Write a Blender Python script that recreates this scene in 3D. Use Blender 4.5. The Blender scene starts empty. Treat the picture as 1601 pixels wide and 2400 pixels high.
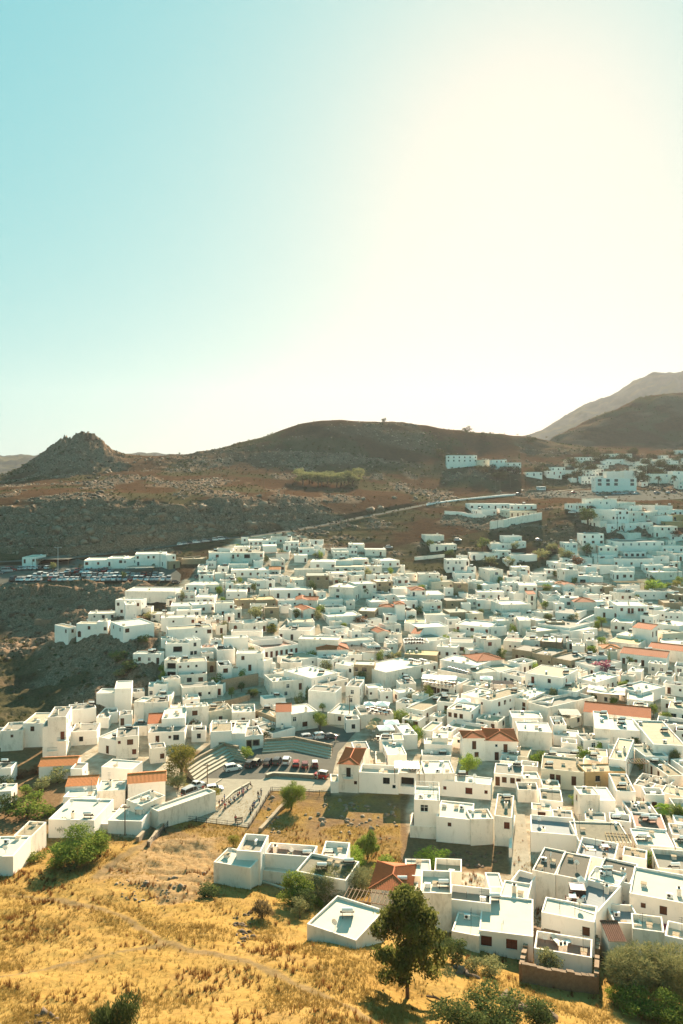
import bpy, math, random
import numpy as np
from mathutils import Vector, Matrix

# ------------------------------------------------------------------ camera
SC = bpy.context.scene
F, CX, H0, ZC = 1867.0, 800.5, 1130.0, 70.0      # focal length and horizon in photo pixels, eye height
cam_data = bpy.data.cameras.new('camera')
cam_data.sensor_fit = 'VERTICAL'
cam_data.sensor_height = 36.0
cam_data.lens = 36.0 * F / 2400.0
cam_data.shift_y = -(1200.0 - H0) / 2400.0
cam_data.clip_start = 0.5
cam_data.clip_end = 20000.0
cam = bpy.data.objects.new('camera', cam_data)
SC.collection.objects.link(cam)
cam.location = (0, 0, ZC)
cam.rotation_euler = (math.radians(90), 0, 0)
SC.camera = cam
SC.render.resolution_x, SC.render.resolution_y = 683, 1024

# ------------------------------------------------------------------ sky and sun
SUN_EL, SUN_AZ = math.radians(23.5), math.radians(13.0)      # azimuth measured from +Y towards +X
world = bpy.data.worlds.new('World')
SC.world = world
world.use_nodes = True
wn = world.node_tree.nodes
wl = world.node_tree.links
wn.clear()
sky = wn.new('ShaderNodeTexSky')
sky.sky_type = 'NISHITA'
sky.sun_disc = False
sky.sun_elevation = SUN_EL
sky.sun_rotation = SUN_AZ
sky.altitude = 0
sky.air_density = 1.0
sky.dust_density = 0.9
sky.ozone_density = 1.0
# the photograph's soft tone response, the same for the whole sky: each channel raised to its own power
EXPOSURE = 2.0
SKY_STRENGTH = 0.1
sep = wn.new('ShaderNodeSeparateColor')
comb = wn.new('ShaderNodeCombineColor')
wl.new(sky.outputs[0], sep.inputs[0])
for ch, (gain, power) in enumerate(((0.118, 0.68), (0.487, 0.205), (0.592, 0.09))):
    pw = wn.new('ShaderNodeMath'); pw.operation = 'POWER'; pw.inputs[1].default_value = power
    ml = wn.new('ShaderNodeMath'); ml.operation = 'MULTIPLY'; ml.inputs[1].default_value = gain / SKY_STRENGTH / 2 ** EXPOSURE
    wl.new(sep.outputs[ch], pw.inputs[0]); wl.new(pw.outputs[0], ml.inputs[0]); wl.new(ml.outputs[0], comb.inputs[ch])
bg = wn.new('ShaderNodeBackground')
bg.inputs['Strength'].default_value = SKY_STRENGTH
wo = wn.new('ShaderNodeOutputWorld')
wl.new(comb.outputs[0], bg.inputs['Color'])
wl.new(bg.outputs[0], wo.inputs['Surface'])

sun_data = bpy.data.lights.new('sun', 'SUN')
sun_data.energy = 4.8
sun_data.angle = math.radians(0.53)
sun_data.color = (1.0, 0.84, 0.62)
sun = bpy.data.objects.new('sun', sun_data)
SC.collection.objects.link(sun)
sun_dir = Vector((math.sin(SUN_AZ) * math.cos(SUN_EL), math.cos(SUN_AZ) * math.cos(SUN_EL), math.sin(SUN_EL)))
sun.rotation_euler = sun_dir.to_track_quat('Z', 'Y').to_euler()
sun.location = (60, 200, 300)

SC.view_settings.view_transform = 'Standard'
SC.view_settings.look = 'None'
SC.view_settings.gamma = 1.0
SC.view_settings.use_curve_mapping = False
SC.view_settings.exposure = EXPOSURE
SC.cycles.max_bounces = 6
SC.cycles.diffuse_bounces = 4
SC.cycles.glossy_bounces = 2
SC.cycles.volume_bounces = 1
SC.cycles.caustics_reflective = False
SC.cycles.caustics_refractive = False

# ------------------------------------------------------------------ small helpers
RNG = random.Random(7)

def link(o, parent=None):
    SC.collection.objects.link(o)
    if parent is not None:
        o.parent = parent
    return o

def tag(o, label=None, cat=None, group=None, kind=None):
    if label: o['label'] = label
    if cat: o['category'] = cat
    if group: o['group'] = group
    if kind: o['kind'] = kind
    return o

def empty(name, loc, rz=0.0, label=None, cat=None, group=None):
    o = bpy.data.objects.new(name, None)
    o.empty_display_size = 0.5
    o.location = loc
    o.rotation_euler = (0, 0, rz)
    link(o)
    return tag(o, label, cat, group)

class MB:
    """collects faces, then links them as one mesh object; each face may carry a material slot"""
    def __init__(self):
        self.v, self.f, self.m = [], [], []
    def face(self, pts, mi=0):
        n = len(self.v)
        self.v.extend([tuple(p) for p in pts])
        self.f.append(tuple(range(n, n + len(pts))))
        self.m.append(mi)
    def box(self, x0, x1, y0, y1, z0, z1, mi=0, bottom=False, top=True):
        n = len(self.v)
        self.v.extend([(x0, y0, z0), (x1, y0, z0), (x1, y1, z0), (x0, y1, z0), (x0, y0, z1), (x1, y0, z1), (x1, y1, z1), (x0, y1, z1)])
        fs = [(0, 1, 5, 4), (1, 2, 6, 5), (2, 3, 7, 6), (3, 0, 4, 7)]
        if top: fs.append((4, 5, 6, 7))
        if bottom: fs.append((3, 2, 1, 0))
        for f in fs:
            self.f.append(tuple(n + i for i in f)); self.m.append(mi)
    def obox(self, p0, p1, half, z0, z1, mi=0):
        """a wall-like box along the ground line p0-p1, half = half thickness; z0, z1 may be pairs (at p0, at p1)"""
        dx, dy = p1[0] - p0[0], p1[1] - p0[1]
        L = math.hypot(dx, dy) or 1e-6
        nx, ny = -dy / L * half, dx / L * half
        a0, a1 = (z0, z0) if not isinstance(z0, tuple) else z0
        b0, b1 = (z1, z1) if not isinstance(z1, tuple) else z1
        n = len(self.v)
        self.v.extend([(p0[0] - nx, p0[1] - ny, a0), (p1[0] - nx, p1[1] - ny, a1), (p1[0] + nx, p1[1] + ny, a1), (p0[0] + nx, p0[1] + ny, a0),
                       (p0[0] - nx, p0[1] - ny, b0), (p1[0] - nx, p1[1] - ny, b1), (p1[0] + nx, p1[1] + ny, b1), (p0[0] + nx, p0[1] + ny, b0)])
        for f in [(0, 3, 2, 1), (0, 1, 5, 4), (1, 2, 6, 5), (2, 3, 7, 6), (3, 0, 4, 7), (4, 5, 6, 7)]:
            self.f.append(tuple(n + i for i in f)); self.m.append(mi)
    def tube(self, pts, radii, n=6, mi=0, cap=True):
        pts = [Vector(p) for p in pts]
        base = len(self.v)
        up0 = Vector((0, 0, 1))
        for i, p in enumerate(pts):
            t = (pts[min(i + 1, len(pts) - 1)] - pts[max(i - 1, 0)]).normalized()
            a = t.cross(Vector((1, 0, 0)) if abs(t.x) < 0.8 else Vector((0, 1, 0))).normalized()
            b = t.cross(a).normalized()
            r = radii[i] if isinstance(radii, (list, tuple)) else radii
            for k in range(n):
                an = 2 * math.pi * k / n
                q = p + a * (r * math.cos(an)) + b * (r * math.sin(an))
                self.v.append(tuple(q))
        for i in range(len(pts) - 1):
            for k in range(n):
                k2 = (k + 1) % n
                self.f.append((base + i * n + k, base + i * n + k2, base + (i + 1) * n + k2, base + (i + 1) * n + k)); self.m.append(mi)
        if cap:
            self.f.append(tuple(base + (len(pts) - 1) * n + k for k in range(n))); self.m.append(mi)
            self.f.append(tuple(base + n - 1 - k for k in range(n))); self.m.append(mi)
    def mesh(self, name, mats, smooth=False):
        me = bpy.data.meshes.new(name)
        me.from_pydata(self.v, [], self.f)
        for m in (mats if isinstance(mats, (list, tuple)) else [mats]):
            me.materials.append(m)
        if any(self.m):
            me.polygons.foreach_set('material_index', self.m)
        if smooth:
            me.polygons.foreach_set('use_smooth', [True] * len(self.f))
        me.update()
        return me
    def build(self, name, mats, parent=None, smooth=False):
        return link(bpy.data.objects.new(name, self.mesh(name, mats, smooth)), parent)

def np_mesh(name, verts, faces, mat, smooth=False):
    """verts (n,3), faces (m,3|4) numpy arrays"""
    me = bpy.data.meshes.new(name)
    verts = np.ascontiguousarray(verts, dtype=np.float32)
    faces = np.ascontiguousarray(faces, dtype=np.int32)
    k = faces.shape[1]
    me.vertices.add(len(verts)); me.vertices.foreach_set('co', verts.ravel())
    me.loops.add(faces.size); me.loops.foreach_set('vertex_index', faces.ravel())
    me.polygons.add(len(faces))
    me.polygons.foreach_set('loop_start', np.arange(0, faces.size, k, dtype=np.int32))
    me.polygons.foreach_set('loop_total', np.full(len(faces), k, dtype=np.int32))
    if smooth:
        me.polygons.foreach_set('use_smooth', np.ones(len(faces), dtype=bool))
    me.materials.append(mat)
    me.update(calc_edges=True)
    me.validate()
    return me

# ------------------------------------------------------------------ noise in numpy
def _hash(ix, iy, seed):
    h = (ix.astype(np.int64) * 374761393 + iy.astype(np.int64) * 668265263 + seed * 982451653) & 0x7fffffff
    h = ((h ^ (h >> 13)) * 1274126177) & 0x7fffffff
    return ((h ^ (h >> 16)) & 0xffff) / 65535.0

def vnoise(x, y, seed=0):
    ix, iy = np.floor(x), np.floor(y)
    fx, fy = x - ix, y - iy
    fx, fy = fx * fx * (3 - 2 * fx), fy * fy * (3 - 2 * fy)
    a, b = _hash(ix, iy, seed), _hash(ix + 1, iy, seed)
    c, d = _hash(ix, iy + 1, seed), _hash(ix + 1, iy + 1, seed)
    return (a * (1 - fx) + b * fx) * (1 - fy) + (c * (1 - fx) + d * fx) * fy

def fbm(x, y, oct=4, seed=0, ridged=False):
    s, a, t = 0.0, 1.0, 0.0
    for i in range(oct):
        n = vnoise(x * 2 ** i + 17.3 * i, y * 2 ** i - 9.1 * i, seed + i)
        if ridged: n = 1 - np.abs(2 * n - 1)
        s = s + a * n; t += a; a *= 0.5
    return s / t

# ------------------------------------------------------------------ materials
MATS = {}
def nt(m):
    m.use_nodes = True
    return m.node_tree

def mat(name, col, rough=0.85, noise=0.0, scale=1.0, col2=None, bump=0.0, bscale=None, metallic=0.0, spec=0.12, objrand=0.0, stain=None, obj_color=False, stretch=None):
    """principled material: base colour broken up by two octaves of noise, optional dark stains, fine relief and a per-object shift"""
    if name in MATS: return MATS[name]
    m = bpy.data.materials.new(name)
    t = nt(m); N, L = t.nodes, t.links
    p = N['Principled BSDF']
    p.inputs['Roughness'].default_value = rough
    p.inputs['Metallic'].default_value = metallic
    p.inputs['Specular IOR Level'].default_value = spec
    geo = N.new('ShaderNodeTexCoord')
    vec = geo.outputs['Object']
    if stretch:
        mp = N.new('ShaderNodeMapping'); mp.inputs['Scale'].default_value = stretch
        L.new(vec, mp.inputs['Vector']); vec = mp.outputs[0]
    info = N.new('ShaderNodeObjectInfo')
    add = N.new('ShaderNodeVectorMath'); add.operation = 'ADD'
    mul = N.new('ShaderNodeMath'); mul.operation = 'MULTIPLY'; mul.inputs[1].default_value = 61.0
    L.new(info.outputs['Random'], mul.inputs[0])
    L.new(vec, add.inputs[0]); L.new(mul.outputs[0], add.inputs[1])
    vec = add.outputs[0]
    c = None
    base = tuple(col) + (1,)
    if noise > 0 or col2:
        n1 = N.new('ShaderNodeTexNoise'); n1.inputs['Scale'].default_value = scale; n1.inputs['Detail'].default_value = 6; n1.inputs['Roughness'].default_value = 0.65
        L.new(vec, n1.inputs['Vector'])
        mx = N.new('ShaderNodeMix'); mx.data_type = 'RGBA'
        ramp = N.new('ShaderNodeMapRange'); ramp.inputs[1].default_value = 0.3; ramp.inputs[2].default_value = 0.7
        L.new(n1.outputs[0], ramp.inputs[0]); L.new(ramp.outputs[0], mx.inputs[0])
        b2 = tuple(col2) + (1,) if col2 else tuple(max(0, x * (1 - noise)) for x in col) + (1,)
        mx.inputs[6].default_value = base; mx.inputs[7].default_value = b2
        c = mx.outputs[2]
    if stain:
        n2 = N.new('ShaderNodeTexNoise'); n2.inputs['Scale'].default_value = stain[1]; n2.inputs['Detail'].default_value = 8; n2.inputs['Roughness'].default_value = 0.75
        L.new(vec, n2.inputs['Vector'])
        r2 = N.new('ShaderNodeMapRange'); r2.inputs[1].default_value = stain[2]; r2.inputs[2].default_value = stain[2] + 0.14
        L.new(n2.outputs[0], r2.inputs[0])
        ms = N.new('ShaderNodeMath'); ms.operation = 'MULTIPLY'; ms.inputs[1].default_value = stain[3]
        L.new(r2.outputs[0], ms.inputs[0])
        mx = N.new('ShaderNodeMix'); mx.data_type = 'RGBA'
        L.new(ms.outputs[0], mx.inputs[0])
        if c is not None: L.new(c, mx.inputs[6])
        else: mx.inputs[6].default_value = base
        mx.inputs[7].default_value = tuple(stain[0]) + (1,)
        c = mx.outputs[2]
    if obj_color:
        mx = N.new('ShaderNodeMix'); mx.data_type = 'RGBA'; mx.blend_type = 'MULTIPLY'; mx.inputs[0].default_value = 1
        if c is not None: L.new(c, mx.inputs[6])
        else: mx.inputs[6].default_value = base
        L.new(info.outputs['Color'], mx.inputs[7]); c = mx.outputs[2]
    if objrand > 0:
        hv = N.new('ShaderNodeHueSaturation')
        r = N.new('ShaderNodeMapRange'); r.inputs[3].default_value = 1 - objrand; r.inputs[4].default_value = 1 + objrand
        L.new(info.outputs['Random'], r.inputs[0]); L.new(r.outputs[0], hv.inputs['Value'])
        if c is not None: L.new(c, hv.inputs['Color'])
        else: hv.inputs['Color'].default_value = base
        c = hv.outputs[0]
    if c is not None: L.new(c, p.inputs['Base Color'])
    else: p.inputs['Base Color'].default_value = base
    if bump > 0:
        n3 = N.new('ShaderNodeTexNoise'); n3.inputs['Scale'].default_value = bscale or scale * 6; n3.inputs['Detail'].default_value = 4
        L.new(vec, n3.inputs['Vector'])
        bp = N.new('ShaderNodeBump'); bp.inputs['Strength'].default_value = bump; bp.inputs['Distance'].default_value = 0.05
        L.new(n3.outputs[0], bp.inputs['Height']); L.new(bp.outputs[0], p.inputs['Normal'])
    MATS[name] = m
    return m
# ------------------------------------------------------------------ terrain: one height field through surveyed points
def zpix(py, D): return ZC - (py - H0) / F * D

CTRL = []
def C(px, py, D): CTRL.append(((px - CX) / F, math.log(D), zpix(py, D)))
def CZ(px, D, z): CTRL.append(((px - CX) / F, math.log(D), z))
for px, D, z in [(-700, 14, 55), (300, 14, 55), (1300, 14, 55), (2300, 14, 55), (-700, 40, 36), (300, 40, 34), (1200, 40, 34), (2300, 40, 34)]: CZ(px, D, z)
# dry hillside below the viewpoint
for p in [(-400, 2400, 72), (0, 2400, 72), (400, 2400, 68), (800, 2400, 70), (1200, 2400, 78), (1600, 2400, 92), (2000, 2400, 95),
          (-300, 2200, 98), (0, 2200, 97), (400, 2200, 95), (800, 2250, 89), (955, 2335, 84), (1100, 2265, 96), (1300, 2300, 98),
          (0, 2010, 133), (300, 2010, 130), (480, 2085, 117.5), (600, 2095, 116), (660, 2170, 105), (830, 2195, 102),
          (1180, 2222, 107), (1400, 2215, 110), (1600, 2235, 107), (1800, 2235, 107)]: C(*p)
# ruins field, plaza, square, lower town
for px, py, z in [(800, 1900, 5), (700, 1975, 6), (640, 1850, 5.2), (1000, 1990, 5.5), (1150, 2000, 5.8), (560, 1900, 4.9), (480, 1930, 5.2), (650, 1790, 4.6), (520, 1800, 4.6),
                  (750, 1760, 4.7), (740, 1725, 5), (60, 1780, 4), (-200, 1780, 4), (380, 1745, 4.6), (250, 1880, 5), (330, 1960, 6), (40, 1950, 5.5), (-200, 1930, 6),
                  (60, 1860, 5), (420, 1950, 5.8), (700, 1650, 6), (450, 1690, 5), (150, 1700, 5.5),
                  (1500, 1650, 8), (1500, 1800, 6), (1200, 1750, 6), (1500, 1950, 6.5), (1500, 2100, 7), (1200, 2050, 6.5), (1000, 1800, 5.6), (1850, 1900, 7), (1850, 1650, 9)]:
    CZ(px, (ZC - z) * F / (py - H0), z)
for p in [(1000, 1650, 226), (1000, 1550, 262), (1000, 1480, 295), (1000, 1400, 335), (1000, 1350, 370), (1000, 1310, 400),
          (450, 1600, 240), (450, 1500, 268), (450, 1420, 310), (450, 1370, 340), (500, 1330, 370), (650, 1290, 400), (650, 1400, 325), (650, 1480, 285), (650, 1580, 248),
          (300, 1500, 262), (200, 1480, 272), (350, 1560, 245), (100, 1400, 337), (100, 1500, 308), (100, 1600, 258), (20, 1660, 230), (0, 1440, 328), (-200, 1550, 270), (-250, 1400, 337), (180, 1560, 262), (200, 1400, 334),
          (60, 1368, 346), (240, 1368, 346), (400, 1372, 342), (0, 1350, 350), (200, 1350, 352), (200, 1328, 372), (400, 1345, 358), (400, 1325, 372), (100, 1318, 380),
          (1500, 1550, 258), (1500, 1450, 303), (1500, 1380, 340), (1500, 1300, 385), (1500, 1230, 420), (1400, 1180, 450), (1850, 1450, 305), (1850, 1250, 410),
          (1250, 1480, 293), (1250, 1400, 335), (1250, 1330, 378),
          (1180, 1222, 450), (1050, 1300, 402), (1200, 1270, 415), (850, 1270, 425),
          # road up the hill
          (250, 1298, 400), (420, 1277, 412), (520, 1264, 422), (700, 1241, 443), (850, 1212, 470), (1000, 1182, 500), (1150, 1164, 530), (1250, 1156, 550), (1450, 1152, 540), (1600, 1150, 530), (1850, 1150, 520),
          # cliff top and foot
          (-250, 1195, 430), (0, 1192, 428), (100, 1188, 428), (195, 1172, 430), (260, 1222, 418), (320, 1205, 428), (400, 1183, 440), (550, 1174, 462), (700, 1168, 485), (900, 1161, 522), (1050, 1158, 548),
          (-250, 1295, 392), (0, 1293, 393), (100, 1292, 394), (190, 1290, 397), (300, 1285, 404), (420, 1268, 418), (550, 1252, 435), (700, 1230, 455),
          # plateau and hills
          (0, 1160, 470), (150, 1150, 480), (300, 1150, 488), (450, 1140, 505), (650, 1145, 532), (770, 1142, 552), (900, 1140, 562), (1050, 1120, 600), (120, 1118, 575), (205, 1110, 585), (290, 1105, 585), (400, 1110, 580), (600, 1092, 612), (770, 1086, 622), (900, 1086, 632), (1100, 1098, 600), (1200, 1105, 600), (1300, 1098, 640), (1300, 1132, 590), (1450, 1110, 620), (1560, 1125, 590), (1450, 1075, 690), (1600, 1080, 680), (1850, 1090, 660),
          (1250, 1052, 720), (1000, 1062, 665), (1130, 1060, 690), (1400, 1045, 850), (1600, 1045, 850)]: C(*p)
# ridge lines, in order of distance
PEAK = [(-300, 1150), (-150, 1140), (0, 1120), (40, 1100), (70, 1082), (100, 1062), (125, 1044), (143, 1030), (165, 1027), (190, 1020), (205, 1018), (222, 1023), (243, 1038), (258, 1056), (275, 1070)]
for px, py in PEAK: C(px, py, 640)
for px, py in PEAK[2:]: C(px, 1090 + (py - 1018) * 0.35, 600) if px > 60 else None
for px in (-300, -100, 60, 160, 230, 290): CZ(px, 730, 62)
RIDGE = [(295, 1076, 684), (350, 1074, 687), (400, 1076, 689), (440, 1073, 690), (500, 1058, 693), (538, 1047, 696), (552, 1040, 698), (620, 1024, 702), (660, 1008, 705), (705, 993, 707), (750, 986, 708), (800, 984, 711), (880, 988, 716),
         (940, 992, 723), (1000, 997, 729), (1040, 1005, 733), (1080, 1009, 738), (1130, 1014, 742), (1180, 1017, 747), (1250, 1026, 760)]
for p in RIDGE: C(*p)
for px, py, D in RIDGE[::3]: CZ(px, D * 1.22, zpix(py, D) - 60)
for p in [(1300, 1024, 900), (1330, 1012, 920), (1380, 985, 950), (1450, 955, 970), (1500, 932, 985), (1540, 926, 990), (1600, 923, 995), (1750, 905, 1010), (1950, 900, 1010)]: C(*p)
for px, D, z in [(1300, 1150, 70), (1450, 1200, 100), (1600, 1230, 120), (1900, 1250, 120)]: CZ(px, D, z)
FAR = [(1190, 1060), (1240, 1022), (1280, 1005), (1330, 978), (1375, 945), (1420, 925), (1470, 905), (1500, 888), (1533, 872), (1550, 880), (1580, 880), (1640, 878), (1750, 890), (1950, 900)]
for px, py in FAR: C(px, py, 2600)
for px, py in [(-400, 1085), (-150, 1080), (0, 1076), (40, 1072), (75, 1071), (110, 1074), (200, 1080), (290, 1067), (330, 1069), (400, 1074), (600, 1085), (900, 1085), (1100, 1075)]: C(px, py, 2500)
for px in (-400, 200, 800, 1250, 1600, 2000):
    CZ(px, 1900 if px < 1200 else 2080, 50 if px < 1200 else 120); CZ(px, 1500, 50); CZ(px, 3400, 60)
CT = np.array(CTRL)
SY = 1.0
def _phi(u, l, pts):
    return np.sqrt((u[:, None] - pts[None, :, 0]) ** 2 + (SY * (l[:, None] - pts[None, :, 1])) ** 2 + 1e-5)
_A = _phi(CT[:, 0], CT[:, 1], CT)
n_ = len(CT)
_M = np.zeros((n_ + 3, n_ + 3)); _M[:n_, :n_] = _A + np.eye(n_) * 1e-4
_M[:n_, n_] = 1; _M[:n_, n_ + 1] = CT[:, 0]; _M[:n_, n_ + 2] = CT[:, 1]; _M[n_:, :n_] = _M[:n_, n_:].T
_W = np.linalg.solve(_M, np.concatenate([CT[:, 2], np.zeros(3)]))

# grid rows (log distance) are denser where the picture needs them
def _rows():
    segs = [(14, 58, 30), (58, 145, 170), (145, 330, 150), (330, 392, 50), (392, 470, 110), (470, 720, 120), (720, 1020, 110), (1020, 1400, 16), (1400, 2050, 14), (2050, 2700, 60), (2700, 3400, 8)]
    out = []
    for a, b, n in segs:
        out.append(np.linspace(math.log(a), math.log(b), n, endpoint=False))
    out.append(np.array([math.log(3400)]))
    return np.concatenate(out)
GL = _rows()
GU = np.concatenate([np.linspace(-0.80, -0.47, 50, endpoint=False), np.linspace(-0.47, 0.47, 400, endpoint=False), np.linspace(0.47, 0.80, 51)])
UU, LL = np.meshgrid(GU, GL)
_uf, _lf = UU.ravel(), LL.ravel()
_z = np.empty(len(_uf))
for i in range(0, len(_uf), 20000):
    s = slice(i, i + 20000)
    _z[s] = _phi(_uf[s], _lf[s], CT) @ _W[:n_] + _W[n_] + _W[n_ + 1] * _uf[s] + _W[n_ + 2] * _lf[s]
GZ0 = _z.reshape(UU.shape)
DD = np.exp(LL)
XX, YY = UU * DD, DD
PXG = UU * F + CX
PYG = H0 - (GZ0 - ZC) / DD * F

def smooth(a, b, x):
    t = np.clip((x - a) / (b - a), 0, 1)
    return t * t * (3 - 2 * t)

def poly_mask(poly, PX, PY):
    """True inside a polygon given as (x, y) pairs"""
    inside = np.zeros(PX.shape, bool)
    n = len(poly)
    for i in range(n):
        x1, y1 = poly[i]; x2, y2 = poly[(i + 1) % n]
        if y1 == y2: continue
        c = ((y1 > PY) != (y2 > PY)) & (PX < (x2 - x1) * (PY - y1) / (y2 - y1) + x1)
        inside ^= c
    return inside

# rock: cliff band, the peak, the outcrops and the strata on the hills
slope_y = np.gradient(GZ0, axis=0) / np.maximum(np.gradient(DD, axis=0), 1e-6)
n_mid = fbm(XX / 22, YY / 22, 4, 3)
n_big = fbm(XX / 90, YY / 90, 3, 11)
cliff = smooth(0.28, 0.5, slope_y) * (DD > 330) * (DD < 640)
peakm = np.exp(-(((PXG - 185) / 95.0) ** 2 + ((DD - 625) / 45.0) ** 2)) * smooth(70, 90, GZ0)
hillside_left = ((PXG < 420) & (DD > 205) & (DD < 345)) * smooth(420, 330, PXG) * smooth(205, 225, DD)
hillrock = smooth(0.47, 0.62, fbm(XX / 60, YY / 34, 4, 21)) * smooth(560, 650, DD) * smooth(1700, 1200, DD)
rock = np.clip(np.maximum.reduce([cliff, np.clip(peakm * 1.6, 0, 1), hillside_left * smooth(0.32, 0.55, n_mid), hillrock * 0.45,
        smooth(0.55, 0.62, n_mid) * (DD > 395) * (DD < 640) * 0.9]), 0, 1)
rid = fbm(XX / 9, YY / 7, 4, 31, True)
rid2 = fbm(XX / 2.6, YY / 2.2, 3, 35, True)
GZ = GZ0.copy()
upl0 = (DD > 425) * (DD < 900) * (1 - np.clip(cliff + peakm, 0, 1))
GZ += cliff * ((rid - 0.6) * 7.0 + (rid2 - 0.5) * 2.4)
_fr = (GZ + 4.0 * n_mid + 1.2 * rid2) / 4.6; _fr = _fr - np.floor(_fr)
GZ += (cliff * 0.9 + np.clip(peakm, 0, 1) * 0.6) * 4.6 * (smooth(0.35, 0.65, _fr) - _fr)      # ledges of bedded rock
GZ += peakm * (fbm(XX / 14, YY / 10, 5, 41, True) - 0.6) * 11
GZ += hillside_left * ((fbm(XX / 16, YY / 11, 4, 33, True) - 0.55) * 5.0 + (rid2 - 0.5) * 1.2)
GZ += (1 - cliff) * rock * (DD > 205) * (DD < 720) * ((rid - 0.6) * 1.6 + (rid2 - 0.5) * 1.0)
GZ += hillrock * (fbm(XX / 18, YY / 9, 4, 51, True) - 0.55) * 4 * (1 - smooth(0.2, 1.0, peakm))
_fr = (GZ + 2.0 * n_mid) / 2.4; _fr = _fr - np.floor(_fr)
GZ += upl0 * smooth(0.4, 0.7, n_big) * 0.16 * 2.4 * (smooth(0.3, 0.7, _fr) - _fr)                 # old field terraces
GZ += smooth(700, 850, DD) * (n_mid - 0.5) * 6 * smooth(3500, 2000, DD)
GZ += smooth(2000, 2300, DD) * (fbm(XX / 120, YY / 160, 5, 61, True) - 0.55) * 40
# foreground bumps
fg = smooth(150, 125, DD)
GZ += fg * ((fbm(XX / 9, YY / 9, 4, 71) - 0.5) * 1.7 + (fbm(XX / 1.8, YY / 1.8, 3, 75) - 0.5) * 0.35)
# stone benches in the quarried ground beside the long white house
bench = poly_mask([(400, 1960), (505, 1965), (520, 2085), (440, 2110), (230, 2075), (260, 2020)], PXG + 90 * (fbm(XX / 7, YY / 7, 3, 6) - 0.5), PYG + 70 * (fbm(XX / 6, YY / 6, 3, 7) - 0.5)) * 1.0
for _ in range(5): bench[1:-1, 1:-1] = (bench[1:-1, 1:-1] * 2 + bench[:-2, 1:-1] + bench[2:, 1:-1] + bench[1:-1, :-2] + bench[1:-1, 2:]) / 6
GZ += bench * (np.round((fbm(XX / 14, YY / 5, 3, 81)) * 7) / 7 - 0.5) * 1.5
GZ += bench * (fbm(XX / 1.2, YY / 1.2, 3, 85) - 0.5) * 0.7

def ground(x, y):
    """height of the terrain at a world position"""
    l = math.log(max(y, 14.5)); u = x / max(y, 14.5)
    j = int(np.searchsorted(GL, l)) - 1; i = int(np.searchsorted(GU, u)) - 1
    j = min(max(j, 0), len(GL) - 2); i = min(max(i, 0), len(GU) - 2)
    a = (u - GU[i]) / (GU[i + 1] - GU[i]); b = (l - GL[j]) / (GL[j + 1] - GL[j])
    a = min(max(a, 0), 1); b = min(max(b, 0), 1)
    return float((GZ[j, i] * (1 - a) + GZ[j, i + 1] * a) * (1 - b) + (GZ[j + 1, i] * (1 - a) + GZ[j + 1, i + 1] * a) * b)

def hit(px, py, h=0.0, dmin=60.0):
    """where the sight line through a photo pixel meets the ground raised by h: world point"""
    u = (px - CX) / F; k = (py - H0) / F
    prev = None
    i = int(np.searchsorted(GL, math.log(dmin)))
    lo = dmin
    for l in GL[i:]:
        D = math.exp(l)
        g = ZC - k * D - (ground(u * D, D) + h)
        if g <= 0:
            if prev is None: return Vector((u * D, D, ZC - k * D))
            t = prev[1] / (prev[1] - g)
            D = prev[0] + (D - prev[0]) * t
            return Vector((u * D, D, ZC - k * D))
        prev = (D, g)
    return Vector((u * 3000, 3000, ZC - k * 3000))

def onplane(px, py, z):
    D = (ZC - z) * F / (py - H0)
    return Vector(((px - CX) / F * D, D, z))

# masks stored on the terrain for its material: kinds of ground and bands of distance
path_px = np.zeros(UU.shape)
def path_line(pts, w):
    """distance to a footpath drawn through photo pixels, on the ground"""
    P = [hit(px, py) for px, py in pts]
    global path_px
    for a, b in zip(P[:-1], P[1:]):
        dx, dy = b.x - a.x, b.y - a.y
        L2 = dx * dx + dy * dy + 1e-9
        t = np.clip(((XX - a.x) * dx + (YY - a.y) * dy) / L2, 0, 1)
        d = np.hypot(XX - (a.x + t * dx), YY - (a.y + t * dy)) + (n_wig - 0.5) * 0.8
        path_px = np.maximum(path_px, smooth(w, w * 0.4, d))
n_wig = fbm(XX / 2.2, YY / 2.2, 3, 91)
path_line([(30, 2100), (110, 2108), (190, 2122), (250, 2135), (310, 2160), (350, 2185), (375, 2208), (440, 2225), (520, 2240), (600, 2260), (700, 2310), (780, 2345), (860, 2390)], 0.8)
path_line([(0, 2290), (90, 2275), (180, 2255), (260, 2235), (330, 2222), (385, 2215)], 0.5)
path_line([(225, 2055), (260, 2025), (300, 2000), (345, 1975), (380, 1945), (420, 1905)], 1.1)
town_poly = [(-300, 1800), (-300, 1725), (0, 1725), (160, 1712), (240, 1690), (380, 1600), (375, 1420), (470, 1330), (560, 1255), (700, 1255), (940, 1325), (1000, 1372), (1100, 1345), (1240, 1345), (1330, 1290), (1340, 1262), (2000, 1262), (2000, 2190), (1400, 2210), (1180, 2215), (1040, 2150), (960, 2020), (960, 1860), (770, 1850), (700, 1750), (430, 1760), (430, 1850), (330, 1965), (150, 1920), (130, 1830), (160, 1780), (0, 1790)]
town = poly_mask(town_poly, PXG + 60 * (n_mid - 0.5), PYG + 30 * (fbm(XX / 9, YY / 9, 3, 5) - 0.5)).astype(float)
town *= 1 - poly_mask([(935, 1868), (960, 1955), (1190, 1975), (1200, 2050), (1040, 2045), (950, 2010)], PXG, PYG)
town *= 1 - poly_mask([(-300, 1750), (155, 1750), (170, 1830), (120, 1930), (-300, 1960)], PXG, PYG)
for _ in range(2):
    town[1:-1, 1:-1] = (town[1:-1, 1:-1] * 2 + town[:-2, 1:-1] + town[2:, 1:-1] + town[1:-1, :-2] + town[1:-1, 2:]) / 6
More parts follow.
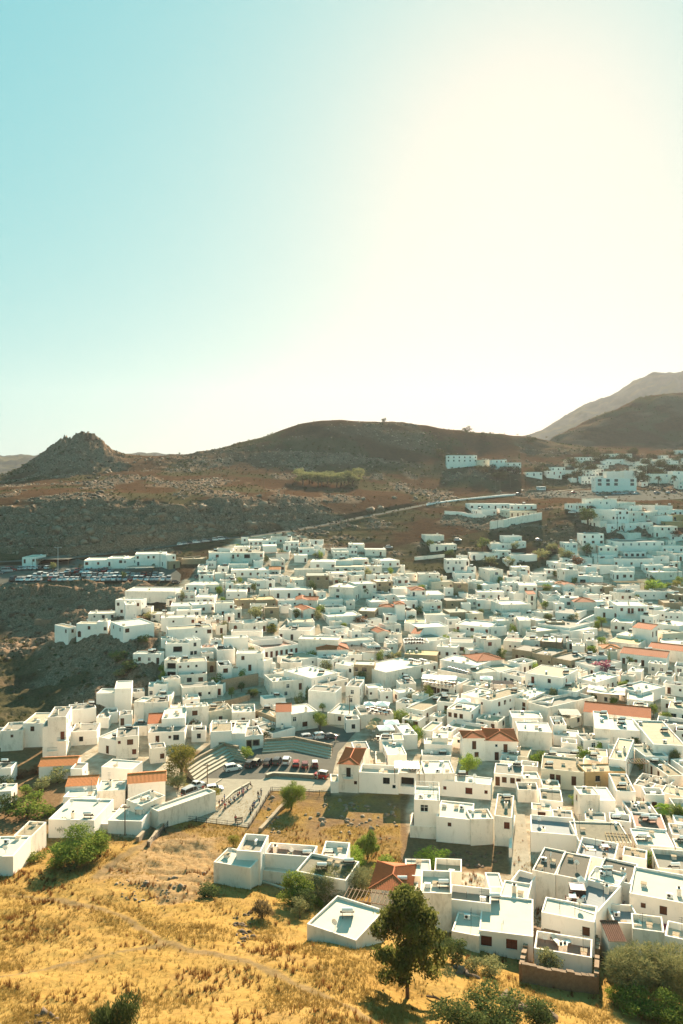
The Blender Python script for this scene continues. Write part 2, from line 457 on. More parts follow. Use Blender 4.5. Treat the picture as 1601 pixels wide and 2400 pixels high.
plot = poly_mask([(945, 1860), (960, 1945), (1205, 1960), (1200, 2060), (1040, 2050), (940, 2015)], PXG, PYG)
dry = smooth(150, 132, DD) * (1 - 0.55 * bench) * (1 - plot)
dry = np.maximum(dry, poly_mask([(600, 1840), (780, 1850), (940, 1860), (940, 1985), (900, 2010), (520, 1960), (480, 1970), (380, 1930), (600, 1850)], PXG, PYG) * smooth(0.38, 0.58, n_mid * 0.5 + 0.5 * fbm(XX / 4, YY / 4, 3, 8)) * 0.75)
upland = (DD > 425) * smooth(0.62, 0.38, rock + 0.5 * (n_big - 0.5))
scrub = smooth(0.50, 0.66, fbm(XX / 30, YY / 24, 5, 101)) * (DD > 200)
scrub = np.maximum(scrub, 0.9 * poly_mask([(850, 1290), (1060, 1260), (1350, 1200), (1345, 1270), (1050, 1340), (930, 1345)], PXG, PYG) * smooth(0.3, 0.6, n_mid))
scrub = np.maximum(scrub, poly_mask([(1080, 1110), (1330, 1075), (1420, 1075), (1600, 1090), (1600, 1140), (1100, 1150)], PXG, PYG) * smooth(0.35, 0.6, n_mid))
def flatten(poly_world, zf, soft=3.0):
    """press the terrain to height zf(x, y) inside a world polygon"""
    global GZ
    xs = [p[0] for p in poly_world]; ys = [p[1] for p in poly_world]
    pm = poly_mask([(p[0], p[1]) for p in poly_world], XX, YY)
    d = np.full(XX.shape, 1e9)
    for a, b in zip(poly_world, poly_world[1:] + poly_world[:1]):
        dx, dy = b[0] - a[0], b[1] - a[1]
        t = np.clip(((XX - a[0]) * dx + (YY - a[1]) * dy) / (dx * dx + dy * dy + 1e-9), 0, 1)
        d = np.minimum(d, np.hypot(XX - a[0] - t * dx, YY - a[1] - t * dy))
    w = np.where(pm, 1.0, smooth(soft, 0.3, d))
    GZ = GZ * (1 - w) + zf(XX, YY) * w

SHEETS = []
def sheet_poly(name, pix, m, lift=0.05, soft=2.5, z=None, near=60):
    """a paved sheet given by photo pixels on the ground; the terrain under it is pressed to its plane"""
    P = [hit(px, py, 0, near) if z is None else onplane(px, py, z) for px, py in pix]
    A = np.array([[p.x, p.y, 1] for p in P]); zz = np.array([p.z for p in P])
    c = np.linalg.lstsq(A, zz, rcond=None)[0] if z is None else np.array([0, 0, z])
    zf = lambda x, y: c[0] * x + c[1] * y + c[2]
    flatten([(p.x, p.y) for p in P], lambda x, y: zf(x, y) - 0.12, soft)
    SHEETS.append((name, [(p.x, p.y, zf(p.x, p.y) - 0.12 + lift) for p in P], m, zf))
    return zf

asphalt = mat('asphalt', (0.155, 0.14, 0.115), 0.9, 0.25, 0.35, spec=0.0, bump=0.2, bscale=8, stain=((0.10, 0.09, 0.08), 0.5, 0.55, 0.5))
paving = mat('paving', (0.34, 0.295, 0.225), 0.9, 0.22, 0.8, spec=0.0, bump=0.2, bscale=6, stain=((0.25, 0.22, 0.18), 1.0, 0.6, 0.4))
plaza_dark = mat('plaza_dark', (0.30, 0.275, 0.225), 0.9, 0.2, 0.8, spec=0.0, bump=0.2, bscale=8)
SQ = [(440, 1838), (560, 1775), (640, 1742), (690, 1722), (700, 1700), (760, 1695), (835, 1712), (792, 1765), (778, 1822), (640, 1812), (566, 1850), (438, 1872)]
zsq = sheet_poly('square', SQ, asphalt, 0.05, 3)
zpl = sheet_poly('plaza', [(420, 1882), (470, 1832), (524, 1800), (640, 1818), (780, 1830), (780, 1856), (634, 1850), (582, 1938), (400, 1916)], paving, 0.09, 1.5)
zlot = sheet_poly('car_park', [(-160, 1362), (8, 1364), (120, 1366), (270, 1364), (400, 1362), (420, 1368), (425, 1345), (400, 1325), (200, 1320), (150, 1300), (30, 1312), (-160, 1318)], asphalt, 0.05, 2)
zlot2 = sheet_poly('upper_car_park', [(1250, 1166), (1340, 1168), (1460, 1172), (1640, 1170), (1640, 1150), (1440, 1146), (1260, 1150)], asphalt, 0.05, 3)
# road up the hill: a strip along its centre line
def strip(name, pix, width, m, lift, near=60):
    P = [hit(px, py, 0, near) for px, py in pix]
    Q = []
    for a, b in zip(P[:-1], P[1:]):
        n = max(2, int((b - a).length / 4))
        Q += [a.lerp(b, k / n) for k in range(n)]
    Q.append(P[-1])
    for _ in range(6):
        Q = [Q[0]] + [(Q[i - 1] + Q[i] * 2 + Q[i + 1]) / 4 for i in range(1, len(Q) - 1)] + [Q[-1]]
    global GZ
    best = np.full(XX.shape, 1e9); zb = np.zeros(XX.shape)
    for a, b in zip(Q[:-1], Q[1:]):
        dx, dy = b.x - a.x, b.y - a.y
        box = (XX > min(a.x, b.x) - 12) & (XX < max(a.x, b.x) + 12) & (YY > min(a.y, b.y) - 12) & (YY < max(a.y, b.y) + 12)
        if not box.any(): continue
        t = np.clip(((XX[box] - a.x) * dx + (YY[box] - a.y) * dy) / (dx * dx + dy * dy + 1e-9), 0, 1)
        d = np.hypot(XX[box] - a.x - t * dx, YY[box] - a.y - t * dy)
        zz = a.z + (b.z - a.z) * t
        cur = best[box]; upd = d < cur
        cur[upd] = d[upd]; best[box] = cur
        zc = zb[box]; zc[upd] = zz[upd]; zb[box] = zc
    w = smooth(width * 0.5 + 4, width * 0.5 + 0.5, best)
    GZ = GZ * (1 - w) + (zb - 0.12) * w
    L, R = [], []
    for i, p in enumerate(Q):
        t = (Q[min(i + 1, len(Q) - 1)] - Q[max(i - 1, 0)]); t.z = 0; t.normalize()
        n = Vector((-t.y, t.x, 0)) * (width / 2)
        L.append(p + n + Vector((0, 0, lift - 0.12))); R.append(p - n + Vector((0, 0, lift - 0.12)))
    b = MB()
    for i in range(len(Q) - 1):
        b.face([R[i], R[i + 1], L[i + 1], L[i]])
    tag(b.build(name, m), kind='structure')
    return Q
ROAD = strip('road', [(-60, 1318), (120, 1312), (250, 1298), (420, 1277), (520, 1264), (700, 1241), (850, 1212), (1000, 1182), (1080, 1172), (1150, 1164), (1250, 1157)], 7.5, asphalt, 0.10)
ROAD2 = strip('side_road', [(1250, 1156), (1330, 1148), (1440, 1140), (1620, 1135)], 6.0, paving, 0.10)
TRACK = strip('track', [(1330, 1094), (1336, 1085), (1322, 1080), (1345, 1072)], 6.0, paving, 0.10)
ALLEY = strip('alley', [(1222, 2100), (1226, 2030), (1212, 1985), (1213, 1930), (1210, 1905)], 3.2, paving, 0.10)

# terrain mesh and its material
nr, nc = GZ.shape
vv = np.stack([XX.ravel(), YY.ravel(), GZ.ravel()], 1)
idx = np.arange(nr * nc).reshape(nr, nc)
ff = np.stack([idx[:-1, :-1].ravel(), idx[:-1, 1:].ravel(), idx[1:, 1:].ravel(), idx[1:, :-1].ravel()], 1)

def terrain_material():
    m = bpy.data.materials.new('terrain'); t = nt(m); N, L = t.nodes, t.links
    p = N['Principled BSDF']; p.inputs['Roughness'].default_value = 0.95; p.inputs['Specular IOR Level'].default_value = 0.0
    pos = N.new('ShaderNodeNewGeometry').outputs['Position']
    def noise(s, d=6, r=0.6):
        n = N.new('ShaderNodeTexNoise'); n.inputs['Scale'].default_value = s; n.inputs['Detail'].default_value = d; n.inputs['Roughness'].default_value = r
        L.new(pos, n.inputs['Vector']); return n.outputs[0]
    def rng(x, a, b):
        r = N.new('ShaderNodeMapRange'); r.inputs[1].default_value = a; r.inputs[2].default_value = b; L.new(x, r.inputs[0]); return r.outputs[0]
    def mix(f, a, b):
        x = N.new('ShaderNodeMix'); x.data_type = 'RGBA'
        if isinstance(f, float): x.inputs[0].default_value = f
        else: L.new(f, x.inputs[0])
        for i, c in ((6, a), (7, b)):
            if isinstance(c, tuple): x.inputs[i].default_value = c + (1,)
            else: L.new(c, x.inputs[i])
        return x.outputs[2]
    def mul(a, b):
        x = N.new('ShaderNodeMath'); x.operation = 'MULTIPLY'; L.new(a, x.inputs[0])
        if isinstance(b, float): x.inputs[1].default_value = b
        else: L.new(b, x.inputs[1])
        return x.outputs[0]
    def attr(n):
        a = N.new('ShaderNodeAttribute'); a.attribute_name = n; return a.outputs['Fac']
    n1, n2, n3, n4 = noise(0.05), noise(0.35), noise(1.6), noise(6.0, 4)
    earth = mix(rng(n2, 0.35, 0.65), (0.048, 0.029, 0.017), (0.078, 0.048, 0.029))
    earth = mix(mul(rng(n3, 0.5, 0.7), 0.5), earth, (0.035, 0.024, 0.016))
    grass = mix(rng(n2, 0.3, 0.7), (0.31, 0.198, 0.062), (0.26, 0.152, 0.045))
    grass = mix(mul(rng(n3, 0.52, 0.68), 0.55), grass, (0.20, 0.105, 0.03))
    grass = mix(mul(rng(noise(0.13), 0.54, 0.66), 0.6), grass, (0.22, 0.135, 0.055))
    grass = mix(mul(rng(n1, 0.50, 0.72), 0.45), grass, (0.33, 0.205, 0.08))
    rockc = mix(rng(n3, 0.35, 0.65), (0.095, 0.060, 0.039), (0.30, 0.200, 0.132))
    rockc = mix(mul(rng(n2, 0.5, 0.68), 0.6), rockc, (0.135, 0.08, 0.047))
    rockc = mix(mul(rng(n4, 0.55, 0.7), 0.6), rockc, (0.05, 0.04, 0.03))  # crevice shade put into the rock colour as dark flecks
    shrub = mix(rng(n3, 0.4, 0.6), (0.052, 0.052, 0.026), (0.10, 0.085, 0.045))
    pave = mix(rng(n2, 0.35, 0.65), (0.44, 0.38, 0.29), (0.26, 0.205, 0.14))
    pth = mix(rng(n3, 0.35, 0.65), (0.17, 0.12, 0.07), (0.115, 0.085, 0.052))
    earth = mix(attr('near'), earth, mix(rng(n3, 0.35, 0.65), (0.20, 0.125, 0.066), (0.135, 0.082, 0.045)))
    plateau = mix(rng(n2, 0.3, 0.7), (0.098, 0.054, 0.029), (0.056, 0.033, 0.020))
    c = mix(attr('upland'), earth, plateau)
    c = mix(attr('faraway'), c, mix(rng(noise(0.012), 0.4, 0.6), (0.028, 0.034, 0.032), (0.05, 0.052, 0.045)))  # far hills: dark scrub, with the blue of haze put into the colour
    c = mix(attr('dry'), c, grass)
    c = mix(mul(attr('scrub'), 0.8), c, shrub)
    c = mix(attr('rock'), c, rockc)
    c = mix(mul(attr('bench'), 0.5), c, mix(rng(n3, 0.4, 0.6), (0.34, 0.235, 0.13), (0.22, 0.135, 0.07)))
    c = mix(mul(attr('path'), 0.68), c, pth)
    c = mix(attr('town'), c, pave)
    L.new(c, p.inputs['Base Color'])
    bp = N.new('ShaderNodeBump'); bp.inputs['Strength'].default_value = 0.6; bp.inputs['Distance'].default_value = 0.25
    ad = N.new('ShaderNodeMath'); ad.operation = 'ADD'; L.new(n3, ad.inputs[0]); L.new(mul(n2, 2.0), ad.inputs[1])
    L.new(ad.outputs[0], bp.inputs['Height']); L.new(bp.outputs[0], p.inputs['Normal'])
    return m
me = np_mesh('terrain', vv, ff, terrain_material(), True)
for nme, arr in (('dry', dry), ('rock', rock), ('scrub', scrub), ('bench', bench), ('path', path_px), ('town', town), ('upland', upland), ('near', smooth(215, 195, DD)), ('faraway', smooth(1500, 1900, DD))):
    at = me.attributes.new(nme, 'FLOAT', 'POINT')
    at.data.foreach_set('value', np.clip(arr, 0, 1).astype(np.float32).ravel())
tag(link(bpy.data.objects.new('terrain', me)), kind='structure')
for name, pts, m, zf in SHEETS:
    b = MB()
    b.face(pts if sum((pts[i][0] * pts[(i + 1) % len(pts)][1] - pts[(i + 1) % len(pts)][0] * pts[i][1]) for i in range(len(pts))) > 0 else pts[::-1])
    tag(b.build(name, m), kind='structure')
# ------------------------------------------------------------------ houses: materials
white1 = mat('whitewash', (0.935, 0.835, 0.735), 0.9, 0.05, 0.5, bump=0.25, bscale=3.0, objrand=0.045, stretch=(1, 1, 0.4), stain=((0.62, 0.53, 0.42), 0.8, 0.54, 0.45))
white2 = mat('old_whitewash', (0.88, 0.77, 0.65), 0.9, 0.09, 0.6, bump=0.35, bscale=3.0, objrand=0.05, stretch=(1, 1, 0.4), stain=((0.50, 0.41, 0.30), 0.9, 0.51, 0.6))
cream = mat('cream_plaster', (0.66, 0.585, 0.45), 0.9, 0.14, 0.7, bump=0.3, bscale=3.0, objrand=0.06, stain=((0.40, 0.33, 0.24), 0.8, 0.55, 0.6))
stone_w = mat('honey_stone', (0.40, 0.305, 0.195), 0.92, 0.0, 2.2, col2=(0.27, 0.20, 0.125), bump=0.7, bscale=2.6, objrand=0.08, stain=((0.16, 0.12, 0.08), 1.3, 0.58, 0.6))
stone_b = mat('brown_stone', (0.27, 0.185, 0.12), 0.92, 0.0, 2.2, col2=(0.19, 0.125, 0.08), bump=0.7, bscale=2.6, objrand=0.08, stain=((0.10, 0.075, 0.05), 1.3, 0.58, 0.6))
ochre_w = mat('ochre_plaster', (0.50, 0.33, 0.16), 0.9, 0.2, 0.8, bump=0.3, bscale=3.0, stain=((0.3, 0.2, 0.1), 0.9, 0.56, 0.6))
WALLM = {'W': white1, 'V': white2, 'C': cream, 'S': stone_w, 'B': stone_b, 'O': ochre_w}
ROOFM = {
    'w': mat('roof_white', (0.55, 0.495, 0.395), 0.9, 0.10, 0.5, bump=0.2, bscale=5, objrand=0.06, stain=((0.46, 0.42, 0.33), 0.45, 0.53, 0.6)),
    'c': mat('roof_cream', (0.43, 0.355, 0.245), 0.92, 0.15, 0.6, bump=0.25, bscale=5, objrand=0.08, stain=((0.33, 0.28, 0.20), 0.6, 0.52, 0.65)),
    'g': mat('roof_grey', (0.25, 0.225, 0.18), 0.92, 0.18, 0.6, bump=0.25, bscale=5, objrand=0.10, stain=((0.22, 0.20, 0.165), 0.6, 0.53, 0.6)),
    'o': mat('roof_ochre', (0.50, 0.36, 0.17), 0.92, 0.2, 0.6, bump=0.25, bscale=5, objrand=0.08, stain=((0.28, 0.21, 0.12), 0.5, 0.53, 0.6)),
    'k': mat('roof_gravel', (0.16, 0.138, 0.105), 0.95, 0.35, 9.0, bump=0.8, bscale=14, stain=((0.11, 0.10, 0.08), 0.9, 0.55, 0.5)),
    'b': mat('roof_old_beige', (0.34, 0.27, 0.175), 0.95, 0.35, 1.2, bump=0.5, bscale=6, objrand=0.06, stain=((0.20, 0.165, 0.12), 1.1, 0.52, 0.7)),
    'p': mat('roof_patched', (0.23, 0.20, 0.14), 0.95, 0.3, 1.2, bump=0.5, bscale=5, stain=((0.05, 0.05, 0.035), 1.7, 0.60, 0.85)),
    't': mat('terrace_tiles', (0.33, 0.185, 0.13), 0.85, 0.2, 2.0, bump=0.2, bscale=6),
    'd': mat('terrace_deck', (0.25, 0.26, 0.26), 0.8, 0.2, 1.0, stretch=(0.3, 4, 1), bump=0.2, bscale=6),
    'n': mat('roof_green_grey', (0.24, 0.255, 0.20), 0.92, 0.2, 0.8, bump=0.25, bscale=5),
}
terracotta = mat('terracotta', (0.50, 0.145, 0.05), 0.85, 0.25, 3.0, col2=(0.40, 0.11, 0.04), bump=0.3, bscale=9, objrand=0.12, stain=((0.20, 0.08, 0.045), 1.3, 0.56, 0.6))
terra_light = mat('terracotta_bright', (0.58, 0.20, 0.065), 0.85, 0.2, 3.0, bump=0.3, bscale=9, stain=((0.35, 0.13, 0.06), 1.3, 0.58, 0.5))
terra_brown = mat('terracotta_brown', (0.24, 0.105, 0.065), 0.85, 0.3, 3.0, bump=0.3, bscale=9, stain=((0.12, 0.06, 0.04), 1.3, 0.56, 0.6))
wood_b = mat('brown_wood', (0.105, 0.045, 0.024), 0.6, 0.25, 3.0, objrand=0.3)
wood_r = mat('red_brown_wood', (0.16, 0.045, 0.024), 0.6, 0.25, 3.0, objrand=0.3)
wood_d = mat('dark_wood', (0.045, 0.03, 0.022), 0.6, 0.2, 3.0)
wood_t = mat('blue_grey_wood', (0.06, 0.085, 0.095), 0.6, 0.2, 3.0)
glass = mat('window_glass', (0.020, 0.024, 0.026), 0.08, spec=0.5)
inside = mat('interior_shade', (0.03, 0.026, 0.022), 0.95)  # near-black backs of openings; the shade inside is put into the colour
frame_w = mat('white_frame', (0.75, 0.74, 0.70), 0.6)
frame_s = mat('stone_frame', (0.42, 0.31, 0.20), 0.9, 0.2, 3.0)
metal = mat('grey_metal', (0.42, 0.43, 0.43), 0.45, 0.1, 3.0, metallic=0.3)
dark_metal = mat('dark_iron', (0.045, 0.04, 0.035), 0.6)
plastic_w = mat('white_plastic', (0.72, 0.72, 0.69), 0.5)
canvas = mat('canvas', (0.74, 0.70, 0.60), 0.9, 0.08, 0.8)
canvas_w = mat('white_canvas', (0.80, 0.79, 0.75), 0.9, 0.05, 0.8)
reed = mat('reed_thatch', (0.42, 0.30, 0.15), 0.95, 0.35, 6.0, bump=0.6, bscale=20)
timber = mat('weathered_timber', (0.21, 0.135, 0.08), 0.85, 0.3, 3.0, stretch=(1, 1, 0.2))
black_cloth = mat('black_canvas', (0.03, 0.033, 0.036), 0.9)

OPEN = {'s': (0.66, 0.72, 1.15), 'w': (0.98, 1.2, 0.8), 'W': (1.42, 1.3, 0.75), 'd': (0.95, 1.95, 0.0), 'a': (1.2, 2.1, 0.0), 'B': (2.8, 1.9, 0.1), 'L': (2.5, 1.8, 0.3), 'D': (1.1, 2.1, 0.0), 'A': (1.5, 2.6, 0.0)}
_wm = {}
def opening_mesh(kind, style, detail):
    """a window or door as a mesh in the opening: origin at the sill centre, y into the wall"""
    key = (kind, style, detail)
    if key in _wm: return _wm[key]
    w, h, _s = OPEN[kind]
    fr = {'b': wood_b, 'r': wood_r, 'd': wood_d, 't': wood_t, 'w': frame_w}[style]
    b = MB(); c = MB()
    t = 0.07
    x0, x1 = -w / 2 + 0.004, w / 2 - 0.004
    y0, y1 = 0.06, 0.13
    b.box(x0, x0 + t, y0, y1, 0.004, h - 0.004, 0); b.box(x1 - t, x1, y0, y1, 0.004, h - 0.004, 0)
    b.box(x0 + t, x1 - t, y0, y1, h - t, h - 0.004, 0); b.box(x0 + t, x1 - t, y0, y1, 0.004, t, 0)
    if kind in 'wWsL':
        n = 2 if kind in 'wW' else (1 if kind == 's' else 3)
        for k in range(1, n):
            xm = x0 + (x1 - x0) * k / n
            b.box(xm - 0.03, xm + 0.03, y0 + 0.005, y1 - 0.005, t, h - t, 0)
        if kind != 's': b.box(x0 + t, x1 - t, y0 + 0.01, y1 - 0.01, h * 0.62, h * 0.62 + 0.05, 0)
        if kind != 's': b.box(x0 - 0.08, x1 + 0.08, -0.07, 0.055, -0.075, -0.006, 2, True)
    tgt = c if detail else b
    gi = 0 if detail else 1
    shut = style in 'br' and kind in 'wWs'
    if kind in 'daDA':
        tgt.box(x0 + t, x1 - t, y0 + 0.02, y1 + 0.02, t, h - t, 0 if detail else 0)
        tgt.box(x0 + t + 0.12, -0.05, y0 + 0.005, y0 + 0.02, 0.25, h * 0.42, 0); tgt.box(0.05, x1 - t - 0.12, y0 + 0.005, y0 + 0.02, 0.25, h * 0.42, 0)
        tgt.box(x0 + t + 0.12, -0.05, y0 + 0.005, y0 + 0.02, h * 0.5, h * 0.86, 0); tgt.box(0.05, x1 - t - 0.12, y0 + 0.005, y0 + 0.02, h * 0.5, h * 0.86, 0)
        cm = fr
    elif shut:
        tgt.box(x0 + t, -0.015, y0 + 0.015, y1, t, h - t, 0); tgt.box(0.015, x1 - t, y0 + 0.015, y1, t, h - t, 0)
        cm = fr
    else:
        tgt.face([(x0 + t, y1, t), (x1 - t, y1, t), (x1 - t, y1, h - t), (x0 + t, y1, h - t)], gi)
        cm = glass
    if not detail: mesh = b.mesh('window_mesh', [fr, glass, white2]); ch = None
    else: mesh = b.mesh('window_mesh', [fr, glass, white2]); ch = (c.mesh('pane_mesh', [cm]), 'leaf' if kind in 'daDA' else ('shutter' if shut else 'pane'))
    _wm[key] = (mesh, ch)
    return _wm[key]

def facade(mb, P0, P1, z0, z1, openings, rec=0.16, mi=0):
    """a wall plane from P0 to P1 (seen from outside with P0 on the left) pierced by recessed openings (u0, u1, v0, v1)"""
    L = math.hypot(P1[0] - P0[0], P1[1] - P0[1])
    dx, dy = (P1[0] - P0[0]) / L, (P1[1] - P0[1]) / L
    nx, ny = -dy, dx                       # points into the building
    pt = lambda u, v, q=0.0: (P0[0] + dx * u + nx * q, P0[1] + dy * u + ny * q, v)
    us = sorted({0.0, L} | {o[0] for o in openings} | {o[1] for o in openings})
    vs = sorted({z0, z1} | {o[2] for o in openings} | {o[3] for o in openings})
    for i in range(len(us) - 1):
        run = None
        for j in range(len(vs) - 1):
            uc, vc = (us[i] + us[i + 1]) / 2, (vs[j] + vs[j + 1]) / 2
            hole = any(o[0] < uc < o[1] and o[2] < vc < o[3] for o in openings)
            if not hole:
                if run is None: run = vs[j]
            if (hole or j == len(vs) - 2) and run is not None:
                top = vs[j] if hole else vs[j + 1]
                mb.face([pt(us[i], run), pt(us[i + 1], run), pt(us[i + 1], top), pt(us[i], top)], mi)
                run = None
    for o in openings:
        u0, u1, v0, v1 = o[:4]
        q = o[5] if len(o) > 5 else rec
        mb.face([pt(u0, v0), pt(u1, v0), pt(u1, v0, q), pt(u0, v0, q)], mi)
        mb.face([pt(u1, v1), pt(u0, v1), pt(u0, v1, q), pt(u1, v1, q)], mi)
        mb.face([pt(u0, v1), pt(u0, v0), pt(u0, v0, q), pt(u0, v1, q)], mi)
        mb.face([pt(u1, v0), pt(u1, v1), pt(u1, v1, q), pt(u1, v0, q)], mi)
        mb.face([pt(u0, v0, q), pt(u1, v0, q), pt(u1, v1, q), pt(u0, v1, q)], 1)
        if len(o) > 4 and o[4] in 'aA':           # arch: fill the two upper corners
            r = (u1 - u0) / 2; um = (u0 + u1) / 2; vs0 = v1 - r
            for sgn in (-1, 1):
                arc = [(um + sgn * r * math.cos(a), vs0 + r * math.sin(a)) for a in [math.pi / 2 * k / 4 for k in range(5)]]
                poly = [pt(um + sgn * r, v1, 0.004)] + [pt(u, v, 0.004) for u, v in arc]
                mb.face(poly if sgn > 0 else poly[::-1], mi)

def tile_roof(w, d, kind, m, over=0.25, pitch=0.27, fine=True):
    """corrugated barrel-tile roof for a w x d plan with its eaves at z = 0; kinds hip, gab (ridge along x), gaf (gable to the front), shed"""
    b = MB()
    per = 0.26 if fine else 0.6
    def slope(o, ux, uy, vx, vy, L, run, hipped):
        """strips from the eave line o + u*(ux,uy) up the slope towards (vx,vy)"""
        n = max(4, int(L / per) * 2)
        prev = None
        for i in range(n + 1):
            u = L * i / n
            top = min(run, u, L - u) if hipped else run
            top = max(top, 0.02)
            wv = (0.06 if i % 2 else 0.0)
            lo = (o[0] + ux * u, o[1] + uy * u, wv)
            hi = (o[0] + ux * u + vx * top, o[1] + uy * u + vy * top, top * pitch + wv)
            if prev is not None: b.face([prev[0], lo, hi, prev[1]])
            prev = (lo, hi)
    W, Dp = w + 2 * over, d + 2 * over
    x0, y0 = -W / 2, -Dp / 2
    if kind == 'hip':
        r = min(W, Dp) / 2
        slope((x0, y0), 1, 0, 0, 1, W, r, True); slope((x0 + W, y0), 0, 1, -1, 0, Dp, r, True)
        slope((x0 + W, y0 + Dp), -1, 0, 0, -1, W, r, True); slope((x0, y0 + Dp), 0, -1, 1, 0, Dp, r, True)
        if W >= Dp: ridge = [((x0 + r, 0), (x0 + W - r, 0))]
        else: ridge = [((0, y0 + r), (0, y0 + Dp - r))]
        zr = r * pitch
        rb = MB()
        for a, c in ridge:
            rb.tube([(a[0], a[1], zr + 0.03), (c[0], c[1], zr + 0.03)], 0.12, 6)
        for cx, cy in ((x0, y0), (x0 + W, y0), (x0 + W, y0 + Dp), (x0, y0 + Dp)):
            e = ridge[0][0] if (cx < 0 if W >= Dp else cy < 0) else ridge[0][1]
            rb.tube([(cx, cy, 0.05), (e[0], e[1], zr + 0.03)], 0.12, 6)
        return b, rb, zr
    if kind == 'gab':
        r = Dp / 2
        slope((x0, y0), 1, 0, 0, 1, W, r, False); slope((x0 + W, y0 + Dp), -1, 0, 0, -1, W, r, False)
        rb = MB(); rb.tube([(x0, 0, r * pitch + 0.04), (x0 + W, 0, r * pitch + 0.04)], 0.13, 6)
        return b, rb, r * pitch
    if kind == 'gaf':
        r = W / 2
        slope((x0 + W, y0), 0, 1, -1, 0, Dp, r, False); slope((x0, y0 + Dp), 0, -1, 1, 0, Dp, r, False)
        rb = MB(); rb.tube([(0, y0, r * pitch + 0.04), (0, y0 + Dp, r * pitch + 0.04)], 0.13, 6)
        return b, rb, r * pitch
    r = Dp
    slope((x0, y0), 1, 0, 0, 1, W, r, False)
    rb = MB(); rb.tube([(x0, y0 + Dp, r * pitch + 0.04), (x0 + W, y0 + Dp, r * pitch + 0.04)], 0.12, 6)
    return b, rb, r * pitch

_shared = {}
def shared(name, fn):
    if name not in _shared: _shared[name] = fn()
    return _shared[name]
def _ac():
    b = MB(); b.box(-0.42, 0.42, -0.17, 0.17, 0.08, 0.68, 0, True); b.box(-0.36, -0.3, -0.15, 0.15, 0, 0.08, 1); b.box(0.3, 0.36, -0.15, 0.15, 0, 0.08, 1)
    n = 10
    b.face([(-0.1 + 0.22 * math.cos(2 * math.pi * k / n), -0.175, 0.38 + 0.22 * math.sin(2 * math.pi * k / n)) for k in range(n)], 1)
    return b.mesh('air_conditioner', [plastic_w, dark_metal])
def _tank():
    b = MB()
    b.tube([(-0.7, 0, 1.15), (0.7, 0, 1.15)], 0.27, 10, 0)
    b.face([(-0.9, -1.1, 0.15), (0.9, -1.1, 0.15), (0.9, -0.15, 0.95), (-0.9, -0.15, 0.95)], 1); b.face([(-0.9, -0.15, 0.95), (0.9, -0.15, 0.95), (0.9, -1.1, 0.15), (-0.9, -1.1, 0.15)], 2)
    for x in (-0.6, 0.6): b.box(x - 0.03, x + 0.03, -0.03, 0.03, 0, 0.95, 2)
    return b.mesh('water_heater', [plastic_w, glass, dark_metal])
def _chim():
    b = MB(); b.box(-0.28, 0.28, -0.28, 0.28, 0, 1.0, 0); b.box(-0.36, 0.36, -0.36, 0.36, 1.0, 1.1, 0, True)
    b.box(-0.16, 0.16, -0.16, 0.16, 1.1, 1.3, 1)
    return b.mesh('chimney', [white2, inside])
def _vent():
    b = MB(); b.box(-0.35, 0.35, -0.35, 0.35, 0, 0.45, 0); b.box(-0.42, 0.42, -0.42, 0.42, 0.45, 0.52, 1, True)
    return b.mesh('roof_hatch', [white2, stone_w])
def _dish():
    b = MB()
    b.tube([(0, 0, 0), (0, 0, 0.9)], 0.025, 5, 1)
    rings = [(0.02, 0.0), (0.22, 0.03), (0.40, 0.1)]
    n = 10
    for (r0, h0_), (r1, h1_) in zip(rings[:-1], rings[1:]):
        for k in range(n):
            a0, a1 = 2 * math.pi * k / n, 2 * math.pi * (k + 1) / n
            b.face([(r0 * math.cos(a0), -0.1 - h0_, 0.95 + r0 * math.sin(a0)), (r1 * math.cos(a0), -0.1 - h1_, 0.95 + r1 * math.sin(a0)), (r1 * math.cos(a1), -0.1 - h1_, 0.95 + r1 * math.sin(a1)), (r0 * math.cos(a1), -0.1 - h0_, 0.95 + r0 * math.sin(a1))], 0)
    return b.mesh('satellite_dish', [plastic_w, dark_metal])
def _mast():
    b = MB(); b.tube([(0, 0, 0), (0, 0, 2.6)], 0.025, 5)
    for z in (1.9, 2.2, 2.5): b.tube([(-0.4, 0, z), (0.4, 0, z)], 0.015, 4)
    return b.mesh('antenna', [dark_metal])
EXTRAS = {'chimney': _chim, 'air_conditioner': _ac, 'water_heater': _tank, 'roof_hatch': _vent, 'satellite_dish': _dish, 'antenna': _mast}

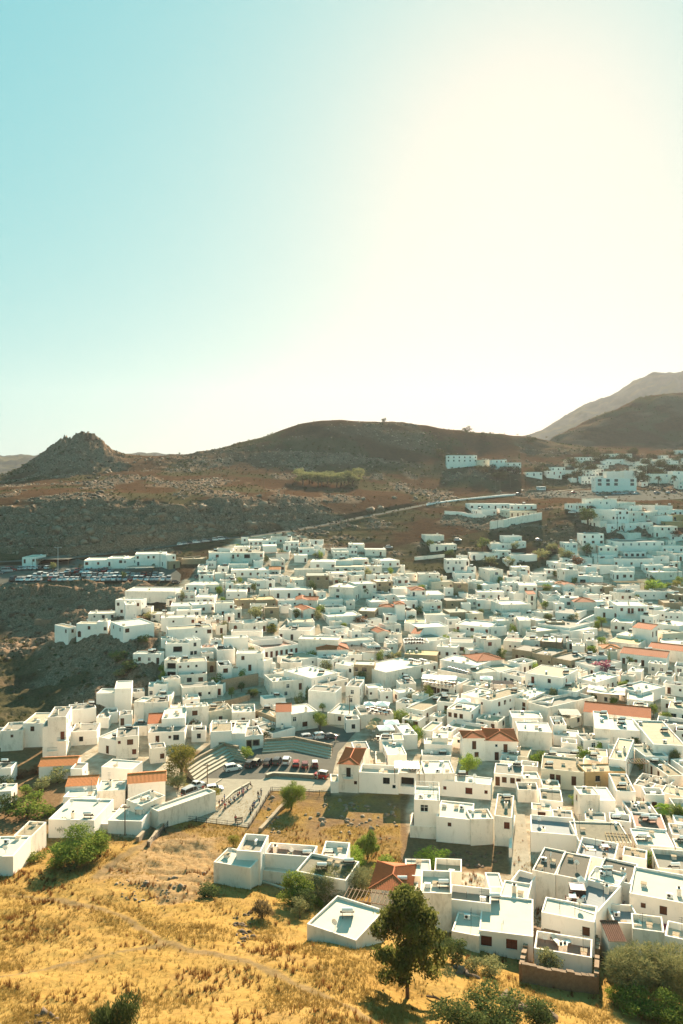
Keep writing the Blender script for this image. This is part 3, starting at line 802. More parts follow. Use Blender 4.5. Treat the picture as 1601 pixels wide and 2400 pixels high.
HOUSES = []
def house(cx, cy, zg, yaw, w, d, h, flags='', win=None, seed=0, tile='H'):
    """one house: an Empty at its base with walls (pierced), roof, windows, doors and roof fittings as its parts.
    cx, cy is the middle of the front wall; yaw > 0 turns the right end of the front towards the viewer"""
    r = random.Random(seed)
    fl = flags.split()
    D = cy
    wk = next((f for f in fl if f in WALLM), None) or ('V' if r.random() < 0.3 else 'W')
    wm = WALLM[wk]
    rk = next((f[1] for f in fl if len(f) == 2 and f[0] == 'r'), None) or r.choice('wwwwccggbb' if wk in 'WV' else 'ccbgo')
    rtype = next((f for f in fl if f in ('hip', 'gab', 'gaf', 'shed')), 'flat')
    tm = terra_light if 'tl' in fl else (terra_brown if 'tb' in fl else terracotta)
    # direction of the front wall and of the depth
    fx, fy = math.cos(yaw), -math.sin(yaw)
    bx, by = math.sin(yaw), math.cos(yaw)
    ox, oy = cx + bx * d / 2, cy + by * d / 2
    nm = ('stone_house' if wk in 'SBO' else 'tiled_house' if rtype != 'flat' else 'roof_terrace' if 'T' in fl else 'villa' if tile in 'DEF' else 'house')
    root = empty(nm, (ox, oy, zg), -yaw)
    rec = dict(o=root, kind=nm, w=w, d=d, h=h, wall=wk, roof=rk, rtype=rtype, tl=tm, yaw=yaw, x=ox, y=oy, zt=zg + h, nwin=0, fl=fl, extras=[])
    HOUSES.append(rec)
    z0 = -5.0
    detail = D < 172
    nst = max(1, int((h + 0.4) / 2.7))
    style = r.choice('bbbbrrdtw' if wk in 'WV' else 'bbd')
    par = 0.9 if 'T' in fl else (0.0 if rtype != 'flat' else r.choice((0.18, 0.25, 0.35)))
    hw = h
    corners = [(-w / 2, -d / 2), (w / 2, -d / 2), (w / 2, d / 2), (-w / 2, d / 2)]
    mb = MB()
    wins = []
    def plan(L, spec, hgt):
        """openings along a wall of length L from a spec: storeys from the top, one letter per bay"""
        out = []
        rows = spec.split('/')
        for k, row in enumerate(rows):
            row = row.replace(' ', '')
            if not row: continue
            zb = hgt - min(par, 0.35) - 2.62 * (k + 1) if len(rows) > 1 or hgt > 3.9 else 0.12
            if k == len(rows) - 1 and len(rows) > 1: zb = max(zb, 0.12) if zb < 1.2 else zb
            zb = max(zb, 0.12)
            n = len(row)
            for i, ch in enumerate(row):
                if ch not in OPEN: continue
                ow, oh, os_ = OPEN[ch]
                uc = L * (i + 0.5) / n + r.uniform(-0.15, 0.15)
                u0, u1 = uc - ow / 2, uc + ow / 2
                v0 = zb + os_; v1 = v0 + oh
                if u0 < 0.25 or u1 > L - 0.25 or v1 > hgt - min(par, 0.35) - 0.15: continue
                if any(u0 < q[1] + 0.12 and u1 > q[0] - 0.12 and v0 < q[3] + 0.15 and v1 > q[2] - 0.15 for q in out): continue
                out.append((u0, u1, v0, v1, ch, 1.3 if ch == 'B' else 0.16))
        return out
    def auto(L, sparse=1.0):
        rows = []
        nb = max(1, int(L / 2.3))
        for k in range(nst):
            row = ''
            for i in range(nb):
                x = r.random() * sparse
                row += 's' if x < 0.24 else 'w' if x < 0.62 else 'W' if x < 0.72 else 'd' if x < 0.86 and k == nst - 1 else '.'
            rows.append(row)
        return '/'.join(rows)
    front = auto(w) if win is None else win
    sides = ('.' if win == 'n' else auto(d, 1.7), '.' if win == 'n' else auto(d, 1.7))
    if win == 'n': front = '.'
    for f in fl:
        if f.startswith('l:'): sides = (f[2:], sides[1])
        if f.startswith('k:'): sides = (sides[0], f[2:])
    faces = [(0, 1, front), (1, 2, sides[1]), (2, 3, '.'), (3, 0, sides[0])]
    for a, c, spec in faces:
        P0, P1 = corners[a], corners[c]
        L = math.hypot(P1[0] - P0[0], P1[1] - P0[1])
        ops = plan(L, spec, hw)
        facade(mb, P0, P1, z0, hw, ops)
        for o in ops: wins.append((P0, P1, L, o))
    t = 0.19
    if rtype == 'flat':
        zr = hw - max(par, 0.05)
        ic = [(-w / 2 + t, -d / 2 + t), (w / 2 - t, -d / 2 + t), (w / 2 - t, d / 2 - t), (-w / 2 + t, d / 2 - t)]
        for i in range(4):
            j = (i + 1) % 4
            mb.face([corners[i] + (hw,), corners[j] + (hw,), ic[j] + (hw,), ic[i] + (hw,)])
            mb.face([ic[i] + (hw,), ic[j] + (hw,), ic[j] + (zr,), ic[i] + (zr,)])
        tx, ty = r.uniform(-.13, .13) / w, r.uniform(-.13, .13) / d
        mb.v = [(v[0], v[1], v[2] + (v[0] * tx + v[1] * ty if v[2] > hw - 0.02 else 0)) for v in mb.v]
        mb.build('wall', [wm, inside], root)
        rb = MB(); rb.face([c + (zr + 0.004,) for c in ic])
        rb.build('roof', ROOFM[rk], root)
    else:
        if rtype == 'gaf':
            hgt = (w / 2) * 0.27
            for yy in (-d / 2, d / 2):
                pts = [(-w / 2, yy, hw), (w / 2, yy, hw), (0, yy, hw + hgt)]
                mb.face(pts if yy < 0 else pts[::-1])
        if rtype == 'gab':
            hgt = (d / 2) * 0.27
            for xx in (-w / 2, w / 2):
                pts = [(xx, d / 2, hw), (xx, -d / 2, hw), (xx, 0, hw + hgt)]
                mb.face(pts if xx < 0 else pts[::-1])
        if rtype == 'shed':
            hgt = d * 0.22
            for xx in (-w / 2, w / 2):
                pts = [(xx, d / 2, hw), (xx, -d / 2, hw), (xx, d / 2, hw + hgt)]
                mb.face(pts if xx < 0 else pts[::-1])
            mb.face([(w / 2, d / 2, hw), (-w / 2, d / 2, hw), (-w / 2, d / 2, hw + hgt), (w / 2, d / 2, hw + hgt)])
        mb.build('wall', [wm, inside], root)
        b, rb, zr_ = tile_roof(w, d, rtype, tm, over=0.12 if rtype == 'shed' else 0.25, pitch=0.22 if rtype == 'shed' else 0.27, fine=D < 240)
        o = b.build('roof', tm, root); o.location = (0, 0, hw + 0.03)
        o2 = rb.build('ridge', tm, o)
    # windows and doors
    for P0, P1, L, o in wins:
        u0, u1, v0, v1, ch, q = o
        dx, dy = (P1[0] - P0[0]) / L, (P1[1] - P0[1]) / L
        um = (u0 + u1) / 2
        if ch == 'B': continue
        st = style if r.random() < 0.85 else r.choice('bd')
        if ch in 'daA' and st == 'w': st = 'b'
        if ch == 'L': st = 'd'
        mesh, chd = opening_mesh(ch, st, detail)
        wo = link(bpy.data.objects.new('door' if ch in 'daDA' else 'window', mesh), root)
        wo.location = (P0[0] + dx * um, P0[1] + dy * um, v0)
        wo.rotation_euler = (0, 0, math.atan2(dy, dx))
        rec['nwin'] += 1
        if chd:
            link(bpy.data.objects.new(chd[1], chd[0]), wo)
        if ch in 'DA' or (wk in 'WV' and 'F' in fl and ch in 'wW'):
            sb = MB()
            ww, hh = u1 - u0, v1 - v0
            sb.box(-ww / 2 - 0.18, -ww / 2 - 0.005, -0.05, 0.05, -0.1, hh + 0.18); sb.box(ww / 2 + 0.005, ww / 2 + 0.18, -0.05, 0.05, -0.1, hh + 0.18)
            sb.box(-ww / 2 - 0.003, ww / 2 + 0.003, -0.05, 0.05, hh + 0.005, hh + 0.18)
            if ch == 'w' or ch == 'W': sb.box(-ww / 2 - 0.003, ww / 2 + 0.003, -0.08, 0.05, -0.12, -0.006)
            link(bpy.data.objects.new('surround', sb.mesh('surround', frame_s)), wo)
        if ch == 'd' and v0 > 1.5 and P0 == corners[0] and r.random() < 0.7:
            bb = MB(); bb.box(-1.1, 1.1, -0.9, -0.01, -0.2, -0.05, 0, True)
            bb.box(-1.1, 1.1, -0.9, -0.84, 0.75, 0.8, 1, True)
            for k in range(9): bb.box(-1.1 + 0.265 * k, -1.07 + 0.265 * k, -0.885, -0.855, -0.05, 0.75, 1)
            link(bpy.data.objects.new('balcony', bb.mesh('balcony', [wm, dark_metal])), wo)
    # roof fittings
    if rtype == 'flat' and 'N' not in fl and w > 3 and d > 3:
        k = r.choice((2, 3, 3, 4, 5)) if D < 260 else r.choice((1, 1, 2, 3))
        if w * d < 22: k = min(k, 2)
        pool = ['chimney', 'roof_hatch', 'air_conditioner', 'air_conditioner', 'satellite_dish', 'water_heater', 'antenna', 'roof_hatch']
        for _ in range(k):
            nm = r.choice(pool)
            ex = link(bpy.data.objects.new(nm, shared(nm, EXTRAS[nm])), root)
            ex.location = (r.uniform(-w / 2 + 0.9, w / 2 - 0.9), r.uniform(-d / 2 + 0.9, d / 2 - 0.9), hw - max(par, 0.05))
            ex.rotation_euler = (0, 0, r.choice((0, 0, 1.57, 3.14)) + (yaw if nm == 'water_heater' else 0))
            if nm == 'water_heater': ex.rotation_euler = (0, 0, 3.14 + yaw)
            rec['extras'].append(nm)
    if 'R' in fl:      # railing round the roof terrace
        rr = MB()
        zz = hw
        for i in range(4):
            a, c = corners[i], corners[(i + 1) % 4]
            L = math.hypot(c[0] - a[0], c[1] - a[1]); n = max(2, int(L / 0.9))
            q = 0.12
            aa = (a[0] * (1 - 2 * q / w), a[1] * (1 - 2 * q / d)); cc = (c[0] * (1 - 2 * q / w), c[1] * (1 - 2 * q / d))
            rr.tube([aa + (zz + 0.95,), cc + (zz + 0.95,)], 0.035, 5)
            for k in range(n):
                p = (aa[0] + (cc[0] - aa[0]) * k / n, aa[1] + (cc[1] - aa[1]) * k / n)
                rr.box(p[0] - 0.03, p[0] + 0.03, p[1] - 0.03, p[1] + 0.03, zz, zz + 0.95)
            rr.tube([aa + (zz + 0.5,), cc + (zz + 0.5,)], 0.02, 4)
        rr.build('railing', frame_w, root)
    return rec

TILES = {'A': (400, 1230, 5.227), 'B': (690, 1230, 5.227), 'C': (970, 1230, 5.227), 'D': (1300, 1130, 5.21), 'E': (1030, 1040, 5.227), 'F': (1300, 1030, 5.21), 'G': (360, 1430, 5.227), 'H': (640, 1430, 5.227),
         'I': (920, 1430, 5.227), 'J': (1200, 1430, 5.227), 'K': (1301, 1310, 5.227), 'L': (1220, 1270, 7.84), 'M': (820, 1600, 5.227), 'N': (0, 1350, 2.9037), 'O': (0, 1630, 2.9037), 'P': (440, 1630, 2.9037),
         'Q': (1140, 1600, 3.401), 'R': (1140, 1900, 3.401), 'S': (480, 1930, 2.9037), 'T': (760, 1700, 3.5636), 'U': (860, 2000, 2.116), 'X': (1060, 1250, 2.898)}
def survey(t, x1, y1, x2, y2, yb, h, base=None, pitched=None):
    """position, turn and size of a house from its front roof edge (two photo points), the back roof edge and its height above ground"""
    ox, oy, s = TILES[t]
    X1, Y1, X2, Y2, YB = ox + x1 / s, oy + y1 / s, ox + x2 / s, oy + y2 / s, oy + yb / s
    xm, ym = (X1 + X2) / 2, (Y1 + Y2) / 2
    if base is not None:      # the foot of the front wall can be seen: measure its distance and so the height
        q = hit(xm, oy + base / s, 0, 75)
        h = max(1.2, (oy + base / s - ym) * q.y / F)
        p = Vector((q.x, q.y, q.z + h))
    else:
        p = hit(xm, ym, h, 75)
    zt = p.z
    k = (ym - H0)
    if zt > ZC - 1 or k < 12:           # near eye level: the roof plane is edge on
        D = p.y
        a, b = Vector(((X1 - CX) / F * D, D, zt)), Vector(((X2 - CX) / F * D, D, zt))
        dep = 9.0
    else:
        a, b = onplane(X1, Y1, zt), onplane(X2, Y2, zt)
        if p.y > 240:                      # far off, the slope of an edge is uncertain: damp it
            f = max(0.25, 1 - (p.y - 240) / 160)
            m = (a.y + b.y) / 2
            Da, Db = m + (a.y - m) * f, m + (b.y - m) * f
            a = Vector(((X1 - CX) / F * Da, Da, zt)); b = Vector(((X2 - CX) / F * Db, Db, zt))
        dep = onplane(xm, max(YB, H0 + 6), zt).y - (a.y + b.y) / 2
    w = (b - a).length
    yaw = -math.atan2(b.y - a.y, b.x - a.x)
    dep = dep / max(0.5, math.cos(yaw))
    if pitched and zt < ZC - 1:            # the far edge seen is a ridge that stands higher than the eaves
        Dm = (a.y + b.y) / 2; dy = ym - YB
        k1 = (ZC - zt) * F / Dm ** 2
        dep = dy / (k1 + 0.22 * F / Dm) if pitched == 'shed' else 2 * dy / (k1 + 0.27 * F / Dm)
    far = p.y > 235
    dep = min(max(dep, 2.6 if pitched else 4.0), 13.0 if far else 30.0)
    c = (a + b) / 2
    return c, yaw, w, dep, zt, h
# ------------------------------------------------------------------ the town, house by house
# tile, front roof edge left x y, right x y, back edge y, height | wall / roof flags | openings, storeys from the top
HOUSE_DATA = '''
F 1000 300 1090 300 292 4|rw|w.w
F 1120 300 1200 299 292 4|rw|w.d
F 1290 470 1390 468 460 3.6|rw|w.w
F 1060 520 1140 520 512 3.4|rw|.w.
F 200 470 270 470 463 3.4|rw|w.d
F 700 205 790 204 196 4|rw|w.w
F 1300 195 1390 195 187 4|rw|w.w
F 1420 480 1520 478 470 3.8|rw|w.w
A 957 197 1300 185 160 3.1|rw|wWW.ww
A 1225 152 1480 150 140 3.5||s.w.w
A 1400 207 1570 205 193 3.1||w w w
A 1130 262 1300 256 232 3.4|N|n
A 1290 345 1450 345 292 3.1|T|.
A 468 348 740 332 300 5.6|rc|.W../....
A 565 291 765 290 283 5.3|rg|n
A 735 343 1135 337 322 5.5|rc|dw.B..w/....B.
A 432 442 560 440 415 3.4||.ww.
A 330 515 440 510 478 3.1||.a
A 575 512 705 510 470 3.1||.d.
A 710 482 945 476 440 3.1||n
A 1240 442 1400 430 400 5.2||..w/..W
A 740 562 1210 546 512 3.3||w w w w s
A 1205 550 1340 550 512 3.1|gab tl|B
A 1235 628 1380 612 585 3.2|rg|s.W
A 175 725 430 742 690 3.2|rw|w.w.d
A 435 737 595 730 698 3.2|rw|w.W
A 600 682 795 676 655 3.1||.s.w
A 845 742 925 726 702 3.1||W
A 925 737 1040 731 692 3.2||a.
A 1040 692 1170 672 652 3.4||W.
A 1170 690 1280 680 655 3.2||a
A 680 817 925 815 785 3.2|rw|s.s.
A 75 832 300 826 795 3.3|T rc|WWW
A 300 887 535 886 848 3.1||sWw
A 0 997 290 986 946 3.4||.s.s
A 270 986 540 962 940 3.3|rw|s.w.w
A 550 962 780 951 930 5.2|rc|..w/.d.w
A 790 927 1040 912 894 3.4|S ro|.s.s
A 1045 922 1290 907 875 3.7|S ro|s.s.s
A 1150 1020 1330 1016 990 5.2|S rb|.w./.
A 1215 806 1745 790 757 3.4|rw|.d.d.d.d
A 1315 932 1540 916 900 3.1||s.s.s
A 735 1036 870 1031 1003 3.4||.d
B 55 287 240 281 268 3.2||W.s.
B 240 302 375 300 293 2.5||n
B 0 376 160 371 352 3.5||..d
B 460 297 770 286 279 3.3|rg|wwdWd.ww
B 670 240 860 238 218 4.1|rw|w.w.w
B 865 302 1125 300 284 3.3|rw|W.s.dW
B 195 447 500 456 420 3.5|rw|.W..W
B 500 440 720 430 405 3.2|rc|B.B
B 720 427 910 421 393 3.3|rw|..W
B 1065 452 1290 422 392 3.4||s.w.w
B 1300 503 1350 505 488 3.1||a
B 880 507 1075 501 482 3.2||w.w.W
B 500 522 870 502 468 3.1||W.W.s.s
B 0 547 350 541 528 3.1|N|.
B 640 587 860 562 538 3.1||.s.
B 430 602 635 582 568 3.1||.s.s
B 145 622 425 620 583 5.5|S rn|w.w.w/....
B 700 627 835 616 588 3.4||..w
B 1015 622 1190 606 592 3.1||..s
B 0 682 205 656 620 3.3||s.s
B 420 746 720 778 698 6.0|rw l:ww.w/w.w.|.W../.W..
B 745 732 1005 706 688 6.0|rw|s.WW.w/...s.W
B 1010 702 1205 686 663 5.5|S rw|w.w/W.W
B 300 827 385 816 800 3.3||s
B 105 922 280 926 880 3.3|gab|.s.
B 20 924 165 922 878 3.4|gaf|.d.
B 280 927 595 906 880 2.6||n
B 380 1022 635 1001 965 3.2|T rg|.s
B 110 1050 260 1033 995 3.7|gaf|.d
B 1095 872 1240 842 818 3.3||s.s
B 1210 792 1440 776 730 3.4|rc|.
B 945 947 1150 931 905 3.2|rw|.s.
B 1270 888 1570 871 855 3.7|rw|.W.s.W
B 1435 808 1613 802 752 5.8|hip|d.w/.
B 780 1052 985 1062 1010 3.4|S rw|.w.
B 1030 1002 1230 1016 975 3.4|hip|B.B
B 1240 978 1355 976 935 5.9|hip|n
B 1365 1057 1495 1051 1022 3.4||n
B 415 1132 830 1100 1058 3.2|rw|.
C 140 131 370 121 114 3.4|rc|n
C 205 242 525 240 222 3.2|rc|.d.d.s
C 1100 142 1325 136 128 3.7||...s
C 1245 207 1375 201 188 3.5||.s
C 940 227 1245 226 208 3.2||..w.a
C 1000 317 1190 311 301 3.2|rw|w.w.w
C 700 352 1050 346 333 3.2||a.w.w
C 1140 427 1260 421 408 3.1|rw|.
C 1190 371 1510 367 343 3.4||n
C 590 386 660 376 368 3.1||.
C 400 428 680 422 408 6.0|rw|w.ww.d/wd.W.
C 500 592 750 591 568 3.5|rw|W.d.wW
C 930 562 1095 547 503 6.0|V rg l:w.w.w|w.W.w/...
C 65 602 320 600 578 5.6|rg|..s.s/..d
C 215 702 480 691 675 3.4|C rc|..s.w
C 500 717 665 716 695 5.5|S rb|.W.W/.
C 680 692 850 691 675 3.4|rw|.w.
C 845 747 1050 712 698 3.7|rw|..w.w
C 780 822 1110 822 798 3.4||wW.w.dW
C 1085 707 1295 706 688 3.4|rw|w.a.w
C 1290 737 1510 747 693 5.2|rw|.w.w/d
C 1130 647 1300 641 622 3.2||..W
C 1205 517 1420 521 498 3.6|rw|..w.w
C 155 857 370 852 790 3.9|rw|w.d.w
C 0 872 95 871 830 3.6||w
C 400 932 650 921 870 3.4|S rg|.s.s.
C 650 907 770 906 893 3.4|rw|.w
C 770 917 1030 927 897 3.6||w...d
C 1225 842 1345 832 812 3.2|rw|n
C 1395 852 1495 850 808 6.0|shed|.d./.w.
C 1075 983 1440 962 922 5.3|rw|n
C 435 1077 690 1066 1025 3.7|S rn|s.s.s
C 130 1097 440 1101 1045 3.2|rc|n
C 665 1092 850 1077 1048 3.7|C rw|.a.
C 1010 1072 1310 1076 1040 3.4||.
L 640 387 840 371 343 3.6|rw|.B
L 845 422 1045 421 388 5.6|rw|n
L 810 522 1065 511 478 6.2|rw|...W/...w
L 1070 622 1280 621 598 3.9||.L..
L 1280 642 1520 631 608 3.6||.
L 300 737 660 741 700 3.4|rw|.s.s.
L 650 772 815 771 732 3.2|hip tl|.
L 800 792 995 791 733 3.9|gaf|.W
L 990 852 1270 851 828 3.2||..s
L 1310 812 1530 801 758 3.4|rw|B.W
L 1240 972 1450 971 928 2.7||n
L 990 1107 1400 1106 1025 3.4|hip|.
L 715 1042 985 1052 1000 3.4|rw|w.W.
L 480 1092 715 1091 1048 3.2|T rc|.
L 525 1002 720 996 980 3.2||.
L 1200 472 1400 442 418 4.0||n
L 1130 302 1320 292 262 3.4||.
L 410 960 740 965 905 3.1|T rg|.
D 290 271 480 263 257 3.1||Ww.w.w
D 480 207 760 201 192 3.5|rc|.w..
D 585 228 760 217 200 5.6|rw|.w.../...
D 765 247 985 241 230 3.3||s..w
D 915 292 1070 281 263 3.7|rc|w..
D 665 337 760 326 318 5.2||d./.
D 740 347 905 336 328 8.2|rw|.W.W/www./s..
D 885 367 1100 356 345 6.0|rc|.w.W/.d..
D 865 502 1065 496 488 3.6||.s.s.
D 1070 492 1200 481 472 3.8||w.w
D 1095 382 1260 346 333 3.8||W.w
D 1225 292 1440 282 260 3.8|rc|n
D 1260 347 1568 331 318 3.5||.w.WW
D 1255 417 1440 406 393 4.3||n
D 1355 483 1640 477 463 3.2|O rc|.
D 1215 542 1500 537 522 5.4||w.w.w.w/d...
D 550 407 650 401 393 3.2||n
D 340 632 600 631 618 5.7||w.w.w/w.W.W
D 545 777 770 787 752 5.7|rw|w.w.w/..
D 770 732 1335 716 698 6.0|rg|.w.w.w.w.w.w/.
D 880 622 1055 616 603 3.4||B..W
D 845 852 1115 846 822 3.1|rg|WWWW
D 725 928 1210 947 878 3.7||w..w.d.s
D 545 892 760 881 868 3.4||W..W
D 1255 852 1445 846 828 3.4|rw|.s.
D 1320 782 1568 781 768 3.4||w.s.w
D 1215 905 1400 906 882 3.4||.s.
D 1105 1012 1330 1011 998 3.4||w.w.w
D 1330 1042 1500 1041 1008 3.4||s.s.w
D 1195 1102 1560 1091 1078 3.5|rw|..s.
D 790 1042 980 1041 1023 3.4||a..a
D 560 1032 780 1002 998 3.6||.
D 480 908 760 960 930 3.1||.
D 1435 402 1568 396 383 3.4|O|W.
D 1460 880 1620 870 850 3.5||.a.
D 555 482 640 471 463 3.1||.
D 640 512 815 506 493 3.5||.w.d
D 1420 640 1600 630 615 3.5||w.w
E 95 142 460 141 130 9.4|rw|w.w.w.w.w.w/w.w.w.w.w.w
E 460 202 640 196 188 5|C|..w.w
E 640 197 825 196 187 7.5|rw|w.w.w.w
E 825 230 1000 233 222 7.5|rw|w.w.w/...
E 1060 347 1260 346 338 4.4|rw|w.d.W
E 1315 332 1500 331 325 6|rw|w.d.w/..d
E 1375 287 1540 286 278 7|rw|w.w.w
E 380 737 915 732 720 3.4|rw|W.Ww.w.d.www.
E 870 743 1190 746 730 3.4|rw|w.w.w.w.
E 520 810 700 801 793 3.4|rw|..w
E 765 802 865 801 793 3.6|rw|.w.
E 860 832 1190 820 800 3.2|C|ddddd
F 580 177 785 176 168 5|rw|w.w.w.w
F 785 177 945 171 162 5|rw|w.w.w
F 625 242 840 241 232 3.6||W.w
F 845 237 970 236 228 4.6||n
F 840 267 1260 266 256 3.4||.s..s
F 1090 232 1195 231 223 3.4||w
F 1235 242 1320 241 234 3.2||w
F 1380 232 1568 231 222 3.6||.
F 635 392 860 386 377 6||n
F 850 382 1070 381 371 7||n
F 500 467 1000 476 455 9.2|rw|LLL.L/LLL.L
F 1150 422 1440 416 403 7||.w
F 1440 387 1600 386 379 8||w
F 90 377 260 371 364 3.2||w.w
F 1500 132 1620 126 118 3.6||w.w
G 88 100 510 84 58 5.5|rw|..s...w/.
G 515 92 630 91 60 3.4||.W.
G 630 122 760 116 103 3.4||.
G 175 237 720 202 184 5.4|rc|....s.W/.
G 160 297 535 276 248 3.5|rc T|n
G 145 412 440 402 363 5.2|rn|.B./.
G 440 372 580 356 335 5.9|rw|.w./ww.
G 580 457 780 451 415 3.4|rt|w.w.d.w
G 130 612 290 614 575 5.7|rc|.B./.B.
G 300 642 655 622 578 5.5|rc|s.s.s../..a.a
G 310 792 655 776 740 3.2|T rg|..W..WW
G 130 852 330 832 812 5.0|rg|n
G 655 632 760 622 603 3.5|S rb|.a.
G 780 492 1000 477 428 4.6|rg|n
G 805 682 960 672 620 5.4|T rg|..W../.
G 960 717 1040 716 688 3.2||B
G 1010 532 1350 528 488 5.9|rw b:800|.w...W/..d.W
G 1350 622 1460 592 558 5.2|rw|n
G 1440 660 1500 652 630 3.5||s.s
G 865 347 1160 331 308 5.2|rw|n
G 920 152 1090 151 138 3.2|rg|.a.
G 1095 167 1385 142 113 3.4|rw|..d.d
G 950 262 1330 258 240 3.2||.
G 1210 372 1580 342 325 2.9|T rg|n
G 350 952 780 917 888 3.8|rg|...w.s.
G 765 908 850 911 888 3.3|rc|d
G 0 907 165 906 868 4.6|rc|n
H 70 237 455 252 188 3.6|rg l:ww|w.d.w.
H 190 152 510 141 98 3.4|rc|.
H 310 350 800 366 312 5.5|rw l:w.w.w/w.w.w|n
H 540 490 925 482 405 3.6|hip|.d.d.d
H -115 472 320 407 368 3.4|rt T|ddddddd
H 250 622 560 561 535 3.2||.s
H 730 562 880 582 535 3.2|rw|.s.
H 905 547 1090 546 500 3.2|rw|.w.w
H 1095 522 1450 492 468 3.3|rw|n
H 820 392 1240 351 336 3.2|rc|s.s.w.s
H 1090 217 1275 191 158 3.6|rg|d.d.w
H 1285 280 1430 265 205 3.6|gaf|.d
H 1430 302 1580 291 272 3.3|rc|w.w.d
H 990 665 1240 672 618 6.2|S rw l:.w.w/.... b:885|w.W.W/....
H 760 652 985 692 632 4.1|rw|..w
H 90 642 350 641 598 3.4|rg|.
H 235 762 380 761 722 4.8|rw|.
H -5 882 440 842 770 6.2|rw T l:w.w.w/w.w.w b:1080|..w.dW/.w..
H 470 832 790 762 688 5.8|rw|n
H 600 902 925 842 808 4.1|rg|..w.w
H 430 978 765 1006 930 5.7|rg|n
H 890 932 1060 941 858 6.2|rg k:dd/d. b:1170|.w./.w.d
H 1170 952 1350 942 915 3.3|N|s.s
I -80 768 555 638 602 4.0|rw|..s..w.w
I 145 152 400 161 108 3.4|ro|.s.s
I 315 217 690 191 148 4.6|rw|n
I 225 285 330 295 215 3.5|shed|n
I 770 160 1180 214 128 4.1|rw|w.sW..w
I 450 382 690 346 270 3.4|rn|.
I 150 402 450 401 345 3.5|T rc|.s.
I 700 387 1060 401 338 3.8|rg|..W.W.
I 1120 367 1330 351 305 6.2|rc|.W../.
I 540 442 790 461 418 3.8|rw|w.w.w
I 145 535 545 556 488 3.6|S ro|.w.
I 950 492 1110 481 462 4.1|rw|.w.
I 1040 632 1370 602 525 3.7|hip|.a..
I 580 602 1040 682 582 4.1|rw|n
I 555 725 960 802 690 2.6|T rd|n
I 1030 772 1300 742 708 3.9|rc|.w..s.s
I 380 872 750 932 815 3.4|T rw|LLdLL
I 860 912 1060 942 868 3.3|T rw|n
I 90 902 290 891 868 3.4|rg|.w.w
I 80 1012 280 991 975 3.2|rw|.
I 1020 1062 1210 1111 975 5.7|rb|s.s..w/.
I 1210 1110 1450 1030 985 3.9|rw|.W.w
I 1360 372 1580 391 335 3.4|rt|s.s.s.s
I 1200 212 1400 191 155 3.5|rw|.w..W
I 1290 132 1430 121 100 4.0|rw|n
I 1310 762 1560 692 655 3.2|rc|.
J 85 127 230 131 68 5.3|rw k:.W|n
J 300 132 450 111 78 3.4|rw|.s
J 435 147 650 151 118 3.5|S rw|n
J 170 272 300 281 225 3.4|rc|w.ww
J 300 268 560 232 205 3.5|C rw|.a.a
J 130 352 345 372 325 3.7|rc|..a
J 355 377 610 396 325 4.3|B rw k:w.w|n
J 0 472 235 511 438 3.8|S rg|.w.w.W
J 240 522 480 562 468 3.8|S rg|s.s.s
J 480 572 720 622 515 3.6|S rg|.s.s
J 700 232 1010 132 95 3.2|rg|.w.s
J 740 432 890 441 405 3.4|rc|.
J 860 562 1170 561 530 3.3|rg|n
J 770 632 1010 692 585 3.4|rg|ww.w
J 160 764 620 832 695 6.0|rc k:w.|.d..w.W/.
J 450 735 690 740 700 3.8|rc|.w
J 560 962 790 1002 895 3.9|rc|w.w.
J 800 832 1030 882 775 3.6|rw|.s.w.w
J 1280 942 1580 1012 895 3.6|rw|.s..W
J -10 985 200 1041 955 3.6|rw|W.W
J 180 1102 490 1132 1035 3.7|rg|.W.B
J 1420 744 1580 762 708 3.4|rw|s
J 1125 475 1340 478 420 3.5|hip tl|.
J 1060 450 1160 470 430 3.5|C rg|.
J 1170 500 1290 505 470 3.7|C|..s
K 60 472 300 486 448 3.6|rw|.d..
K 515 527 705 506 488 3.4|rw|W.s.d
K 760 567 1130 576 502 5.6|rw|.w.dd.www/.
K 480 592 770 626 572 3.6|rw|..d..d
K 715 417 980 411 398 3.4||w.w.w.
K 750 370 975 372 355 3.4||s.s.W
K 975 397 1235 401 378 3.3|rg|s.s.s
K 1240 397 1490 401 362 3.4|rg|w.w.w
K 820 327 1040 326 303 2.6|rc|n
K 610 342 750 336 315 3.4|S rc|.
K 1455 442 1600 441 408 4.1|S rw|.w.
K 1330 532 1560 541 495 3.6|S rb|.
K 1505 352 1640 355 322 3.8|S rw|.
K 1130 612 1340 642 588 3.4|rw|s.s.s
K 1340 652 1580 661 615 3.4|rg|s.s.s.s
K 680 762 940 792 728 3.6|rw|.w.w.w
K 945 835 1180 876 785 5.9|shed k:dd/.|n
K 1240 782 1520 832 760 3.8|rw|s.w.s
K 750 922 930 952 885 3.3|rw|n
K 650 1002 1020 1052 968 3.5|ro|n
K 0 642 240 682 585 3.4|rg|s.s.s.
K 190 892 520 842 800 3.2|rw|n
K 1210 592 1330 572 540 3.4|rw|.W.
K 1320 920 1600 900 860 3.7|C rc|.s.s.W
K 1280 1020 1600 1050 985 3.5|rw|..w.
X 1140 812 1455 850 785 3.5|shed|d.dd.d.
X 1330 775 1570 806 750 3.6|shed|.
N 850 102 1195 105 60 5.3|rw b:185|n
N 785 162 960 166 148 5.8|rw|w..w/w.
N 855 197 930 192 172 5.8|rw b:295|n
N 940 217 1030 216 203 3.2|b:255|.W.
N 600 257 780 251 238 3.4|rw b:305|.s.w.w
N 520 322 660 326 310 5.1|rc b:420|..w./a...
N 660 312 735 311 298 3.4|b:390|.w
N 465 352 520 341 328 3.1|b:425|w
N 840 345 1050 318 298 3.8|rw l:ww b:425|W...
N 905 527 1090 531 515 3.3|rw b:600|.w.w.d
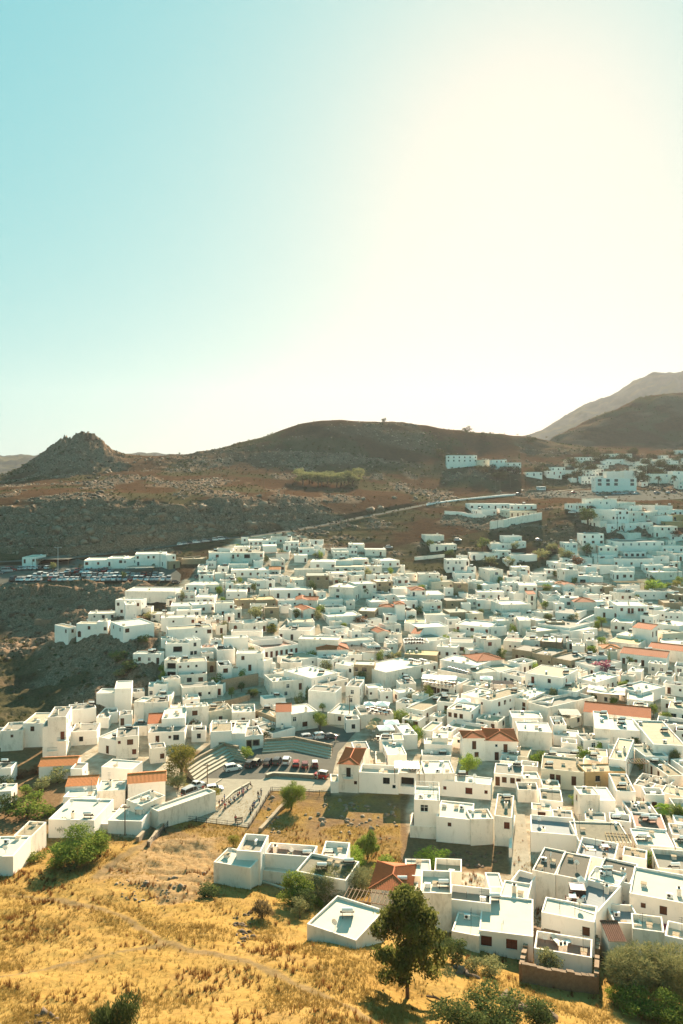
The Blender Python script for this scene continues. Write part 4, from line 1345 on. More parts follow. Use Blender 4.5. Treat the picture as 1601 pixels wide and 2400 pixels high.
N 655 795 780 796 765 7.1|rw N b:890|n
N 780 767 895 761 713 8.4|rw N b:925|n
N 480 912 655 893 868 3.7|rg b:1000|n
N 655 962 742 961 895 3.6|rg b:1035|.w
N 740 932 805 926 900 3.6|rg b:1000|.w
N 810 947 900 941 922 3.4|rg b:1020|d.
N 484 1060 660 1051 1002 3.4|rg b:1150|.w..
N 975 865 1148 855 815 5.8|rg b:1010|n
N 912 852 980 858 825 5.6|rw b:1010|.w/.
N 1010 757 1135 751 718 3.6|rw b:830|w...
N 905 792 985 786 763 3.2|rg b:830|.s
N 325 962 450 956 888 6.0|rg b:1240|..w/..d
N 155 1002 325 1001 930 5.4|rc b:1165|.w../....
N 290 1027 385 1021 970 5.8|rg b:1243|.d/.d
N 5 1052 155 1046 993 3.6|rg b:1190|.s.
N -150 1072 80 1066 1030 3.7|rg|.d
N 1100 972 1260 966 893 5.2|rw|n
N 1005 1008 1105 1003 935 3.7|shed|n
N 1265 897 1420 886 868 5.8|rw|.W../.d..
N 1420 922 1580 906 873 3.7|C rb|w.w.w
O 900 207 1002 206 188 3.6|rg b:275|.a
O 580 292 665 286 245 3.5|rg b:335|.w
O 670 280 790 302 225 5.8|rw b:400|./.d.
O 790 282 942 271 218 5.8|rg b:430|s.W./..w
O 1008 252 1257 246 205 5.5|rg b:340|.d.sW./.
O 1025 362 1130 351 320 3.5|rg b:460|.w
O 265 485 515 474 422 3.0|gab tl|n
O 690 487 900 502 438 3.6|rw k:d|..
O 480 500 560 500 470 3.1|rg|.
O 445 622 655 611 550 3.6|shed tl|n
O 660 652 850 641 572 3.6|rw|s.
O 870 602 1125 582 528 4.6|gab tl|n
O 430 692 650 691 650 3.0|rw|.s
O 330 842 640 852 700 3.2|rw|n
O 735 847 965 857 745 5.5|rw b:945|n
O 635 872 735 873 780 5.5|rw b:930|n
O 1022 762 1078 790 640 5.2|rw b:900|n
O 860 707 960 746 662 4.4|rw k:d|.
O -130 1097 90 1096 955 3.0|rw|n
O 95 952 216 956 858 3.6|rb|n
O -90 655 75 650 605 3.2|rw|.
O -140 500 75 495 470 3.5|rg|.w.
P 155 248 300 242 185 5.8|rb F b:385|W.W/W.D.W
P 300 257 390 256 185 6.0|rw b:375|d.d/.W
P 390 277 515 266 212 3.6|rg F b:365|.D.W.d
P 460 98 605 155 108 4.1|S rb b:215|s.s..s
P 606 156 690 146 110 4.1|rb b:235|..d
P 300 117 460 111 58 3.8|rw T b:205|w.w.w
P 180 132 295 121 58 3.8|C rb b:190|s.s
P 580 258 730 216 190 3.6|rg b:300|..w
P 600 114 705 112 55 6.0|shed|n
P 705 128 885 106 62 5.9|rw b:235|w..w/.W.
P 950 118 1175 141 62 3.5|rw b:200|w.w.AWW
P 1178 132 1400 121 75 3.5|rg T b:215|n
T 120 322 285 332 200 6.0|hip b:562|.d./s..s
T 55 467 120 466 440 3.1|rc b:565|s.
T 290 387 620 406 330 4.6|rw T b:570|W..W./....s
T 620 390 770 402 325 3.6|rw T b:575|B
T 770 402 835 412 330 3.7|rw b:580|d
T 840 402 1090 402 292 4.6|rw|n
T 830 442 1390 497 410 3.6|rw b:600|d.s..W.s
T 530 247 690 242 115 4.1|rw b:345|a.a
T 430 312 520 313 215 3.6|rc b:345|n
T 250 202 380 197 135 4.0|rg|.
T 840 152 1065 167 108 3.8|rw b:250|..w.
T 815 250 1060 256 205 2.7|rg T b:295|n
T 1165 107 1345 106 52 5.8|hip b:300|W.d.W/w.w.
T 1345 127 1612 136 35 5.8|hip b:300|w.s.d.s/.d.W
T 750 617 965 627 510 7.0|R rw|.W.d/.
T 716 838 932 852 740 2.9|T rd b:945|n
T 935 757 1225 787 640 5.7|rw b:985|.s../.
T 1225 782 1415 777 700 5.7|rw b:1000|.../..W
T 1420 757 1568 772 575 5.9|rb b:1010|.w/.w
M 690 305 900 345 120 3.9|rb k:w.w.d b:470|..d
M 1065 228 1285 246 148 4.6|rp k:w.d|w
M 1190 312 1480 355 243 4.8|rw k:w.w|www./..W
M 660 642 830 632 503 3.6|rw|.
M 870 572 1000 592 480 3.3|rc|n
M 1010 672 1200 682 600 3.6|rw|.
M 910 752 1245 762 680 5.4|rw b:860|..w./.
M 360 692 520 702 640 3.3|rg|n
M 530 700 660 700 620 3.5|rc|s
Q 0 130 150 152 68 4.1|rw k:w|.W
Q 185 112 320 138 55 5.7|rw b:250|W.w/d.d
Q 330 152 490 200 90 4.3|rg T|n
Q 775 232 1310 285 172 3.6|shed|.s..s
Q 865 362 990 372 228 5.0|rw|n
Q 990 372 1240 382 280 5.5|rw b:515|n
Q 535 337 640 341 268 4.0|T rg|n
Q 535 418 745 432 372 3.7|rw b:505|d.w.
Q 510 557 800 582 525 3.5|T rg b:625|.w.w
Q 255 385 525 395 312 4.4|rw|n
Q 775 457 985 452 403 3.6|rg b:550|.wdw
Q 975 602 1110 622 448 5.4|rc|n
Q 165 572 330 592 503 3.7|C rb b:660|.w
Q 60 722 290 742 648 3.7|rg b:835|dwwd
Q 295 762 430 766 732 3.6|rw b:860|d.w
Q 435 682 780 716 590 3.9|C rb b:850|.wd.d.
Q 430 932 610 946 848 3.0|rp|n
Q 745 892 905 893 825 3.9|rw b:1105|..d
Q 905 938 1030 942 830 3.5|rw b:1110|d.
Q 1035 862 1190 872 722 6.0|rb b:1030|n
Q 1030 1042 1115 1046 1010 3.2|rw b:1130|d
Q 790 712 1110 702 645 3.7|O rc b:860|.w..w
Q 1265 588 1450 583 490 3.9|rn b:700|.w.w
Q 1450 742 1580 737 590 3.7|rb b:840|W.W
Q 1185 1152 1440 1177 1035 3.0|rt|n
Q 1190 775 1455 832 745 2.7|T rg b:880|n
Q 1330 490 1590 500 300 4.7|rc|n
Q 1120 130 1330 150 70 3.7|rw|.w
R 355 168 725 202 42 4.1|T rd b:325|n
R 735 238 1160 252 90 2.6|rp|n
R 1195 268 1500 292 150 3.6|rw b:415|W.d.W
R 715 340 1020 398 235 3.6|T rd|n
R 365 472 550 512 305 5.6|rk|n
R 556 512 790 557 345 5.6|rk|n
R 870 522 1150 587 395 5.0|rk|n
R 795 542 1050 612 470 5.4|rw|.
R 1140 652 1600 745 480 4.6|rw|.s.w..
R 610 742 870 832 560 5.0|T rd|n
R 105 672 330 712 565 4.6|rw|n
R 20 612 140 615 490 4.4|rw|n
R 190 562 340 602 490 4.6|T rd|n
R 1020 892 1240 902 745 3.6|T rd|n
R 980 1042 1110 1042 885 3.2|shed tb|n
R 380 1088 840 1172 1005 3.0|T rt|n
R 440 870 640 930 800 3.4|rc|.w
R 1165 935 1420 975 880 4.0|T rw|n
R 1420 990 1620 1040 920 4.0|T rw|n
U 555 377 825 412 215 5.8|rw b:515|W.W./s.s.s
U 865 288 1130 342 240 5.0|rw|..w
U 265 192 420 202 85 5.2|T rw|n
U 410 227 615 247 165 4.5|T rg|n
U 420 388 558 412 300 3.6|rw b:475|n
U 190 107 320 112 30 4.0|rw|n
U 335 82 470 92 45 3.0|T rc|n
S 60 257 310 302 185 4.2|rw b:430|n
S 310 305 620 346 212 4.2|rw b:405|n
S 215 182 380 192 75 5.0|T rg|n
S 400 202 730 232 140 4.0|T rt|n
S 785 242 960 252 125 4.0|T rw|n
S 620 322 960 385 230 4.0|rp|n
S 1130 442 1400 467 305 3.2|hip|n
S 695 682 1030 790 540 2.9|rw b:815|n
S 1205 472 1440 492 455 3.0|rw|n
'''
_lines = [l for l in HOUSE_DATA.strip().split('\n') if l.strip()]
for i, l in enumerate(_lines):
    head, flags, win = l.split('|')
    t, *nums = head.split()
    x1, y1, x2, y2, yb, h = map(float, nums)
    bt = next((float(f[2:]) for f in flags.split() if f.startswith('b:')), None)
    c, yaw, w, dep, zt, h = survey(t, x1, y1, x2, y2, yb, h, bt, next((f for f in flags.split() if f in ('hip', 'gab', 'shed')), None))
    rec = house(c.x, c.y, zt - h, yaw, max(w, 1.5), dep, h, flags, win if win else None, seed=1000 + i, tile=t)
    rec['px'] = (TILES[t][0] + (x1 + x2) / 2 / TILES[t][2], TILES[t][1] + (y1 + y2) / 2 / TILES[t][2])

# more white villas among the trees of the upper slope
rv = random.Random(21); nv = 0; vt = 0
while nv < 30 and vt < 900:
    vt += 1
    px, py = rv.uniform(1345, 1640), rv.uniform(1066, 1128)
    if 1385 < px < 1500 and py > 1100: continue
    h = rv.choice((3.2, 3.4, 5.6)); w = rv.uniform(16, 42)
    TILES['Y'] = (0, 0, 1)
    c, yaw, ww, dep, zt, h = survey('Y', px, py, px + w, py - .3, py - 3, h)
    if any(abs(q['x'] - c.x) < (q['w'] + ww) / 2 + 1 and abs(q['y'] - c.y) < 12 for q in HOUSES): continue
    rec = house(c.x, c.y, zt - h, 0.0, ww, 8.0, h, 'rw', None, seed=7000 + nv, tile='F')
    rec['px'] = (px + w / 2, py); nv += 1
# infill: small annexes and yards squeezed between the surveyed houses
def rect(x, y, yaw, w, d):
    fx, fy, bx, by = math.cos(yaw), -math.sin(yaw), math.sin(yaw), math.cos(yaw)
    return [(x + fx * sx * w / 2 + bx * sy * d / 2, y + fy * sx * w / 2 + by * sy * d / 2) for sx, sy in ((-1, -1), (1, -1), (1, 1), (-1, 1))]
def overlap(A, B):
    for P in (A, B):
        for i in range(4):
            ex, ey = P[(i + 1) % 4][0] - P[i][0], P[(i + 1) % 4][1] - P[i][1]
            nx, ny = -ey, ex
            a = [p[0] * nx + p[1] * ny for p in A]; b = [p[0] * nx + p[1] * ny for p in B]
            if max(a) <= min(b) or max(b) <= min(a): return False
    return True
FILL_IN = [(380, 1740), (380, 1420), (480, 1340), (560, 1262), (700, 1262), (930, 1330), (1000, 1372), (1090, 1340), (1240, 1340), (1330, 1290), (1345, 1200), (1601, 1180), (1640, 2060), (1400, 2080), (1240, 1900), (1210, 1860), (1150, 1750), (830, 1740), (800, 1690), (720, 1660), (600, 1730)]
FILL_OUT = [[(480, 1600), (625, 1595), (625, 1660), (480, 1690)], [(1500, 1345), (1601, 1345), (1601, 1385), (1500, 1385)], [(1330, 1440), (1440, 1440), (1440, 1500), (1330, 1500)], [(860, 1650), (960, 1650), (930, 1750), (820, 1740)]]
rf_ = random.Random(77)
RECTS = [(h, rect(h['x'], h['y'], h['yaw'], h['w'], h['d']), math.hypot(h['w'], h['d']) / 2) for h in HOUSES]
def inside_poly(p, x, y): return bool(poly_mask(p, np.array([[x]]), np.array([[y]]))[0, 0])
N_FILL, tries = 0, 0
while N_FILL < 190 and tries < 9000:
    tries += 1
    px, py = rf_.uniform(380, 1640), rf_.uniform(1265, 2060)
    if not inside_poly(FILL_IN, px, py) or any(inside_poly(q, px, py) for q in FILL_OUT): continue
    p = hit(px, py, 0, 110)
    near_h = min(RECTS, key=lambda q: (q[0]['x'] - p.x) ** 2 + (q[0]['y'] - p.y) ** 2)[0]
    yaw = near_h['yaw'] + rf_.uniform(-.05, .05)
    got = None
    for w, d in ((rf_.uniform(6, 9), rf_.uniform(5, 8)), (rf_.uniform(4, 6.5), rf_.uniform(4, 6)), (3.6, 3.4)):
        Rc = rect(p.x, p.y, yaw, w + .5, d + .5); rad = math.hypot(w, d) / 2 + .5
        if not any((q[0]['x'] - p.x) ** 2 + (q[0]['y'] - p.y) ** 2 < (q[2] + rad) ** 2 and overlap(Rc, q[1]) for q in RECTS):
            got = (w, d); break
    if not got: continue
    w, d = got
    h = min(rf_.choice((2.5, 2.8, 3.0, 3.3, 3.6)), max(2.4, near_h['h']))
    bx, by = math.sin(yaw), math.cos(yaw)
    rec = house(p.x - bx * d / 2, p.y - by * d / 2, p.z, yaw, w, d, h, rf_.choice(('', '', 'T', 'rw', 'rc', 'rg', 'T rg')), None, seed=5000 + N_FILL, tile='X')
    rec['o'].name = 'annex'; rec['kind'] = 'annex'
    rec['px'] = (CX + F * p.x / p.y, H0 - (p.z + h - ZC) / p.y * F)
    RECTS.append((rec, rect(p.x, p.y, yaw, w, d), math.hypot(w, d) / 2)); N_FILL += 1
GAPS = []
while len(GAPS) < 85 and tries < 30000:
    tries += 1
    px, py = rf_.uniform(380, 1600), rf_.uniform(1290, 2040)
    if not inside_poly(FILL_IN, px, py) or any(inside_poly(q, px, py) for q in FILL_OUT[3:]): continue
    p = hit(px, py, 0, 110); Rc = rect(p.x, p.y, 0, 1.6, 1.6)
    if any((q[0]['x'] - p.x) ** 2 + (q[0]['y'] - p.y) ** 2 < (q[2] + 1.2) ** 2 and overlap(Rc, q[1]) for q in RECTS): continue
    if any((p - g).length < 4 for g in GAPS): continue
    GAPS.append(p)
from collections import Counter
print('houses', len(HOUSES), Counter(h['kind'] for h in HOUSES), flush=True)
# ------------------------------------------------------------------ plants
def leaf_mat(name, c1, c2, tr=0.35, scale=0.8):
    if name in MATS: return MATS[name]
    m = bpy.data.materials.new(name); t = nt(m); N, L = t.nodes, t.links
    N.remove(N['Principled BSDF'])
    out = N['Material Output']
    tc = N.new('ShaderNodeTexCoord'); n = N.new('ShaderNodeTexNoise'); n.inputs['Scale'].default_value = scale; n.inputs['Detail'].default_value = 3
    info = N.new('ShaderNodeObjectInfo')
    ad = N.new('ShaderNodeVectorMath'); ad.operation = 'ADD'; ml = N.new('ShaderNodeMath'); ml.operation = 'MULTIPLY'; ml.inputs[1].default_value = 37
    L.new(info.outputs['Random'], ml.inputs[0]); L.new(tc.outputs['Object'], ad.inputs[0]); L.new(ml.outputs[0], ad.inputs[1]); L.new(ad.outputs[0], n.inputs['Vector'])
    r = N.new('ShaderNodeMapRange'); r.inputs[1].default_value = 0.34; r.inputs[2].default_value = 0.66; L.new(n.outputs[0], r.inputs[0])
    geo = N.new('ShaderNodeNewGeometry')
    mx0 = N.new('ShaderNodeMath'); mx0.operation = 'MULTIPLY_ADD'; mx0.inputs[1].default_value = 0.5; L.new(geo.outputs['Random Per Island'], mx0.inputs[0]); 
    hf = N.new('ShaderNodeMath'); hf.operation = 'MULTIPLY'; hf.inputs[1].default_value = 0.6; L.new(r.outputs[0], hf.inputs[0]); L.new(hf.outputs[0], mx0.inputs[2])
    mx = N.new('ShaderNodeMix'); mx.data_type = 'RGBA'; L.new(mx0.outputs[0], mx.inputs[0])
    mx.inputs[6].default_value = tuple(c1) + (1,); mx.inputs[7].default_value = tuple(c2) + (1,)
    hv = N.new('ShaderNodeHueSaturation'); rr = N.new('ShaderNodeMapRange'); rr.inputs[3].default_value = 0.8; rr.inputs[4].default_value = 1.2
    L.new(info.outputs['Random'], rr.inputs[0]); L.new(rr.outputs[0], hv.inputs['Value']); L.new(mx.outputs[2], hv.inputs['Color'])
    d = N.new('ShaderNodeBsdfDiffuse'); tl = N.new('ShaderNodeBsdfTranslucent'); ms = N.new('ShaderNodeMixShader'); ms.inputs[0].default_value = tr
    L.new(hv.outputs[0], d.inputs[0]); L.new(hv.outputs[0], tl.inputs[0]); L.new(d.outputs[0], ms.inputs[1]); L.new(tl.outputs[0], ms.inputs[2]); L.new(ms.outputs[0], out.inputs['Surface'])
    MATS[name] = m
    return m
LEAF = {
    'evergreen': leaf_mat('leaf_evergreen', (0.045, 0.058, 0.016), (0.15, 0.15, 0.038), 0.45, 5.0),
    'green': leaf_mat('leaf_green', (0.076, 0.119, 0.028), (0.249, 0.293, 0.055)),
    'bright': leaf_mat('leaf_bright', (0.101, 0.169, 0.025), (0.270, 0.338, 0.051)),
    'dark': leaf_mat('leaf_dark', (0.056, 0.081, 0.030), (0.158, 0.177, 0.056), 0.25),
    'olive': leaf_mat('leaf_olive', (0.152, 0.160, 0.069), (0.327, 0.305, 0.129)),
    'yellow': leaf_mat('leaf_yellow', (0.132, 0.120, 0.026), (0.264, 0.228, 0.048)),
    'far': leaf_mat('leaf_far', (0.050, 0.053, 0.024), (0.097, 0.097, 0.040), 0.2, 0.25),
    'pink': leaf_mat('petal_pink', (0.30, 0.06, 0.13), (0.42, 0.13, 0.18)),
    'rust': leaf_mat('leaf_rust', (0.15, 0.07, 0.035), (0.24, 0.12, 0.06)),
    'dry': leaf_mat('leaf_dry', (0.14, 0.10, 0.05), (0.24, 0.17, 0.08)),
}
bark = mat('bark', (0.13, 0.09, 0.06), 0.95, 0.4, 4.0, bump=0.6, bscale=14, stretch=(1, 1, 0.25))

def crown_arrays(rng, blobs, n, size, mode='leaf', rough=0.09):
    """leaf-sized faces spread through a set of ellipsoids; returns verts, faces"""
    vol = np.array([b[3] * b[4] * b[5] for b in blobs]) ** 0.75
    pick = rng.choice(len(blobs), n, p=vol / vol.sum())
    B = np.array(blobs)[pick]
    dirn = rng.normal(size=(n, 3)); dirn /= np.linalg.norm(dirn, axis=1)[:, None]
    rad = rng.uniform(0.25, 1.0, n) ** 0.45
    rad *= 1 + rng.normal(0, rough, n)
    P = B[:, :3] + dirn * rad[:, None] * B[:, 3:6]
    nrm = dirn * np.array([1, 1, 1]) + rng.normal(0, 0.7, (n, 3))
    nrm /= np.linalg.norm(nrm, axis=1)[:, None]
    a = np.cross(nrm, rng.normal(size=(n, 3))); a /= np.linalg.norm(a, axis=1)[:, None] + 1e-9
    if mode == 'up': a = a * 0.35 + np.array([0, 0, 1.0]); a /= np.linalg.norm(a, axis=1)[:, None]
    if mode == 'weep': a = a * 0.5 + dirn * 0.6 + np.array([0, 0, 0.15]); a /= np.linalg.norm(a, axis=1)[:, None]
    b = np.cross(nrm, a); b /= np.linalg.norm(b, axis=1)[:, None] + 1e-9
    s = size * rng.uniform(0.6, 1.35, n)[:, None]
    el = {'leaf': 1.0, 'up': 2.4, 'weep': 2.8}[mode]
    wd = {'leaf': 0.62, 'up': 0.30, 'weep': 0.22}[mode]
    q = np.stack([P - a * s * el * 0.5, P + b * s * wd * 0.5, P + a * s * el * 0.5, P - b * s * wd * 0.5], 1)
    return q.reshape(-1, 3), np.arange(n * 4).reshape(n, 4)

def lobes(rng, w, h, z0, k, squash=0.75, top=False):
    """clumps that make up a crown of width w and height h sitting at z0"""
    out = [(0, 0, z0 + h * 0.5, w * 0.33, w * 0.33, h * 0.40)]
    for i in range(k):
        a = rng.uniform(0, 2 * math.pi); t = rng.uniform(0.12, 0.92)
        prof = math.sin(math.pi * (0.12 + 0.80 * t)) ** 0.7
        rr = w * 0.5 * prof * rng.uniform(0.35, 0.82)
        s = rng.uniform(0.13, 0.24) * w
        out.append((rr * math.cos(a), rr * math.sin(a), z0 + h * t, s, s, s * squash))
    return out
_plant_cache = {}
def plant_meshes(kind, var, n=None):
    """trunk and crown of a unit plant: width 1 x height 1"""
    key = (kind, var, n)
    if key in _plant_cache: return _plant_cache[key]
    rng = np.random.default_rng(abs(hash((len(kind), kind[0], kind[-1], var))) % 99991 if False else sum(ord(c) for c in kind) * 31 + var)
    lf = 'leaf'
    tr = MB(); trunk_z = 0.25
    if kind == 'bush':
        bl = lobes(rng, 1.0, 0.95, 0.02, 12); nn = n or 900; size = 0.085
        trunk_z = 0.35
    elif kind == 'reedy':
        bl = lobes(rng, 0.95, 0.95, 0.02, 10); nn = n or 1000; size = 0.09; lf = 'up'; trunk_z = 0.4
    elif kind == 'tamarisk':
        bl = lobes(rng, 1.0, 0.9, 0.08, 14, 0.8); nn = n or 1600; size = 0.09; lf = 'weep'; trunk_z = 0.4
    elif kind == 'tree':
        bl = lobes(rng, 1.0, 0.72, 0.28, 14); nn = n or 1100; size = 0.075; trunk_z = 0.5
    elif kind == 'pine':       # tall irregular dark crown in tiers
        bl = []
        for i in range(52):
            t = rng.uniform(0, 1) ** 1.1; z = 0.25 + 0.71 * t
            prof = max(0.18, math.sin(math.pi * (0.20 + 0.74 * t))) ** 0.75
            a = 2.4 * i + rng.uniform(-.4, .4); rr = 0.5 * prof * math.sqrt(rng.uniform(0.05, 0.95)); s = rng.uniform(0.09, 0.15)
            bl.append((rr * math.cos(a), rr * math.sin(a), z, s, s, s * 0.55))
        bl.append((0, 0, 0.6, 0.2, 0.2, 0.3)); nn = n or 2500; size = 0.036; trunk_z = 0.8
    elif kind == 'umbrella':
        bl = []
        for i in range(12):
            a = rng.uniform(0, 6.28); rr = rng.uniform(0, 0.38); s = rng.uniform(0.14, 0.22)
            bl.append((rr * math.cos(a), rr * math.sin(a), 0.72 - rr * 0.35 + rng.uniform(-0.08, 0.1), s, s, s * 0.9))
        nn = n or 1100; size = 0.10; trunk_z = 0.65
    elif kind == 'cypress':
        bl = [(0, 0, 0.1 + 0.85 * t, 0.5 * (1 - t) ** 0.6 * 0.9 + 0.06, 0.5 * (1 - t) ** 0.6 * 0.9 + 0.06, 0.12) for t in np.linspace(0, 1, 9)]
        nn = n or 500; size = 0.09; lf = 'up'; trunk_z = 0.3
    elif kind == 'palm':
        rngp = random.Random(var)
        cb = MB()
        for i in range(22):
            a = 6.283 * i / 22 + rngp.uniform(-0.1, 0.1); el = rngp.uniform(-0.1, 1.2); Lf = 0.52 * rngp.uniform(0.85, 1.1)
            pts = []
            for k in range(7):
                t = k / 6; r_ = Lf * t * math.cos(el) * (1 - 0.12 * t); z = 0.68 + Lf * t * math.sin(el) - 0.34 * t * t
                pts.append((r_ * math.cos(a), r_ * math.sin(a), z))
            for k in range(6):
                p, q = Vector(pts[k]), Vector(pts[k + 1]); tdir = (q - p).normalized(); sd = Vector((-math.sin(a), math.cos(a), 0))
                for e in range(2):
                    s0 = p.lerp(q, e / 2); ll = 0.13 * math.sin(math.pi * min(0.97, (k + e / 2 + 0.8) / 7)) + 0.02
                    for sg in (-1, 1):
                        tip = s0 + sd * sg * ll + tdir * ll * 0.6 + Vector((0, 0, -ll * 0.45))
                        cb.face([s0, s0 + tdir * 0.03, tip])
        tr.tube([(0, 0, -0.1), (0.01, 0, 0.3), (0, 0.01, 0.68)], [0.045, 0.036, 0.034], 7)
        r = (tr.mesh('trunk', bark), ('mb', cb))
        _plant_cache[key] = r
        return r
    if n: size = size * (900.0 / nn) ** 0.36 * 1.0 if kind != 'pine' else size
    v, f = crown_arrays(rng, bl, nn, size, lf, 0.2 if kind in ('pine', 'tree') else 0.13)
    r0 = {'bush': 0.03, 'reedy': 0.03, 'tamarisk': 0.035, 'tree': 0.035, 'pine': 0.022, 'umbrella': 0.028, 'cypress': 0.05}[kind]
    tr.tube([(0, 0, -0.1), (0.01, 0.0, trunk_z * 0.5), (0.0, 0.01, trunk_z)], [r0 * 1.25, r0, r0 * 0.6], 7)
    for b_ in bl[1:7] if kind != 'cypress' else []:
        z1 = trunk_z * rng.uniform(0.35, 0.8)
        tr.tube([(0, 0, z1), (b_[0] * 0.5, b_[1] * 0.5, (z1 + b_[2]) / 2 + 0.02), (b_[0] * 0.9, b_[1] * 0.9, b_[2])], [r0 * 0.5, r0 * 0.35, r0 * 0.12], 5)
    _plant_cache[key] = (tr.mesh('trunk', bark), (v, f))
    return _plant_cache[key]
_crown_mesh = {}
PLANTS = []
def plant(name, px, py, h, w, kind, leaf, label=None, cat=None, group=None, var=None, n=None, at=None, rz=None, near=60):
    var = RNG.randrange(4) if var is None else var
    p = at if at is not None else hit(px, py, 0, near)
    root = empty(name, p, RNG.uniform(0, 6.28) if rz is None else rz, label, cat, group)
    root.scale = (w, w, h)
    tm, cr = plant_meshes(kind, var, n)
    k = (kind, var, n, leaf)
    if k not in _crown_mesh:
        if cr[0] is not None and isinstance(cr[0], str): _crown_mesh[k] = cr[1].mesh('crown', LEAF[leaf])
        else: _crown_mesh[k] = np_mesh('crown', cr[0], cr[1], LEAF[leaf])
    link(bpy.data.objects.new('trunk' if kind in ('tree', 'pine', 'umbrella', 'palm', 'cypress') else 'stem', tm), root)
    link(bpy.data.objects.new('crown' if kind not in ('bush', 'reedy') else 'foliage', _crown_mesh[k]), root)
    PLANTS.append((root, px, py, name))
    return root

